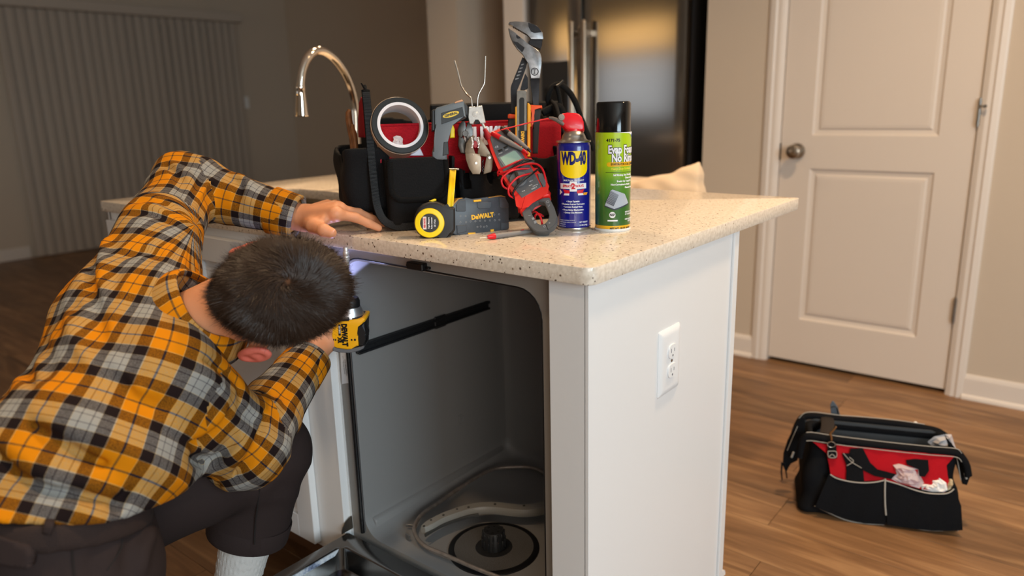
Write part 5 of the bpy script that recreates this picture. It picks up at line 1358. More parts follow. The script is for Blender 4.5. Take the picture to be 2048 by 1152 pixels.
def main_body(X, Y, Z):
    wv = .004*np.sin(X*26+1)*np.sin(Z*22)+.003*np.sin(X*55+Z*30)
    d = bbox_sdf(X, Y+.0*Z, Z, (.0, .012, .002), (TW, TD, .235), .022)+wv*.6
    inner = bbox_sdf(X, Y, Z, (.012, .022, .05), (TW-.012, TD-.010, .40), .015)
    cutz = Z-(.205+.045*np.clip((Y-.05)/.15, 0, 1))
    return smax(smax(d, -inner, .004), cutz, .004)
soft('main_body', main_body, (-.03,-.02,-.01), (TW+.03, TD+.03, .27), .005, M_bagk, tote)
# red front wall, sits a little proud
fw = bm_new(); n = 24
for (y0_, y1_) in ((.006, .012),):
    A = []
    for i in range(n+1):
        x = .010+(TW-.02)*i/n; yy = .010+.003*math.sin(i*.9); A.append((x, yy))
    rows = [[fw.verts.new(MB_ @ Vector((x, y-.0015*math.sin(z*60), z))) for x, y in A] for z in (.11, .14, .17, .20, .2145)]
    for a_, b_ in zip(rows, rows[1:]):
        for i in range(n): fw.faces.new((a_[i], a_[i+1], b_[i+1], b_[i]))
redw = obj('red_front_panel', fw, M_bagr, tote, 180)
so = redw.modifiers.new('s', 'SOLIDIFY'); so.thickness = .004
b = bm_new(); tube(b, [MB_ @ Vector((.008+(TW-.016)*i/n, .009+.003*math.sin(i*.9), .2165)) for i in range(n+1)], .0032, 8); obj('top_binding', b, M_bagr, redw, 60)
t = text_bm('HUSKY', .050, MB_ @ TR(bl(970, 273, .003).x, .0010, bl(970, 273, .003).z) @ RX(90), depth=.0010, wt=.0026, sx=.62, space=1.0); mesh_only('lettering', t, mat('print_white', (235,235,238), .4), redw)
# back sleeve: padded black band across the back
b = bm_new(); a0_, a1_ = bl(862, 226, .205), bl(1125, 222, .205)
prism(b, [(0,0),(.012,.002),(.016,.02),(.012,.044),(.004,.05),(-.004,.046),(-.006,.02)], 0, (a1_-a0_).length, MB_ @ frame((a0_.x-.0, .205, .208), (0,1,0), (0,0,1)) , .002, 1)
obj('padded_band', b, M_bagk, tote, 40)
# front pockets
def pocket(x0, x1, z1, y, name='front_pocket', sag=.012, z0=.004):
    def fn(X, Y, Z):
        d = bbox_sdf(X, Y, Z, (x0, -y, z0), (x1, .03, z1+.03), .014); xm = (x0+x1)/2; w_ = (x1-x0)/2
        top = z1-sag*np.cos(np.clip((X-xm)/w_, -1, 1)*math.pi/2)
        d = d+.0035*np.sin(X*70+Z*25)*np.clip(1-np.abs(Z-z1*.5)/(z1*.6), 0, 1)+.002*np.sin(X*140+3*Z)
        d = smax(d, Z-top, .003); return smax(d, -bbox_sdf(X, Y, Z, (x0+.004, -y+.0035, z1-.05), (x1-.004, .018, z1+.2), .010), .002)
    return soft(name, fn, (x0-.012, -y-.012, -.004), (x1+.012, .035, z1+.02), .0034, M_bagk, tote)
xa, xb = bl(765, 330).x, bl(903, 330).x
pocket(xa, xb, .150, .040, sag=.002)
xc, xd = bl(908, 340).x, bl(1030, 340).x
pocket(xc+.004, xd, .125, .034)
pocket(xd+.004, bl(1118, 340).x, .150, .034)
# flap over the left pocket
def flapf(X, Y, Z):
    fl0, fl1 = bl(776, 320, -.045), bl(899, 396, -.045)
    d = bbox_sdf(X, Y+.0*X, Z, (fl0.x, -.049, .060), (fl1.x, -.041, .20), .0035)
    # rounded lower corners
    xm = (fl0.x+fl1.x)/2; w_ = (fl1.x-fl0.x)/2; zc_ = .066+.028; qx = np.abs(X-xm)-(w_-.03); qz = zc_-Z
    corner = np.sqrt(np.maximum(qx, 0)**2+np.maximum(qz, 0)**2)-.03; corner = np.where((qx > 0) | (qz > 0), corner, -.01)
    top = Z-.152
    return smax(smax(d, corner, .002), top, .003)
flap = soft('pocket_flap', flapf, (.0, -.06, .05), (.2, -.03, .17), .0022, M_bagk, tote)
b = bm_new(); q0, q1 = bl(780, 330, -.050), bl(895, 392, -.050)
path = [(q0.x, .145), (q0.x, .088), (q0.x+.012, .070), (q0.x+.028, .0655), (q1.x-.028, .0655), (q1.x-.012, .070), (q1.x, .088), (q1.x, .145)]
sp_ = spline([Vector((x, -.0495, z)) for x, z in path], 8)
tube(b, [MB_ @ p for p in sp_], .0058, 8, flat=(1,.45), upv=tuple(E2)); 
obj('flap_binding', b, M_web, flap, 60)
# ribbed edge binding from the peak down the front-left corner
b = bm_new(); bp_ = [bl(731,180,.02), bl(735,220,.008), bl(739,270,.0), bl(743,320,-.006), bl(748,370,-.012), bl(755,415,-.018), bl(771,443,-.028), bl(805,455,-.036), bl(840,459,-.040)]
sp_ = spline(bp_, 10)
tube(b, [MB_ @ Vector((p.x, p.y, max(p.z,.0095))) for p in sp_], .0088, 10, flat=(1,.5), upv=tuple(E2)); 
eb = obj('edge_binding', b, M_web, tote, 60)
b = bm_new()
for i in range(2, len(sp_)-2, 1):
    p = sp_[i]; tdir = (sp_[min(i+1,len(sp_)-1)]-sp_[i-1]).normalized(); 
    for f_ in (0,.5):
        q = p+(sp_[i+1]-p)*f_; box(b, (-.0075,-.0006,-.0010), (.0075,.0006,.0010), 0, MB_ @ frame(Vector((q.x, q.y-.0046, max(q.z,.0095))), tdir.cross(Vector((0,1,0))), tdir))
obj('binding_ribs', b, mat('rib_black', (20,20,21), .6), eb, kind='stuff')
# left end: gusset with peak, red inside, and a bulging end pocket
def endp(b, dx, inset, m=None):
    pk = blx(731, 168, .0)
    prof = [(-.004, .02), (-.006, .20), (pk.y-.016, .285), (pk.y, .302), (pk.y+.020, .290), (.10+.02, .215), (.19, .19), (.20, .02)]
    prism(b, [(y+(inset if y < .05 else -inset), z-(inset if z > .1 else 0)) for y, z in prof], dx, dx+.006, MB_ @ Matrix(((0,0,1,0),(1,0,0,0),(0,1,0,0),(0,0,0,1))), .002)
M_in = cloth_mat('nylon_red', (176,16,34))
b = bm_new(); endp(b, -.004, 0.0); obj('end_gusset', b, M_bagk, tote, 40)
b = bm_new(); pk = blx(722, 200, -.006)
prism(b, [(blx(u, v, -.006).y, blx(u, v, -.006).z) for u, v in ((718,275),(717,240),(719,205),(723,194),(728,200),(731,240),(731,275))], -.0075, -.0045, MB_ @ Matrix(((0,0,1,0),(1,0,0,0),(0,1,0,0),(0,0,0,1))), .001); obj('red_end_lining', b, M_bagr, tote, 40)
def endpocket(X, Y, Z):
    bulge = .050*np.clip(1-((Y-.10)/.125)**2, 0, 1)*np.clip(.45+Z*3, 0, 1)
    d = bbox_sdf(X+bulge*.0, Y, Z, (-.066, -.002, .030), (.03, .205, .23), .022)
    top = Z-(.176-.02*np.cos((Y-.1)/.1*1.4))
    bot = .006+.50*np.maximum(-X-.005, 0)-Z
    d = d+.004*np.sin(Y*40+Z*30)+.003*np.sin(Z*60-Y*20); d = smax(d, top, .003); d = smax(d, bot, .015)
    return smax(d, -bbox_sdf(X, Y, Z, (-.060, .006, .12), (.0, .195, .4), .016), .002)
soft('end_pocket', endpocket, (-.09,-.03,-.01), (.05,.23,.21), .0042, M_bagk, tote)
# tall strap stub above the peak, bartacks
part('strap_loop', lambda b: tube(b, [MB_ @ p for p in (bl(722,166,.03), bl(727,173,.03), bl(733,183,.03), bl(736,192,.03), bl(738,205,.02))], [.0012,.0024,.0022,.0034,.003], 8), M_web, tote, 60)
M_tack = mat('thread_red', (196,40,66), .6)
for u, v0, v1, off in ((762,308,326,-.002), (905,322,334,-.004)):
    b = bm_new(); p0, p1 = bl(u, v0, off), bl(u, v1, off-.002); tube(b, [MB_ @ p0, MB_ @ p1], .0013, 6); obj('bartack', b, M_tack, tote)
# right end: gusset, carrying handles looped up
b = bm_new(); prism(b, [(-.004,.02),(-.006,.16),(.06,.25),(.09,.262),(.12,.25),(.19,.19),(.20,.02)], TW-.004, TW+.004, MB_ @ Matrix(((0,0,1,0),(1,0,0,0),(0,1,0,0),(0,0,0,1))), .002); obj('end_gusset', b, M_bagk, tote, 40)
def rend(X, Y, Z):
    d = bbox_sdf(X, Y, Z, (TW-.03, .0, .01), (TW+.055, .20, .20), .022); d = d+.004*np.sin(Y*40+Z*34)+.003*np.sin(Z*70+X*30); d = smax(d, Z-.150-.6*(TW+.03-X)*.3, .003)
    return smax(d, -bbox_sdf(X, Y, Z, (TW, .006, .10), (TW+.048, .19, .4), .014), .002)
soft('end_pocket', rend, (TW-.05,-.02,0), (TW+.08,.22,.2), .0042, M_bagk, tote)
def strapf(b, pts, w=.0125, th=.0022, off=.10): tube(b, [MB_ @ q for q in spline([bl(u, v, off) for u, v in pts], 6)], w, 10, flat=(.35,.55), upv=tuple(E1))
part('handle', lambda b: strapf(b, [(1104,214),(1096,200),(1099,184),(1108,172),(1122,170),(1140,186),(1153,210),(1162,236),(1172,262),(1182,285),(1188,300)], .013), M_web, tote, 60)
part('handle', lambda b: strapf(b, [(1115,240),(1120,215),(1119,195),(1115,178),(1112,170)], .010, off=.09), M_web, tote, 60)
part('handle_pad', lambda b: strapf(b, [(1085,226),(1100,218),(1116,213),(1124,222),(1122,236)], .016, off=.08), M_web, tote, 60)
part('strap_clip', lambda b: tube(b, [MB_ @ bl(1113,172,.08), MB_ @ bl(1120,168,.08), MB_ @ bl(1127,161,.08)], .0028, 8), M_black, tote)

def tool(name, label, cat, M, u, v): return thing(name, label, cat, tuple(pt(M, u, v)))
def onfront(u, v, off=-.0, tilt=0): # plane parallel to the tote's front at offset
    p = MB_ @ bl(u, v, off); return Matrix(((E1.x, 0, -E2.x, p.x), (E1.y, 0, -E2.y, p.y), (0, 1, 0, p.z), (0,0,0,1))) @ RX(tilt)

# tape roll
Mt = camplane(801, 250, 1.545, -6, 20)
tr = tool('tape_roll', 'black tape roll with white core standing in the tote', 'tape', Mt, 799, 250)
Rr = .0600
part('tape', lambda b: lathe(b, [(Rr-.0115,-.046),(Rr-.001,-.046),(Rr,-.045),(Rr,-.001),(Rr-.001,0),(Rr-.0115,0)], 72, Mt, True), mat('tape_black', (17,17,18), .35, coat=.3), tr, 40)
part('edge_reflection', lambda b: lathe(b, [(Rr+.0004,-.046),(Rr+.0012,-.046),(Rr+.0012,-.004),(Rr+.0004,-.004)], 72, Mt, True), mat('edge_reflection_beige', (212,176,146), .25, .0, coat=.4), tr, 40, 'pale beige reflection painted round the outer edge')  # warm reflection on the black roll, painted as a thin beige sleeve
part('core', lambda b: lathe(b, [(Rr-.0175,-.046),(Rr-.0115,-.046),(Rr-.0115,.0010),(Rr-.0175,.0010)], 72, Mt, True), mat('core_white', (226,224,230), .5), tr, 40)
part('film', lambda b: lathe(b, [(0,-.040),(Rr-.0175,-.040),(Rr-.0175,-.0402),(0,-.0402)], 48, Mt), mat('clear_film', (255,255,255), .08, trans=1., ior=1.02), tr, 40)
Mg = onfront(795, 290, .004)
kb = tool('plastic_bag', 'small clear plastic bag of fittings seen through the tape roll', 'bag', Mg, 797, 290)
def crumple(b, M, pts, amp, z, seed=1):
    r_ = random.Random(seed); c = pl(M, sum(p[0] for p in pts)/len(pts), sum(p[1] for p in pts)/len(pts)); ring = [pl(M, u, v) for u, v in pts]; n = len(ring)
    rings = [[b.verts.new(M @ Vector((c[0]+(x-c[0])*f, c[1]+(y-c[1])*f, z+(1-f)*amp+r_.uniform(-amp, amp)*.5*(f > 0)))) for x, y in ring] for f in (1, .78, .52, .26)]
    for A, B in zip(rings, rings[1:]):
        for k in range(n): b.faces.new((A[k], A[(k+1)%n], B[(k+1)%n], B[k]))
    b.faces.new(rings[-1])
    back = [b.verts.new(M @ Vector((x, y, z-.002))) for x, y in ring]
    for k in range(n): b.faces.new((rings[0][(k+1)%n], rings[0][k], back[k], back[(k+1)%n]))
    b.faces.new(back[::-1])
M_poly = mat('clear_poly', (225,222,226), .25, alpha=.55, coat=.4)
part('film', lambda b: crumple(b, Mg, [(784,300),(783,288),(787,279),(786,274),(792,271),(800,272),(805,277),(804,285),(808,293),(808,302)], .006, .004), M_poly, kb)
b = bm_new(); plate(b, onfront(835, 308, -.002), [(812,311),(824,308),(840,296),(847,311)], 0, .001); obj('paper_card', b, mat('paper_white', (226,224,236), .6), None, label='white paper card sticking out behind the pocket flap', cat='card', origin=tuple(MB_ @ bl(830,310,0)))

# infrared thermometer
Mi = camplane(892, 260, 1.555, 6, 8)
ir = tool('infrared_thermometer', 'grey pistol-shaped infrared thermometer with yellow trigger', 'thermometer', Mi, 892, 270)
M_g = mat('ir_grey', (104,112,118), .4); M_gd = mat('ir_dark', (30,34,38), .45)
part('body', lambda b: plate(b, Mi, c2([(812,192),(828,172),(1012,120),(1030,128),(1046,246),(935,292),(922,330),(912,420),(905,500),(905,560),(800,560),(796,500),(824,420),(830,340),(812,300)]), -.012, .014, .004, 2), M_g, ir, 35)
part('nose', lambda b: plate(b, Mi, c2([(792,192),(815,182),(818,345),(792,345)]), -.010, .012, .002), M_gd, ir, 35)
part('sensor_tip', lambda b: plate(b, Mi, c2([(1016,118),(1034,128),(1062,165),(1062,225),(1046,246),(1034,180)]), -.008, .010, .002), M_gd, ir, 35)
part('rear_edge', lambda b: plate(b, Mi, c2([(960,135),(1014,114),(1024,128),(962,144)]), -.006, .0145, .001), mat('ir_copper', (214,160,120), .4), ir, 35)
ibl = part('badge', lambda b: plate(b, Mi, c2([(862,215),(1018,170),(1030,238),(864,298)]), .0138, .0150, .0006), M_gd, ir, 35)
part('badge_oval', lambda b: prism(b, [(pl(Mi, *c2([(933,226)])[0])[0]+.0175*math.cos(a)*math.cos(.30)-.0052*math.sin(a)*math.sin(.30), pl(Mi, *c2([(933,226)])[0])[1]+.0175*math.cos(a)*math.sin(.30)+.0052*math.sin(a)*math.cos(.30)) for a in [k*math.pi/14 for k in range(28)]], .0148, .0156, Mi), mat('badge_yellow', (240,200,40), .4), ibl)
mesh_only('lettering', text_bm('GENERAL', .0068, Mi @ TR(pl(Mi, *c2([(933,226)])[0])[0], pl(Mi, *c2([(933,226)])[0])[1], .0159) @ RZ(17), depth=.0001, wt=.0003, sx=.95), mat('print_black', (18,18,18), .4), ibl)
part('trigger', lambda b: plate(b, Mi, c2([(934,300),(950,296),(962,330),(962,392),(928,395)]), -.005, .006, .0015), mat('trigger_yellow', (238,208,20), .4), ir, 35)
part('grip', lambda b: plate(b, Mi, c2([(880,430),(912,425),(918,520),(872,530)]), .012, .0152, .001), M_gd, ir, 35)

# snap-ring style pliers with bare wire handles
Ms = camplane(950, 225, 1.565, 4, 0)
sp = tool('wire_handled_pliers', 'silver flat-nosed pliers head down with two bent bare wire handles', 'pliers', Ms, 950, 235)
M_ss = mat('worn_steel', (214,212,208), .36, .55, var=.12, vscale=120); M_wire = mat('bare_wire', (205,198,188), .25, 1.)
part('head', lambda b: (plate(b, Ms, c3([(278,885),(338,880),(345,912),(352,878),(405,872),(438,1032),(425,1040),(388,1044),(372,1002),(338,1002),(320,1050),(285,1045),(272,985)]), -.004, .004, .001)), M_ss, sp, 35)
for ws in ([(140,438),(155,490),(170,540),(187,610),(205,680),(228,720),(252,755),(280,780),(300,805),(308,880)], [(436,396),(434,480),(431,560),(428,630),(420,670),(395,715),(372,760),(362,800),(360,880)]):
    b = bm_new(); tube(b, spline([pt(Ms, u, v, 0) for u, v in c3(ws)], 5), .0020, 10); obj('handle', b, M_wire, sp, 60)
part('rivet', lambda b: (cyl(b, .0062, .004, .0052, 24, Ms @ TR(*pl(Ms, *c3([(342,955)])[0]), 0), .0004), cyl(b, .0035, .005, .0062, 20, Ms @ TR(*pl(Ms, *c3([(342,955)])[0]), 0), .0004)), M_ss, sp, 35)
part('spring', lambda b: plate(b, Ms, c3([(338,1004),(372,1004),(386,1046),(330,1048)]), -.003, .0025, .0005), M_black, sp)
# slim red-handled screwdriver beside it
Msd = camplane(972, 262, 1.57, 4, 0)
sd_ = tool('red_screwdriver', 'thin silver screwdriver with red handle leaning in the tote', 'screwdriver', Msd, 975, 262)
part('shaft', lambda b: tube(b, [pt(Msd, 963, 243, 0), pt(Msd, 972, 261, 0)], .0028, 10), M_ss, sd_, 60)
part('handle', lambda b: tube(b, [pt(Msd, 969, 258, 0), pt(Msd, 975, 270, 0), pt(Msd, 984, 290, 0)], [.0042,.0065,.0065], 14), mat('handle_red', (168,22,34), .4), sd_, 60)
# diagonal cutters
Md = camplane(925, 275, 1.575, 4, 6)
dc = tool('diagonal_cutters', 'dark worn diagonal cutters with rounded jaws in the tote pocket', 'pliers', Md, 925, 275)
M_ds = mat('dark_steel', (92,90,88), .38, .9, var=.25, vscale=110)
part('jaw', lambda b: plate(b, Md, c4([(198,18),(222,10),(236,30),(240,92),(222,110),(200,175),(168,150),(160,95),(176,45)]), -.006, .005, .002, 2), M_ds, dc, 40)
part('jaw', lambda b: plate(b, Md, c4([(246,92),(248,30),(268,18),(288,40),(302,88),(300,150),(262,190),(228,150)]), -.006, .005, .002, 2), M_ds, dc, 40)
part('pivot', lambda b: cyl(b, .0065, .004, .0065, 24, Md @ TR(*pl(Md, *c4([(232,128)])[0]), 0), .0008), M_ds, dc, 35)
part('handle', lambda b: plate(b, Md, c4([(172,145),(210,160),(236,200),(246,300),(226,312),(190,305),(165,240)]), -.006, .004, .002, 2), M_ds, dc, 40)
part('handle', lambda b: plate(b, Md, c4([(240,170),(290,140),(306,200),(285,280),(250,300),(236,240)]), -.006, .003, .002, 2), M_ds, dc, 40)
# locking pliers
Ml_ = camplane(955, 305, 1.558, 6, 4)
lk = tool('locking_pliers', 'nickel-plated locking pliers with toothed jaws in front of the dark cutters', 'pliers', Ml_, 955, 310)
M_nk = mat('nickel_plate', (128,112,94), .45, .6, var=.15, vscale=80); M_nk2 = mat('nickel_plate_bright', (150,132,112), .42, .6, var=.1, vscale=80)
part('jaw', lambda b: plate(b, Ml_, c4([(276,160),(300,142),(320,150),(306,185),(296,230),(300,262),(318,290),(330,318),(312,340),(240,322),(228,295),(240,220)]), -.007, .005, .0015, 2), M_nk, lk, 40)
part('jaw', lambda b: plate(b, Ml_, c4([(352,150),(372,168),(392,190),(428,250),(470,320),(450,345),(360,330),(346,300),(352,262),(372,235),(366,190)]), -.007, .005, .0015, 2), M_nk, lk, 40)
part('side_plate', lambda b: plate(b, Ml_, c4([(232,310),(300,308),(362,315),(378,345),(378,470),(366,500),(300,500),(268,450),(240,370)]), -.006, .0065, .001, 2), M_nk2, lk, 40)
part('lever', lambda b: plate(b, Ml_, c4([(440,318),(476,322),(488,350),(482,440),(470,480),(400,500),(410,440),(428,350)]), -.004, .006, .001, 2), M_nk, lk, 40)
b = bm_new()
for (ux, vy, rr_) in ((332,400,.0032), (306,324,.0012), (456,350,.0034)): cyl(b, rr_, .006, .0082, 18, Ml_ @ TR(*pl(Ml_, *c4([(ux, vy)])[0]), 0), .0006)
obj('rivets', b, M_ss, lk, 35, kind='stuff')
b = bm_new()
for k in range(8):
    for x0, sg_ in ((298-6*abs(k-4)*.4, 1), (366-6*abs(k-4)*.5, -1)):
        y0 = 165+k*13; plate(b, Ml_, c4([(x0, y0-5), (x0+sg_*16, y0), (x0, y0+5)]), .0, .006, 0)
obj('teeth', b, mat('tooth_steel', (226,220,214), .35, .7), lk, kind='stuff')
part('spring', lambda b: tube(b, [pt(Ml_, *c4([(395+5*math.sin(k*1.2), 368+k*5)])[0], .003) for k in range(24)], .0011, 6), M_black, lk)
b = bm_new(); plate(b, Ml_, c4([(312,200),(330,188),(345,212),(342,250),(325,262),(308,245)]), -.004, .003); obj("red_tab", b, mat("handle_red", (168,22,34), .4), lk)

# tongue-and-groove pliers
Mp = camplane(1052, 150, 1.60, 3, 0)
tg = tool('tongue_and_groove_pliers', 'tall tongue-and-groove pliers, jaws open, rising from the tote', 'pliers', Mp, 1052, 200)
M_tg = mat('forged_steel', (136,136,138), .36, .85, var=.3, vscale=70); M_tgb = mat('black_oxide', (44,44,47), .42, .6, var=.2, vscale=90)
uj = part('upper_jaw', lambda b: plate(b, Mp, c3([(658,88),(668,72),(722,66),(850,75),(930,108),(985,175),(992,232),(985,240),(868,240),(858,205),(838,186),(700,112),(666,100)]), -.0055, .0055, .0015, 2), M_tg, tg, 40)
part('jaw_inlay', lambda b: plate(b, Mp, c3([(846,80),(905,98),(950,130),(976,172),(905,180),(872,165),(850,120)]), .004, .0062, .0004), M_tgb, uj)
b = bm_new()
for k in range(9): plate(b, Mp, c3([(700+k*16, 112+k*8.5), (709+k*16, 108+k*8.5), (714+k*16, 120+k*8.5), (702+k*16, 124+k*8.5)]), -.005, .005, 0)
obj('teeth', b, M_tgb, uj, kind='stuff')
part('neck', lambda b: plate(b, Mp, c3([(868,240),(985,240),(978,300),(962,340),(930,310),(880,290),(850,285),(850,262)]), -.007, .0045, .001), M_tgb, tg, 40)
lj = part('lower_jaw', lambda b: plate(b, Mp, c3([(656,134),(668,138),(722,190),(760,215),(792,240),(838,280),(880,308),(925,330),(962,372),(978,420),(975,480),(962,618),(866,618),(858,520),(846,470),(825,420),(796,385),(740,330),(700,275),(672,210)]), -.003, .0075, .002, 2), M_tg, tg, 40)
part('jaw_inlay', lambda b: plate(b, Mp, c3([(702,262),(745,270),(812,322),(800,350),(788,368),(745,325)]), .006, .0082, .0004), M_tgb, lj)
part('jaw_inlay', lambda b: plate(b, Mp, c3([(730,198),(768,220),(775,232),(745,238),(732,222)]), .006, .0082, .0004), M_tgb, lj)
def emb(b):
    c = pl(Mp, *c3([(908,552)])[0]); tube(b, [(c[0]+.0075*math.cos(k*math.pi/14), c[1]+.0075*math.sin(k*math.pi/14), .0078) for k in range(28)], .0009, 6, Mp, closed=True)
    box(b, (c[0]-.0006, c[1]-.0045, .0075), (c[0]+.0006, c[1]+.0045, .0086), 0, Mp); box(b, (c[0]-.003, c[1]+.0035, .0075), (c[0]+.003, c[1]+.0046, .0086), 0, Mp); box(b, (c[0]-.003, c[1]-.0046, .0075), (c[0]+.001, c[1]-.0035, .0086), 0, Mp)
part('maker_emblem', emb, M_tgb, lj)
part('tongue_arm', lambda b: plate(b, Mp, c3([(792,400),(828,420),(836,455),(826,500),(790,600),(738,715),(735,740),(735,940),(682,940),(678,700),(684,670)]), -.0085, -.0035, .0008), M_tgb, tg, 40)
b = bm_new()
for k in range(5): plate(b, Mp, c3([(778-k*14, 470+k*34), (806-k*12, 462+k*34), (806-k*12, 474+k*34), (778-k*14, 486+k*34)]), -.0036, -.0024, .0004)
obj('grooves', b, M_tg, tg, kind='stuff')
part('handle_bar', lambda b: plate(b, Mp, c3([(866,618),(960,618),(952,680),(950,872),(890,872),(884,760),(870,680)]), -.003, .0065, .001, 2), M_tgb, tg, 40)
part('inner_bar', lambda b: plate(b, Mp, c3([(818,560),(842,600),(845,700),(800,722),(770,715),(790,640)]), -.006, -.001, .0006), M_tgb, tg, 40)
M_or = mat('grip_orange', (232,84,34), .45)
part('grip_collar', lambda b: plate(b, Mp, c3([(865,868),(978,874),(980,902),(900,906),(898,950),(906,1000),(896,1050),(880,1080),(866,1075),(885,1010),(880,950),(870,905)]), -.006, .008, .002, 2), M_or, tg, 40)
part('grip_collar', lambda b: plate(b, Mp, c3([(652,956),(666,950),(722,956),(726,985),(716,994),(662,994),(650,985)]), -.010, .002, .002, 2), M_or, tg, 40)
part('grip', lambda b: plate(b, Mp, c3([(898,905),(976,905),(962,980),(948,1152),(940,1330),(890,1330),(888,1100),(905,1000)]), -.006, .007, .003, 2), mat('grip_black', (36,37,40), .6), tg, 40)
part('grip', lambda b: plate(b, Mp, c3([(655,990),(718,990),(724,1060),(720,1200),(660,1200),(650,1060)]), -.010, .001, .003, 2), mat('grip_black', (36,37,40), .6), tg, 40)

# utility knife
Mk = camplane(1046, 245, 1.572, 3, 0)
uk = tool('utility_knife', 'yellow and black snap-blade utility knife upright beside the tall pliers', 'knife', Mk, 1046, 245)
part('channel', lambda b: plate(b, Mk, [(1033,184),(1036,181),(1051,181),(1054,184),(1054,304),(1033,304)], -.003, .004, .001), mat('knife_metal', (128,124,118), .35, .9, var=.15, vscale=90), uk, 40)
part('blade_slot', lambda b: plate(b, Mk, [(1038.5,200),(1041,196),(1047,196),(1048.5,200),(1048.5,262),(1038.5,262)], .0035, .0050, .0003), M_black, uk)
part('yellow_rail', lambda b: plate(b, Mk, c3([(838,850),(852,852),(866,868),(866,1360),(838,1360)]), -.005, .006, .001), mat('knife_yellow', (236,164,30), .4), uk, 40)
part('yellow_rail', lambda b: plate(b, Mk, c3([(722,890),(734,880),(736,900),(736,1270),(724,1270)]), -.005, .006, .001), mat('knife_yellow', (236,164,30), .4), uk, 40)
b = bm_new()
for k in range(12): plate(b, Mk, c3([(866,870+k*17),(871,874+k*17),(871,882+k*17),(866,886+k*17)]), -.004, .005, 0)
obj('serrations', b, mat('knife_yellow', (236,164,30), .4), uk, kind='stuff')
part('name_plate', lambda b: plate(b, Mk, [(1037,262),(1053,262),(1053,300),(1037,300)], .0035, .0060, .0004), M_black, uk)
c_ = pl(Mk, 1045, 280); mesh_only('lettering', text_bm('DEWALT', .0090, Mk @ TR(c_[0], c_[1], .0063) @ RZ(-90), depth=.0001, wt=.0005, sx=.95), mat('dw_yellow', (244,184,30), .4), uk)

# brown handles sticking up at the tote's left end
Mh_ = camplane(706, 245, 1.66, 2, 0)
bh = thing('worn_brown_pliers', 'pliers with worn brown handles poking up at the tote\'s left end', 'pliers', tuple(pt(Mh_, 706, 270)))
M_brn = mat('worn_brown', (128,84,50), .45, .3, var=.3, vscale=70)
part('handle', lambda b: tube(b, [pt(Mh_, u, v) for u, v in ((699,219),(697,226),(698,240),(701,258),(704,275),(706,300))], [.0040,.0066,.0080,.0080,.0070,.006], 12), M_brn, bh, 60)
part('handle', lambda b: tube(b, [pt(Mh_, u, v, .008) for u, v in ((707,250),(706,256),(708,266),(711,280),(713,300))], [.0034,.0056,.0072,.0070,.006], 12), M_brn, bh, 60)
# ---- clamp meter leaning on the tote, leads wound round it
Bm, Tm = on(1092, 468, 'z', H+.004), P(996, 270, 1.588)
yv = (Tm-Bm).normalized(); xv = yv.cross(-CF).normalized(); MM = frame(Bm, xv, yv)
cm = thing('clamp_meter', 'red and grey clamp meter with wound test leads leaning on the tote', 'meter', tuple(Bm))
M_mr = mat('meter_red', (226,40,34), .42); M_mg = mat('meter_grey', (92,94,98), .5); M_mj = mat('jaw_grey', (88,90,93), .45); M_mk = mat('meter_black', (26,26,28), .45)
MMb = MM @ TR(0, 0, .004)
body_pts = c4([(438,205),(445,168),(470,148),(560,104),(600,92),(632,100),(655,130),(700,205),(790,330),(868,470),(905,530),(985,545),(992,650),(1020,712),(1018,730),(960,738),(900,755),(850,785),(805,825),(770,870),(745,868),(735,820),(700,740),(640,640),(590,560),(540,470),(480,320)])
part('shell', lambda b: plate(b, MMb, body_pts, -.012, .014, .005, 3), M_mr, cm, 35)
fc_ = part('face', lambda b: plate(b, MMb, c4([(476,215),(482,185),(510,165),(595,125),(628,138),(690,230),(770,350),(860,490),(890,545),(945,650),(765,752),(715,690),(640,590),(570,460),(510,320)]), .0125, .0150, .0008), M_mg, cm, 35)
part('bezel', lambda b: plate(b, MMb, c4([(545,385),(690,312),(720,318),(785,395),(770,412),(625,482),(600,470)]), .0145, .0158, .0006), mat('bezel_grey', (120,122,126), .4), fc_)
part('display', lambda b: plate(b, MMb, c4([(566,388),(690,324),(708,326),(768,395),(622,468)]), .0155, .0162, .0003), mat('lcd_green', (158,188,172), .25, coat=.3), fc_)
for p_ in ([(545,322),(582,305),(595,320),(560,338)], [(596,292),(630,277),(642,290),(610,308)]):
    b = bm_new(); plate(b, MMb, c4(p_), .0145, .0165, .0006); obj('button', b, M_mk, fc_)
dc_ = pl(MMb, *c4([(735,590)])[0]); Md_ = MMb @ TR(dc_[0], dc_[1], 0)
di = part('dial', lambda b: lathe(b, [(0,.0145),(.0185,.0145),(.0185,.0185),(.0165,.0205),(0,.0205)], 40, Md_), M_mg, cm, 35)
part('dial_pointer', lambda b: box(b, (-.0155,-.0030,.0200), (.0155,.0030,.0250), .001, Md_ @ RZ(82)), M_mk, di)
b = bm_new()
for s, u, v, sz in (('CE', 535, 288, .0065), ('HOLD', 570, 345, .0032), ('NCV', 628, 312, .0032), ('COM', 700, 490, .0032), ('600 V', 850, 600, .0032), ('400 A', 845, 638, .0030), ('CAT III', 888, 640, .0036), ('UT204', 880, 665, .0048), ('OFF', 745, 492, .003), ('~', 780, 690, .012)):
    c_ = pl(MMb, *c4([(u, v)])[0])
    if s == 'UT204': s = 'UNI-T'
    merge(b, text_bm(s, sz, MMb @ TR(c_[0], c_[1], .0152), depth=.0001, wt=.0001))
obj('face_print', b, mat('print_pale', (205,205,208), .5), fc_, kind='stuff')
part('trigger', lambda b: plate(b, MMb, c4([(905,535),(945,528),(975,545),(985,600),(982,650),(955,655),(925,590)]), -.006, .0165, .002, 2), M_mg, cm, 35)
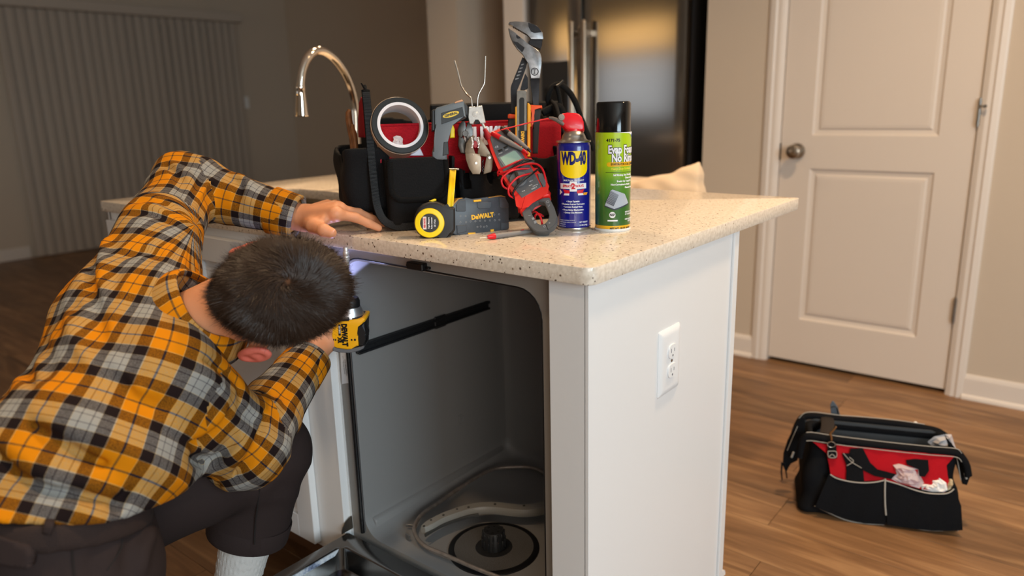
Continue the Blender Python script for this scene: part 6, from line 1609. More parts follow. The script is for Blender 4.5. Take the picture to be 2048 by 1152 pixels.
# jaws: a thick ring, split at the tip
outer = c4([(762,868),(780,930),(820,985),(870,1035),(900,1050),(958,1055),(1002,1048),(1004,1030),(1050,1000),(1078,960),(1082,900),(1060,830),(1035,780),(1012,735),(960,738),(850,785)])
inner = c4([(838,838),(848,868),(862,905),(885,945),(905,972),(932,985),(952,980),(972,974),(992,955),(1008,925),(1012,895),(1002,860),(985,815),(965,775),(912,768),(868,790)])
def ringm(b, o_, i_, z0, z1):
    n = len(o_); L_ = []
    for pts, z in ((o_, z0), (o_, z1), (i_, z1), (i_, z0)):
        L_.append([b.verts.new(MMb @ Vector((*pl(MMb, u, v), z))) for u, v in pts])
    for a in range(4):
        A, B = L_[a], L_[(a+1)%4]
        for k in range(n): b.faces.new((A[k], A[(k+1)%n], B[(k+1)%n], B[k]))
    bmesh.ops.recalc_face_normals(b, faces=b.faces[:])
    es = [e for e in b.edges if len(e.link_faces) == 2 and e.calc_face_angle(0) > 1.2]
    bmesh.ops.bevel(b, geom=es, offset=.0012, segments=2, affect='EDGES')
jw = part('jaw', lambda b: ringm(b, outer, inner, -.008, .009), M_mj, cm, 30)
part('jaw_split', lambda b: plate(b, MMb, c4([(976,978),(983,974),(1004,1030),(997,1034)]), .0080, .0094), M_mk, jw)
b = bm_new()
for s, u, v, sz in (('I', 1010, 812, .007), ('O', 998, 776, .008), ('O', 968, 1003, .006), ('o', 1016, 968, .006)):
    c_ = pl(MMb, *c4([(u, v)])[0]); merge(b, text_bm(s, sz, MMb @ TR(c_[0], c_[1], .0091) @ RZ(-60), depth=.0002, wt=.0002))
for p_ in ([(850,925),(872,915),(880,935),(858,945)], [(868,955),(892,945),(900,968),(878,978)], [(820,900),(842,898),(843,903),(821,906)]): plate(b, MMb, c4(p_), .0088, .0096)
obj('jaw_marks', b, mat('mark_grey', (150,152,155), .5), jw, kind='stuff')
M_lr = mat('lead_red', (214,22,34), .35); M_lk = mat('lead_black', (18,18,20), .4)
def lead(name, pts, m, z=.021, r=.0021):
    b = bm_new(); n = len(pts); P_ = []
    for k, (u, v) in enumerate(c4(pts)):
        zz = z-.020*(1-min(1, 3*min(k, n-1-k)/max(1, n-1)))*(.9)
        P_.append(pt(MMb, u, v, zz))
    tube(b, spline(P_, 6), r, 8); return obj(name, b, m, cm, 60)
lead('red_lead', [(538,520),(552,500),(640,475),(740,430),(830,392),(845,372)], M_lr, .020)
lead('red_lead', [(540,512),(560,530),(640,520),(760,480),(860,462),(930,480),(970,530),(984,610),(990,672)], M_lr, .024)
lead('red_lead', [(905,470),(790,492),(690,530),(620,575),(590,620),(600,655),(645,662)], M_lr, .026)
lead('red_lead', [(915,508),(830,545),(740,600),(680,655),(655,700),(655,738),(690,742)], M_lr, .028)
lead('black_lead', [(545,545),(620,520),(730,470),(820,420),(868,385)], M_lk, .021)
lead('black_lead', [(590,560),(700,515),(800,462),(880,440),(905,450)], M_lk, .024)
lead('black_lead', [(912,478),(870,540),(800,615),(730,680),(688,728),(700,748)], M_lk, .027)
lead('black_lead', [(600,548),(690,495),(790,440),(850,425),(880,435)], M_lk, .027)
lead('red_lead', [(836,828),(880,850),(925,900),(940,945),(936,975)], M_lr, .006)
lead('red_lead', [(940,850),(915,870),(880,885),(860,890)], M_lr, .002)
def probe(nm, a, bq, tip, cA, lab):
    b = bm_new(); pa, pb = pt(MMb, *c4([a])[0], .022), pt(MMb, *c4([bq])[0], .022); d = pb-pa
    o_ = obj(nm, (tube(b, [pa, pa+d*.04, pa+d*.27, pa+d*.30], [.004,.0056,.0054,.0045], 14)), cA, cm, 50, label=lab)
    b = bm_new(); seg = [pa+d*f for f in (.29,.33,.37,.41,.45,.49,.53,.57,.61,1.0)]; rr = [.0056,.0060,.0054,.0060,.0054,.0060,.0054,.0060,.0056,.0030]; tube(b, seg, rr, 14); obj('probe_grip', b, mat('probe_grey', (126,122,120), .5), o_, 50)
    b = bm_new(); pc = pt(MMb, *c4([tip])[0], .018); tube(b, [pb-d*.02, pb+(pc-pb)*.5, pc], [.0034,.0030,.0018], 12); obj('probe_end', b, cA, o_, 50)
probe('test_probe', (498,178), (785,335), (828,362), M_lr, 'red-ended grey test probe')
probe('test_probe', (584,128), (830,325), (850,345), M_mk, 'black-ended grey test probe')

# ---- test probe lying on the worktop
p0, p1 = on(984, 473, 'z', H+.006), on(1072, 461, 'z', H+.006)
lp = thing('spare_test_probe', 'grey test probe with red tip lying on the worktop before the bit case', 'probe', tuple(p0))
dv = p1-p0
part('grip', lambda b: tube(b, [p0+dv*f for f in (.05,.08,.11,.14,.17,.20,.23,.26,.29,.32,.35,.40,.98,1.0)], [.0052,.0058,.0049,.0057,.0049,.0057,.0049,.0056,.0048,.0054,.0048,.0050,.0036,.0026], 16), mat('probe_grey', (126,122,120), .5), lp, 40)
part('guard', lambda b: tube(b, [p0-dv*.10, p0-dv*.06, p0+dv*.02, p0+dv*.06, p0+dv*.065], [.0030,.0046,.0058,.0058,.0040], 16), M_lr, lp, 50)
part('needle', lambda b: tube(b, [p0-dv*.27, p0-dv*.09], [.0006,.0010], 8), M_ss, lp, 50)
part('red_patch', lambda b: (box(b, (-.004,-.0022,.0040), (.004,.0022,.0054), .001, frame(p0+dv*.70, dv, Vector((0,0,1)).cross(dv)) @ RX(-38))), M_lr, lp)
part('red_patch', lambda b: (box(b, (-.0016,-.0016,.0040), (.0016,.0016,.0056), .001, frame(p0+dv*.44, dv, Vector((0,0,1)).cross(dv)) @ RX(-38))), M_lr, lp)

# ---- bit case
Ak, Bk = on(910, 471, 'z', H), on(1019, 459, 'z', H)
kx = (Bk-Ak).normalized(); kz = Vector((0,0,1)); MK = frame(Ak, kx, kz) @ RX(-7)
ks = thing('bit_case', 'small grey bit case standing on edge between tape measure and meter', 'case', tuple((Ak+Bk)/2))
M_kg = mat('case_grey', (66,70,76), .38, var=.15, vscale=60); M_kb = mat('case_black', (28,29,30), .5); M_ky = mat('dw_yellow', (244,184,30), .4)
OUT = c4([(118,1045),(112,800),(128,765),(165,722),(215,716),(232,728),(300,730),(440,724),(455,708),(560,694),(600,705),(634,765),(640,1000),(612,1016),(480,1030),(300,1046),(150,1064)])
part('base_half', lambda b: plate(b, MK, OUT, -.030, -.014, .003, 2), M_kb, ks, 35)
part('lid', lambda b: plate(b, MK, [(u+.3, v+.2) for u, v in OUT], -.013, .0, .003, 2), M_kg, ks, 35)
lidp = [o for o in bpy.data.objects if o.name.startswith('lid')][-1]
for p_ in ([(146,835),(146,780),(178,738),(232,738),(236,835),(225,842),(150,842)], [(545,802),(542,712),(590,712),(628,768),(630,805),(562,815)], [(150,972),(238,965),(243,1030),(155,1048)], [(556,945),(632,938),(634,998),(612,1008),(560,1014)]):
    b = bm_new(); plate(b, MK, c4(p_), -.001, .0022, .0009); obj('corner_guard', b, M_kg, lidp)
part('rib_panel', lambda b: plate(b, MK, c4([(340,760),(470,752),(472,800),(455,815),(360,820),(342,805)]), -.0005, .0012, .0006), M_kg, ks)
part('latch', lambda b: plate(b, MK, c4([(306,738),(376,732),(378,750),(308,756)]), -.012, .0022, .0006), M_ky, ks)
part('latch', lambda b: plate(b, MK, c4([(255,1040),(325,1036),(326,1074),(262,1078)]), -.010, .002, .0008), M_ky, ks)
part('latch', lambda b: plate(b, MK, c4([(462,1010),(494,1006),(494,1026),(464,1030)]), -.010, .002, .0006), M_ky, ks)
part('hinge_edge', lambda b: plate(b, MK, c4([(445,712),(560,694),(602,706),(604,712),(560,700),(447,720)]), -.028, .001, .0005), mat('edge_amber', (178,128,50), .5), ks)
part('hinge_edge', lambda b: plate(b, MK, c4([(112,790),(126,764),(164,722),(206,716),(208,724),(168,730),(132,770),(120,795)]), -.020, .001, .0005), mat('edge_amber', (178,128,50), .5), ks)
c_ = pl(MK, *c4([(392,887)])[0]); mesh_only('lettering', text_bm('DeWALT', .0128, MK @ TR(c_[0], c_[1], .0003) @ RZ(2), depth=.0003, wt=.0007, sx=.98, shear=0.), M_ky, lidp)
b = bm_new()
for k, (u, v) in enumerate([(188,885),(188,942),(240,942),(282,935),(326,933),(370,930),(415,928),(460,926),(505,924),(548,920),(236,885),(500,872),(545,868),(345,985),(375,982),(405,985),(430,980),(195,1002),(590,975)]):
    c_ = pl(MK, *c4([(u, v)])[0]); tube(b, [(c_[0]+.0017*math.cos(a), c_[1]+.0017*math.sin(a), .0001) for a in [q*math.pi/(3 if k%2 else 4) for q in range(6 if k%2 else 8)]], .0004, 4, MK, closed=True)
obj('size_marks', b, mat('mark_grey', (150,152,155), .5), lidp, kind='stuff')

# ---- tape measure
Mq = camplane(860, 446, 1.478, 8, 4)
tm = thing('tape_measure', 'black and yellow tape measure hooked up to the tote front', 'tape measure', tuple(on(862, 478, 'z', H)))
M_tk = mat('tape_rubber', (24,24,25), .5); M_ty = mat('tape_yellow', (250,216,16), .35)
part('case', lambda b: plate(b, Mq, c2([(662,1020),(668,965),(690,915),(725,885),(775,868),(830,866),(880,885),(905,905),(945,905),(966,915),(968,1075),(945,1112),(885,1122),(840,1145),(790,1150),(735,1135),(690,1100),(668,1060)]), -.022, .012, .006, 3), M_tk, tm, 35)
qc = pl(Mq, *c2([(779,1023)])[0])
part('face_ring', lambda b: lathe(b, [(.0185,.0125),(.0185,.0150),(.0200,.0160),(.0280,.0150),(.0292,.0128),(.0292,.0110)], 48, Mq @ TR(qc[0], qc[1], 0)), M_ty, tm, 35)
lbq = part('label', lambda b: cyl(b, .0188, .012, .0146, 40, Mq @ TR(qc[0], qc[1], 0)), mat('label_black', (16,16,17), .35), tm, 40)
b = bm_new()
for s, dx, sz in (('Tape Measure', -.0015, .0044), ('Ruban a mesurer', .0042, .0036), ("25' / 7.5m", .0105, .0040)): merge(b, text_bm(s, sz, Mq @ TR(qc[0]+dx, qc[1], .0148) @ RZ(90), depth=.0001, wt=.00015, sx=.9))
obj('label_print', b, mat('print_white', (235,235,238), .4), lbq)
b = bm_new(); box(b, (-.0125, -.0035, .0146), (.0125, .0035, .0149), 0, Mq @ TR(qc[0]-.0095, qc[1], 0) @ RZ(90)); rl = obj('label_badge', b, mat('badge_pale', (232,214,206), .4), lbq)
b = bm_new(); merge(b, text_bm('RED ROCK', .0042, Mq @ TR(qc[0]-.0095, qc[1], .0151) @ RZ(90), depth=.0001, wt=.0003, sx=.9)); obj('lettering', b, M_red, rl)
part('lock_button', lambda b: plate(b, Mq, c2([(772,862),(812,846),(826,848),(826,860),(800,868)]), -.010, .004, .001), M_ty, tm)
pa, pb = pt(Mq, *c2([(930,905)])[0], -.004), MB_ @ bl(*c2([(952,628)])[0], -.049)
b = bm_new(); xb_ = (Vector(CR)-(pb-pa).normalized()*Vector(CR).dot((pb-pa).normalized())).normalized(); Mb2 = frame(pa, xb_, pb-pa); L_ = (pb-pa).length
prev = None
for k in range(2):
    y = L_*k
    vs = [b.verts.new(Mb2 @ Vector((x*.0067 if k else x*.0063, y, .0016*abs(x)))) for x in (-1,-.5,0,.5,1)]
    if prev:
        for i in range(4): b.faces.new((prev[i], prev[i+1], vs[i+1], vs[i]))
    prev = vs
bo = obj('blade', b, mat('blade_yellow', (250,210,20), .35, coat=.2), tm, 180); so = bo.modifiers.new('s','SOLIDIFY'); so.thickness = .0004
part('hook', lambda b: (box(b, (-.0085, L_-.001, -.001), (.0085, L_+.0010, .0028), .0004, Mb2), box(b, (-.0015, L_-.001, -.001), (.0125, L_+.0006, .0020), .0003, Mb2)), M_ss, tm)

# ---- impact driver held up to the bracket
IT, IB = P(691.5, 499, 1.536), P(704, 692, 1.588)
dv_ = thing('impact_driver', 'yellow and black cordless impact driver in the man\'s right hand', 'driver', tuple(IB))
ax = (IT-IB).normalized(); La = (IT-IB).length
xh = (CR-ax*CR.dot(ax)).normalized(); MD = frame(IB, xh, ax)     # local x right, y up the tool, z to viewer
def al(v): # distance along the tool axis for image row v (near the axis)
    return (692-v)/(692-499)*La
MDl = MD @ Matrix(((1,0,0,0),(0,0,1,0),(0,-1,0,0),(0,0,0,1)))    # lathe frame: z along the tool
M_dy = mat('driver_yellow', (246,178,18), .4); M_dk = mat('driver_black', (24,24,26), .45); M_dg = mat('driver_grey', (104,106,110), .5)
part('nose', lambda b: lathe(b, [(0,al(634)),(.0295,al(634)),(.0300,al(628)),(.0262,al(618)),(.0235,al(611)),(.0,al(610))], 36, MDl), mat('cast_alloy', (196,196,198), .35, .85), dv_, 40)
part('nose_ring', lambda b: lathe(b, [(0,al(611)),(.0222,al(611)),(.0225,al(600)),(.0190,al(593)),(.010,al(592)),(0,al(592))], 36, MDl), M_dk, dv_, 40)
part('collet', lambda b: lathe(b, [(0,al(592)),(.0095,al(592)),(.0100,al(580)),(.0075,al(576)),(0,al(576))], 24, MDl), M_ss, dv_, 40)
bt = part('bit_holder', lambda b: lathe(b, [(0,al(578)),(.0036,al(578)),(.0036,al(556)),(.0046,al(555)),(.0046,al(548)),(.0040,al(547)),(.0040,al(532)),(.0058,al(530)),(.0058,al(520)),(.0066,al(519)),(.0066,al(517.5)),(.0058,al(517)),(.0066,al(515)),(.0066,al(512)),(.0058,al(511)),(.0066,al(509)),(.0066,al(505)),(.0060,al(503)),(0,al(502))], 24, MDl), M_ss, dv_, 40)
part('bit_tip', lambda b: lathe(b, [(0,al(504)),(.0052,al(504)),(.0052,al(496)),(.004,al(494)),(0,al(494))], 16, MDl), M_ss, dv_, 40)
cd_ = lambda pts: [(560+x/3.842, 560+y/3.842) for x, y in pts]
MDb = MD @ TR(0,0,0)
part('motor_housing', lambda b: plate(b, MDb, cd_([(405,330),(440,268),(470,258),(552,258),(662,262),(668,300),(668,480),(640,500),(560,514),(470,508),(430,492),(402,470)]), -.030, .028, .008, 3), M_dk, dv_, 35)
yl = part('yellow_shell', lambda b: plate(b, MDb, cd_([(432,300),(462,282),(562,284),(642,262),(664,258),(676,268),(674,288),(655,300),(612,318),(606,372),(625,392),(625,470),(575,490),(545,500),(462,486),(430,470),(428,418),(440,405),(440,340)]), -.026, .0325, .003, 2), M_dy, dv_, 35)
part('top_strap', lambda b: plate(b, MDb, cd_([(470,262),(552,256),(562,284),(468,290)]), .0, .0335, .002), M_dk, dv_)
part('side_vent', lambda b: plate(b, MDb, cd_([(610,322),(662,305),(667,372),(682,390),(682,408),(668,420),(668,474),(628,478),(626,394),(608,374)]), -.01, .0310, .003), M_dk, dv_)
part('bumper', lambda b: plate(b, MDb, cd_([(428,476),(462,486),(545,500),(578,490),(640,478),(666,468),(666,486),(640,502),(600,514),(572,508),(560,521),(470,516),(436,506)]), -.02, .0345, .0015), M_dg, dv_)
st = part('badge_strip', lambda b: plate(b, MDb, cd_([(474,306),(492,306),(494,390),(476,390)]), .030, .0333, .0003), M_dk, yl)
c_ = pl(MDb, *cd_([(519,386)])[0]); mesh_only('lettering', text_bm('DEWALT', .0150, MDb @ TR(c_[0]+.0005, c_[1], .0328) @ RZ(-90), depth=.0002, wt=.0012, sx=.80), mat('print_black', (18,18,18), .4), yl)
c_ = pl(MDb, *cd_([(484,345)])[0]); mesh_only('lettering', text_bm('20V MAX', .0052, MDb @ TR(c_[0], c_[1], .0336) @ RZ(-90), depth=.0001, wt=.0001, sx=.8), mat('print_white', (235,235,238), .4), st)
c_ = pl(MDb, *cd_([(485,425)])[0]); mesh_only('lettering', text_bm('XR', .0112, MDb @ TR(c_[0], c_[1], .0328) @ RZ(-90), depth=.0001, wt=.0009, sx=.8), mat('print_black', (18,18,18), .4), yl)
b = bm_new()
for p_ in ([(435,415),(445,415),(445,430),(435,430)], [(449,415),(459,415),(459,430),(449,430)], [(569,415),(581,415),(581,430),(569,430)], [(592,414),(607,414),(607,430),(592,430)]): plate(b, MDb, cd_(p_), .031, .0332)
obj('vent_slots', b, M_dk, yl, kind='stuff')
part('grip', lambda b: tube(b, [P(680,658,1.59), P(640,662,1.588), P(596,668,1.582)], [.020,.0175,.018], 20), M_dk, dv_, 60)
part('battery', lambda b: box(b, (-.020,-.028,-.030), (.012,.030,.030), .006, frame(P(572,640,1.60), CR, CU), 2), M_dk, dv_, 40)
wl2 = bpy.data.lights.new('work_light', 'SPOT'); wl2.energy = 1.2; wl2.color = (.45,.5,1.0); wl2.spot_size = 110*D2R; wl2.shadow_soft_size = .006
o = bpy.data.objects.new('work_light', wl2); COL.objects.link(o); o.location = IB+ax*al(602)+MD.to_3x3() @ Vector((-.012,0,-.030)); o.rotation_euler = ax.to_track_quat('-Z','Y').to_euler()
# ---- soft tool bag on the floor
FA = Vector((.075, 1.047, 0)); fth = 21*D2R; F1 = Vector((math.cos(fth), math.sin(fth), 0)); F2 = Vector((-F1.y, F1.x, 0))
MF = Matrix(((F1.x, F2.x, 0, FA.x), (F1.y, F2.y, 0, FA.y), (0, 0, 1, FA.z), (0,0,0,1))); MFi = MF.inverted()
def fb(u, v, off=0.):
    r = CF + CR*((u-1024)/FPX) - CU*((v-576)/FPX); o = MFi @ CAMP; d = MFi.to_3x3() @ r; t = (off-o.y)/d.y; q = o+d*t; return Vector((q.x, off, q.z))
fbag = thing('tool_bag', 'black soft tool bag with red front panel open on the floor near the door', 'tool bag', tuple(MF @ Vector((.18, .1, 0))))
M_ck = mat('canvas_black', (15,16,19), .85, bump=.5, bscale=420, spec=.15); M_cr = mat('canvas_red', (172,12,26), .8, bump=.4, bscale=420, spec=.2); M_st = mat('stitching', (168,164,156), .7)
cB = lambda pts: [(1540+x/3.716, 780+y/3.716) for x, y in pts]
def to_f(V): return V @ np.array(MF.to_3x3()).T+np.array(FA)
def softf(name, fn, lo, hi, res, m, par, **k):
    V, Q = surf(fn, lo, hi, res); V = relax(V, Q, 1, .35); V[:,2] = np.maximum(V[:,2], .0006); return obj(name, npmesh(name, to_f(V), Q), m, par, **k)
def bagbody(X, Y, Z):
    f = np.clip(Z/.21, 0, 1)
    y0 = .0+.045*f**1.5; y1 = .215-.055*f; x0 = -.038+.025*f; x1 = .382-.02*f
    cx_, cy_ = (x0+x1)/2, (y0+y1)/2; hx, hy = (x1-x0)/2-.03, (y1-y0)/2-.03
    qx, qy = np.abs(X-cx_)-hx, np.abs(Y-cy_)-hy
    d = np.sqrt(np.maximum(qx,0)**2+np.maximum(qy,0)**2)+np.minimum(np.maximum(qx,qy),0)-.03
    d = d+.005*np.sin(X*38+Z*20+1)*np.sin(Z*30)+.003*np.sin(X*80-Z*60)
    top = Z-(.208+.022*np.clip(Y/.15,0,1)+.01*np.cos((X-.17)*9)*0); d = smax(d, top, .006); d = smax(d, -(Z-.004), .012)
    inner = np.sqrt(np.maximum(qx+.012,0)**2+np.maximum(qy+.012,0)**2)+np.minimum(np.maximum(qx+.012,qy+.012),0)-.03
    return smax(d, -smax(inner, .06-Z, .01), .003)
softf('body', bagbody, (-.07,-.03,-.01), (.42,.25,.26), .0048, M_ck, fbag)
OF = .028
def onbody(u, v, out=.004):    # point on the bag's bulging front
    for _ in range(6):
        q = fb(u, v, 0) if _ == 0 else fb(u, v, yy); yy = .045*min(1, max(0, q.z)/.21)**1.5-out
    return fb(u, v, yy)
def skinpatch(name, pts, m, par, out, n=14):
    """cloth panel lying on the front; pts image outline"""
    b = bm_new(); t = bmesh.new(); f = t.faces.new([t.verts.new((u, v, 0)) for u, v in pts]); bmesh.ops.triangulate(t, faces=[f])
    for k in range(4): bmesh.ops.subdivide_edges(t, edges=[e for e in t.edges if e.calc_length() > 14], cuts=1, use_grid_fill=False); bmesh.ops.triangulate(t, faces=t.faces[:])
    for v in t.verts: v.co = MF @ onbody(v.co.x, v.co.y, out+.0015*math.sin(v.co.x*.12+v.co.y*.05))
    o = mesh_only(name, t, m, par); s = o.modifiers.new('s', 'SOLIDIFY'); s.thickness = .003; s.offset = 0; return o
skinpatch('red_panel', cB([(318,385),(420,405),(600,415),(900,445),(1180,470),(1370,490),(1310,560),(1320,640),(1335,700),(1300,760),(1120,735),(860,670),(700,675),(560,670),(450,625),(440,560),(420,470)]), M_cr, fbag, .006)
skinpatch('front_pocket', cB([(440,622),(500,655),(600,680),(700,690),(790,684),(850,668),(862,1000),(700,990),(560,955),(420,905),(335,868),(380,760)]), M_ck, fbag, .013)
skinpatch('front_pocket', cB([(862,672),(960,700),(1080,745),(1180,770),(1290,775),(1340,762),(1372,735),(1420,860),(1432,1040),(1380,1045),(1200,1045),(1000,1020),(868,1000)]), M_ck, fbag, .013)
def stitch(pts, out, r=.0016, name='stitching'):
    b = bm_new(); tube(b, spline([MF @ onbody(u, v, out) for u, v in cB(pts)], 5), r, 6); return obj(name, b, M_st, fbag)
stitch([(448,628),(500,658),(600,682),(700,690),(790,684),(852,670)], .016); stitch([(862,674),(960,702),(1080,745),(1180,768),(1290,772),(1340,758),(1368,735)], .016)
stitch([(856,660),(854,760),(856,860),(862,930)], .017, .0022); stitch([(330,862),(420,905),(560,965),(700,992),(850,1000)], .008, .0012); stitch([(875,995),(1000,1010),(1150,1040),(1280,1045),(1340,1032),(1400,1045)], .008, .0012)
# mouth frames
bar1 = [(215,500),(235,400),(270,345),(320,345),(450,365),(600,385),(900,420),(1200,450),(1380,465),(1425,500),(1460,560),(1475,640)]
bar2 = [(150,470),(170,360),(215,240),(260,200),(340,195),(500,215),(700,230),(950,255),(1150,285),(1250,310),(1310,350)]
b = bm_new(); tube(b, spline([MF @ fb(u, v, .045) for u, v in cB(bar1)], 6), .0085, 12, flat=(.8,1.2)); mf1 = obj('mouth_frame', b, M_ck, fbag, 60)
b = bm_new(); tube(b, spline([MF @ fb(u, v, .165) for u, v in cB(bar2)], 6), .0085, 12, flat=(.8,1.2)); mf2 = obj('mouth_frame', b, M_ck, fbag, 60)
for bar, off in ((bar1, .034), (bar2, .155)):
    b = bm_new(); tube(b, spline([MF @ fb(u, v-8, off) for u, v in cB(bar[2:-2])], 6), .0010, 6); obj('stitching', b, M_st, fbag)
b = bm_new(); tube(b, spline([MF @ fb(u, v+9, .034) for u, v in cB(bar1[2:-2])], 6), .0010, 6); obj('stitching', b, M_st, fbag)
# end flaps with zips
def flapx(pts, off, th=.006):
    b = bm_new(); prism(b, [(fb(u, v, off).x, fb(u, v, off).z) for u, v in cB(pts)], -off-th, -off, MF @ Matrix(((1,0,0,0),(0,0,-1,0),(0,1,0,0),(0,0,0,1))), .002); return b
obj('end_flap', flapx([(232,200),(262,205),(262,330),(225,420),(205,525),(150,545),(120,620),(95,560),(100,470),(130,380),(190,260)], .10), M_ck, fbag, 40)
obj('end_flap', flapx([(1300,340),(1385,450),(1440,480),(1480,580),(1488,650),(1465,710),(1430,700),(1400,600),(1350,480)], .06), M_ck, fbag, 40)
b = bm_new(); tube(b, [MF @ fb(*cB([(90,540)])[0], .09), MF @ fb(*cB([(84,610)])[0], .09), MF @ fb(*cB([(90,670)])[0], .09)], [.003,.0026,.002], 8); obj('zip_tail', b, M_ck, fbag)
b = bm_new(); tube(b, [MF @ fb(*cB([(105,540)])[0], .09), MF @ fb(*cB([(118,600)])[0], .09), MF @ fb(*cB([(126,655)])[0], .09)], [.003,.0026,.002], 8); obj('zip_tail', b, M_ck, fbag)
for a_, off in (([(175,462),(160,500)], .088), ([(1448,618),(1460,660)], .045)):
    b = bm_new(); tube(b, [MF @ fb(u, v, off) for u, v in cB(a_)], .0030, 8); obj('zip_pull', b, M_st, fbag, 40)
b = bm_new(); tube(b, [MF @ fb(u, v, .088) for u, v in cB([(205,270),(165,360),(128,450)])], .0009, 6); tube(b, [MF @ fb(u, v, .05) for u, v in cB([(1385,490),(1400,560),(1418,670)])], .0011, 6); obj('zip_line', b, M_st, fbag, kind='stuff')
# grey lining seen in the mouth, wide handle strap over it
b = bm_new(); prism(b, [(fb(u, v, .150).x, fb(u, v, .150).z) for u, v in cB([(240,230),(340,215),(700,250),(1200,300),(1320,360),(1330,460),(700,420),(260,380)])], -.151, -.149, MF @ Matrix(((1,0,0,0),(0,0,-1,0),(0,1,0,0),(0,0,0,1)))); obj('lining', b, mat('lining_grey', (66,68,70), .6, bump=.8, bscale=30), fbag)
b = bm_new(); tube(b, spline([MF @ q for q in (fb(*cB([(425,200)])[0], .165), fb(*cB([(430,260)])[0], .12), fb(*cB([(420,330)])[0], .07))], 5), .018, 10, flat=(1,.18), upv=(0,0,1)); obj('handle_wrap', b, mat('wrap_brown', (30,22,18), .8), fbag, 60)
M_br = mat('brass', (176,140,96), .28, 1.)
b = bm_new(); tube(b, spline([MF @ fb(u, v, .030) for u, v in cB([(492,272),(470,300),(448,322),(456,345),(458,375)])], 5), .0028, 8); obj('swivel_hook', b, M_br, fbag, 60)
b = bm_new(); c_ = fb(*cB([(456,405)])[0], .024); tube(b, [MF @ Vector((c_.x+.0105*math.cos(a), c_.y, c_.z+.0085*math.sin(a))) for a in [k*math.pi/8 for k in range(16)]], .0013, 6, closed=True); obj('ring', b, mat('steel_ring', (190,186,180), .25, 1.), fbag, 60)
def fpatch(name, pts, out, m=M_ck): return skinpatch(name, cB(pts), m, fbag, out)
fpatch('strap_tab', [(425,395),(492,398),(498,510),(430,508)], .014)
stitch([(432,455),(490,458),(490,500),(436,498),(432,455)], .018, .0009); stitch([(440,495),(462,478),(484,497)], .018, .0009)
fpatch('web_strap', [(535,470),(590,470),(690,578),(700,680),(565,672),(570,560)], .011)
fpatch('web_strap', [(600,435),(690,432),(745,540),(800,590),(935,625),(900,662),(780,640),(700,600),(640,540),(590,470)], .013)
fpatch('web_strap', [(1010,520),(1080,512),(1175,520),(1182,600),(1150,645),(1110,640),(1105,590),(1020,555)], .011)
stitch([(545,470),(600,530),(680,580)], .016, .0009); stitch([(572,562),(620,530),(590,500)], .016, .0009)
# things in its pockets
pbg = thing('clear_plastic_bag', 'crumpled clear plastic bag stuffed in the red-panelled bag\'s front pocket', 'bag', tuple(MF @ onbody(*cB([(1040,640)])[0], .03)))
def fcr(b, pts, out, amp, seed):
    r_ = random.Random(seed); q = [onbody(u, v, out) for u, v in cB(pts)]; c = sum(q, Vector())/len(q); n = len(q)
    rings = [[b.verts.new(MF @ (c+(p-c)*f+Vector((0, -amp*(1-f)*1.5+r_.uniform(-amp,amp)*(f<1), 0)))) for p in q] for f in (1,.8,.6,.4,.2)]
    for A, B in zip(rings, rings[1:]):
        for k in range(n): b.faces.new((A[k], A[(k+1)%n], B[(k+1)%n], B[k]))
    b.faces.new(rings[-1]); bk = [b.verts.new(MF @ (p+Vector((0,.008,0)))) for p in q]
    for k in range(n): b.faces.new((rings[0][(k+1)%n], rings[0][k], bk[k], bk[(k+1)%n]))
    b.faces.new(bk[::-1])
part('film', lambda b: fcr(b, [(915,560),(960,552),(1030,570),(1112,590),(1118,640),(1145,690),(1110,730),(1040,710),(960,690),(890,655),(945,628),(935,600)], .010, .009, 4), mat('clear_poly', (225,222,226), .25, alpha=.42, coat=.4), pbg)
wr = thing('white_fitting', 'white plastic fitting poking out of the floor bag pocket', 'fitting', tuple(MF @ onbody(*cB([(1230,710)])[0], .03)))
part('body', lambda b: fcr(b, [(1120,705),(1150,700),(1195,700),(1210,665),(1260,655),(1310,690),(1320,745),(1290,760),(1200,755),(1130,740)], .008, .004, 9), mat('pvc_white', (226,224,222), .45), wr)
part('tan_cap', lambda b: fcr(b, [(1320,705),(1338,670),(1358,672),(1362,700),(1345,735),(1322,748)], .008, .003, 3), mat('pvc_tan', (190,172,140), .5), wr)
cb2 = thing('grey_plastic_bag', 'clear bag spilling from the right end of the floor bag mouth', 'bag', tuple(MF @ fb(*cB([(1290,370)])[0], .11)))
b = bm_new(); M_ = MF @ Matrix(((1,0,0,0),(0,0,-1,0),(0,1,0,0),(0,0,0,1)))
rr_ = random.Random(5); q = [fb(u, v, .11) for u, v in cB([(1170,385),(1220,345),(1300,328),(1350,330),(1370,400),(1385,440),(1300,435),(1200,415)])]; c = sum(q, Vector())/len(q)
rings = [[b.verts.new(MF @ (c+(p-c)*f+Vector((0, -.012*(1-f)+rr_.uniform(-.006,.006)*(f<1), 0)))) for p in q] for f in (1,.7,.4)]
for A, B in zip(rings, rings[1:]):
    for k in range(len(q)): b.faces.new((A[k], A[(k+1)%len(q)], B[(k+1)%len(q)], B[k]))
b.faces.new(rings[-1]); obj('film', b, mat('clear_poly', (225,222,226), .25, alpha=.42, coat=.4), cb2)
bl_ = thing('drywall_saw', 'blue-grey blade tip standing out of the back of the floor bag', 'saw', tuple(MF @ fb(*cB([(485,200)])[0], .175)))
b = bm_new(); prism(b, [(fb(u, v, .18).x, fb(u, v, .18).z) for u, v in cB([(455,220),(448,110),(462,80),(478,90),(505,130),(530,215),(535,400),(470,400)])], -.183, -.180, M_, .0008); obj('blade', b, mat('saw_blade', (112,122,132), .4, .6), bl_)
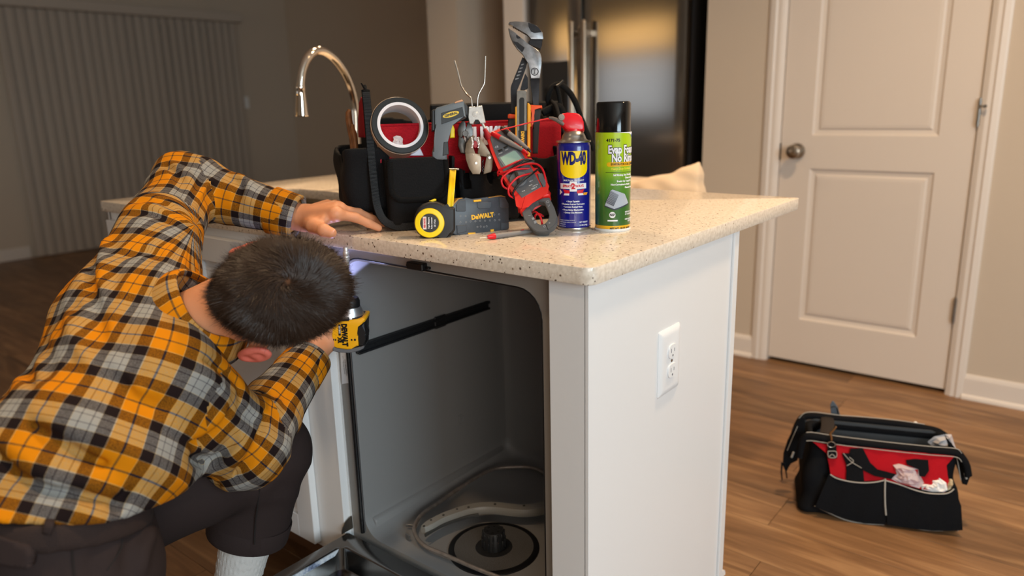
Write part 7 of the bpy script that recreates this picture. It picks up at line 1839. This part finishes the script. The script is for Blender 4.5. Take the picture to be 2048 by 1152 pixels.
b = bm_new(); tube(b, [MF @ fb(u, v, .178) for u, v in cB([(452,130),(480,122),(500,135),(512,200)])], .0014, 6); obj('cord', b, M_black, bl_)
wk = thing('bottle_cap', 'small white cap peeking over the rear rim of the floor bag', 'cap', tuple(MF @ fb(*cB([(1080,250)])[0], .17)))
b = bm_new(); c_ = MF @ fb(*cB([(1080,254)])[0], .178); lathe(b, [(0,-.02),(.006,-.02),(.0065,.0),(.005,.006),(.002,.008),(0,.008)], 16, TR(c_)); obj('cap', b, mat('pvc_white', (226,224,222), .45), wk, 50)

# ---- upholstered chair with a cushion behind the island
cv_ = thing('counter_chair', 'beige upholstered chair standing behind the island worktop', 'chair', (-.72, 1.55, 0))
M_up = mat('linen_beige', (206,184,158), .9, bump=.3, bscale=300, sheen=.3)
part('back_rest', lambda b: box(b, (-1.05, 1.50, .56), (-.62, 1.585, .885), .03, I4, 3), M_up, cv_, 60)
part('seat', lambda b: box(b, (-1.05, 1.12, .53), (-.40, 1.51, .632), .03, I4, 3), M_up, cv_, 60)
for x, y in ((-1.0,1.17),(-.50,1.17),(-1.0,1.54),(-.66,1.54)):
    b = bm_new(); tube(b, [(x,y,.0),(x,y,.545)], [.014,.02], 10); obj('leg', b, mat('dark_wood', (58,38,26), .5), cv_, 60)
cu_ = thing('cushion', 'beige pillow slumped on the chair behind the island', 'cushion', (-.52, 1.36, .54))
def pill(X, Y, Z):
    c = (-.575, 1.38, .785); a = .25; x = (X-c[0])*math.cos(a)+(Z-c[2])*math.sin(a); z = -(X-c[0])*math.sin(a)+(Z-c[2])*math.cos(a); y = Y-c[1]
    hx, hz = .165+.0*x, .150; ux, uz = np.clip(np.abs(x)/hx, 0, 1.2), np.clip(np.abs(z)/hz, 0, 1.2)
    th_ = .062*np.sqrt(np.clip(1-ux**2.5, 0, 1)*np.clip(1-uz**2.5, 0, 1))+.003
    edge = np.maximum(np.abs(x)-hx*(1-.10*(1-uz**2)), np.abs(z)-hz*(1-.12*(1-ux**2)))
    d = np.maximum(np.abs(y)-th_, edge)*.7
    return d+.003*np.sin(x*60+z*40)*np.sin(z*50)+.004*rid(x*20+z*14)
v_, q_ = surf(pill, (-.83,1.26,.53), (-.31,1.50,1.05), .006)
obj('cover', npmesh('cover', relax(v_, q_, 2, .5), q_), mat('cotton_cream', (222,196,164), .9, bump=.3, bscale=300, sheen=.3), cu_)
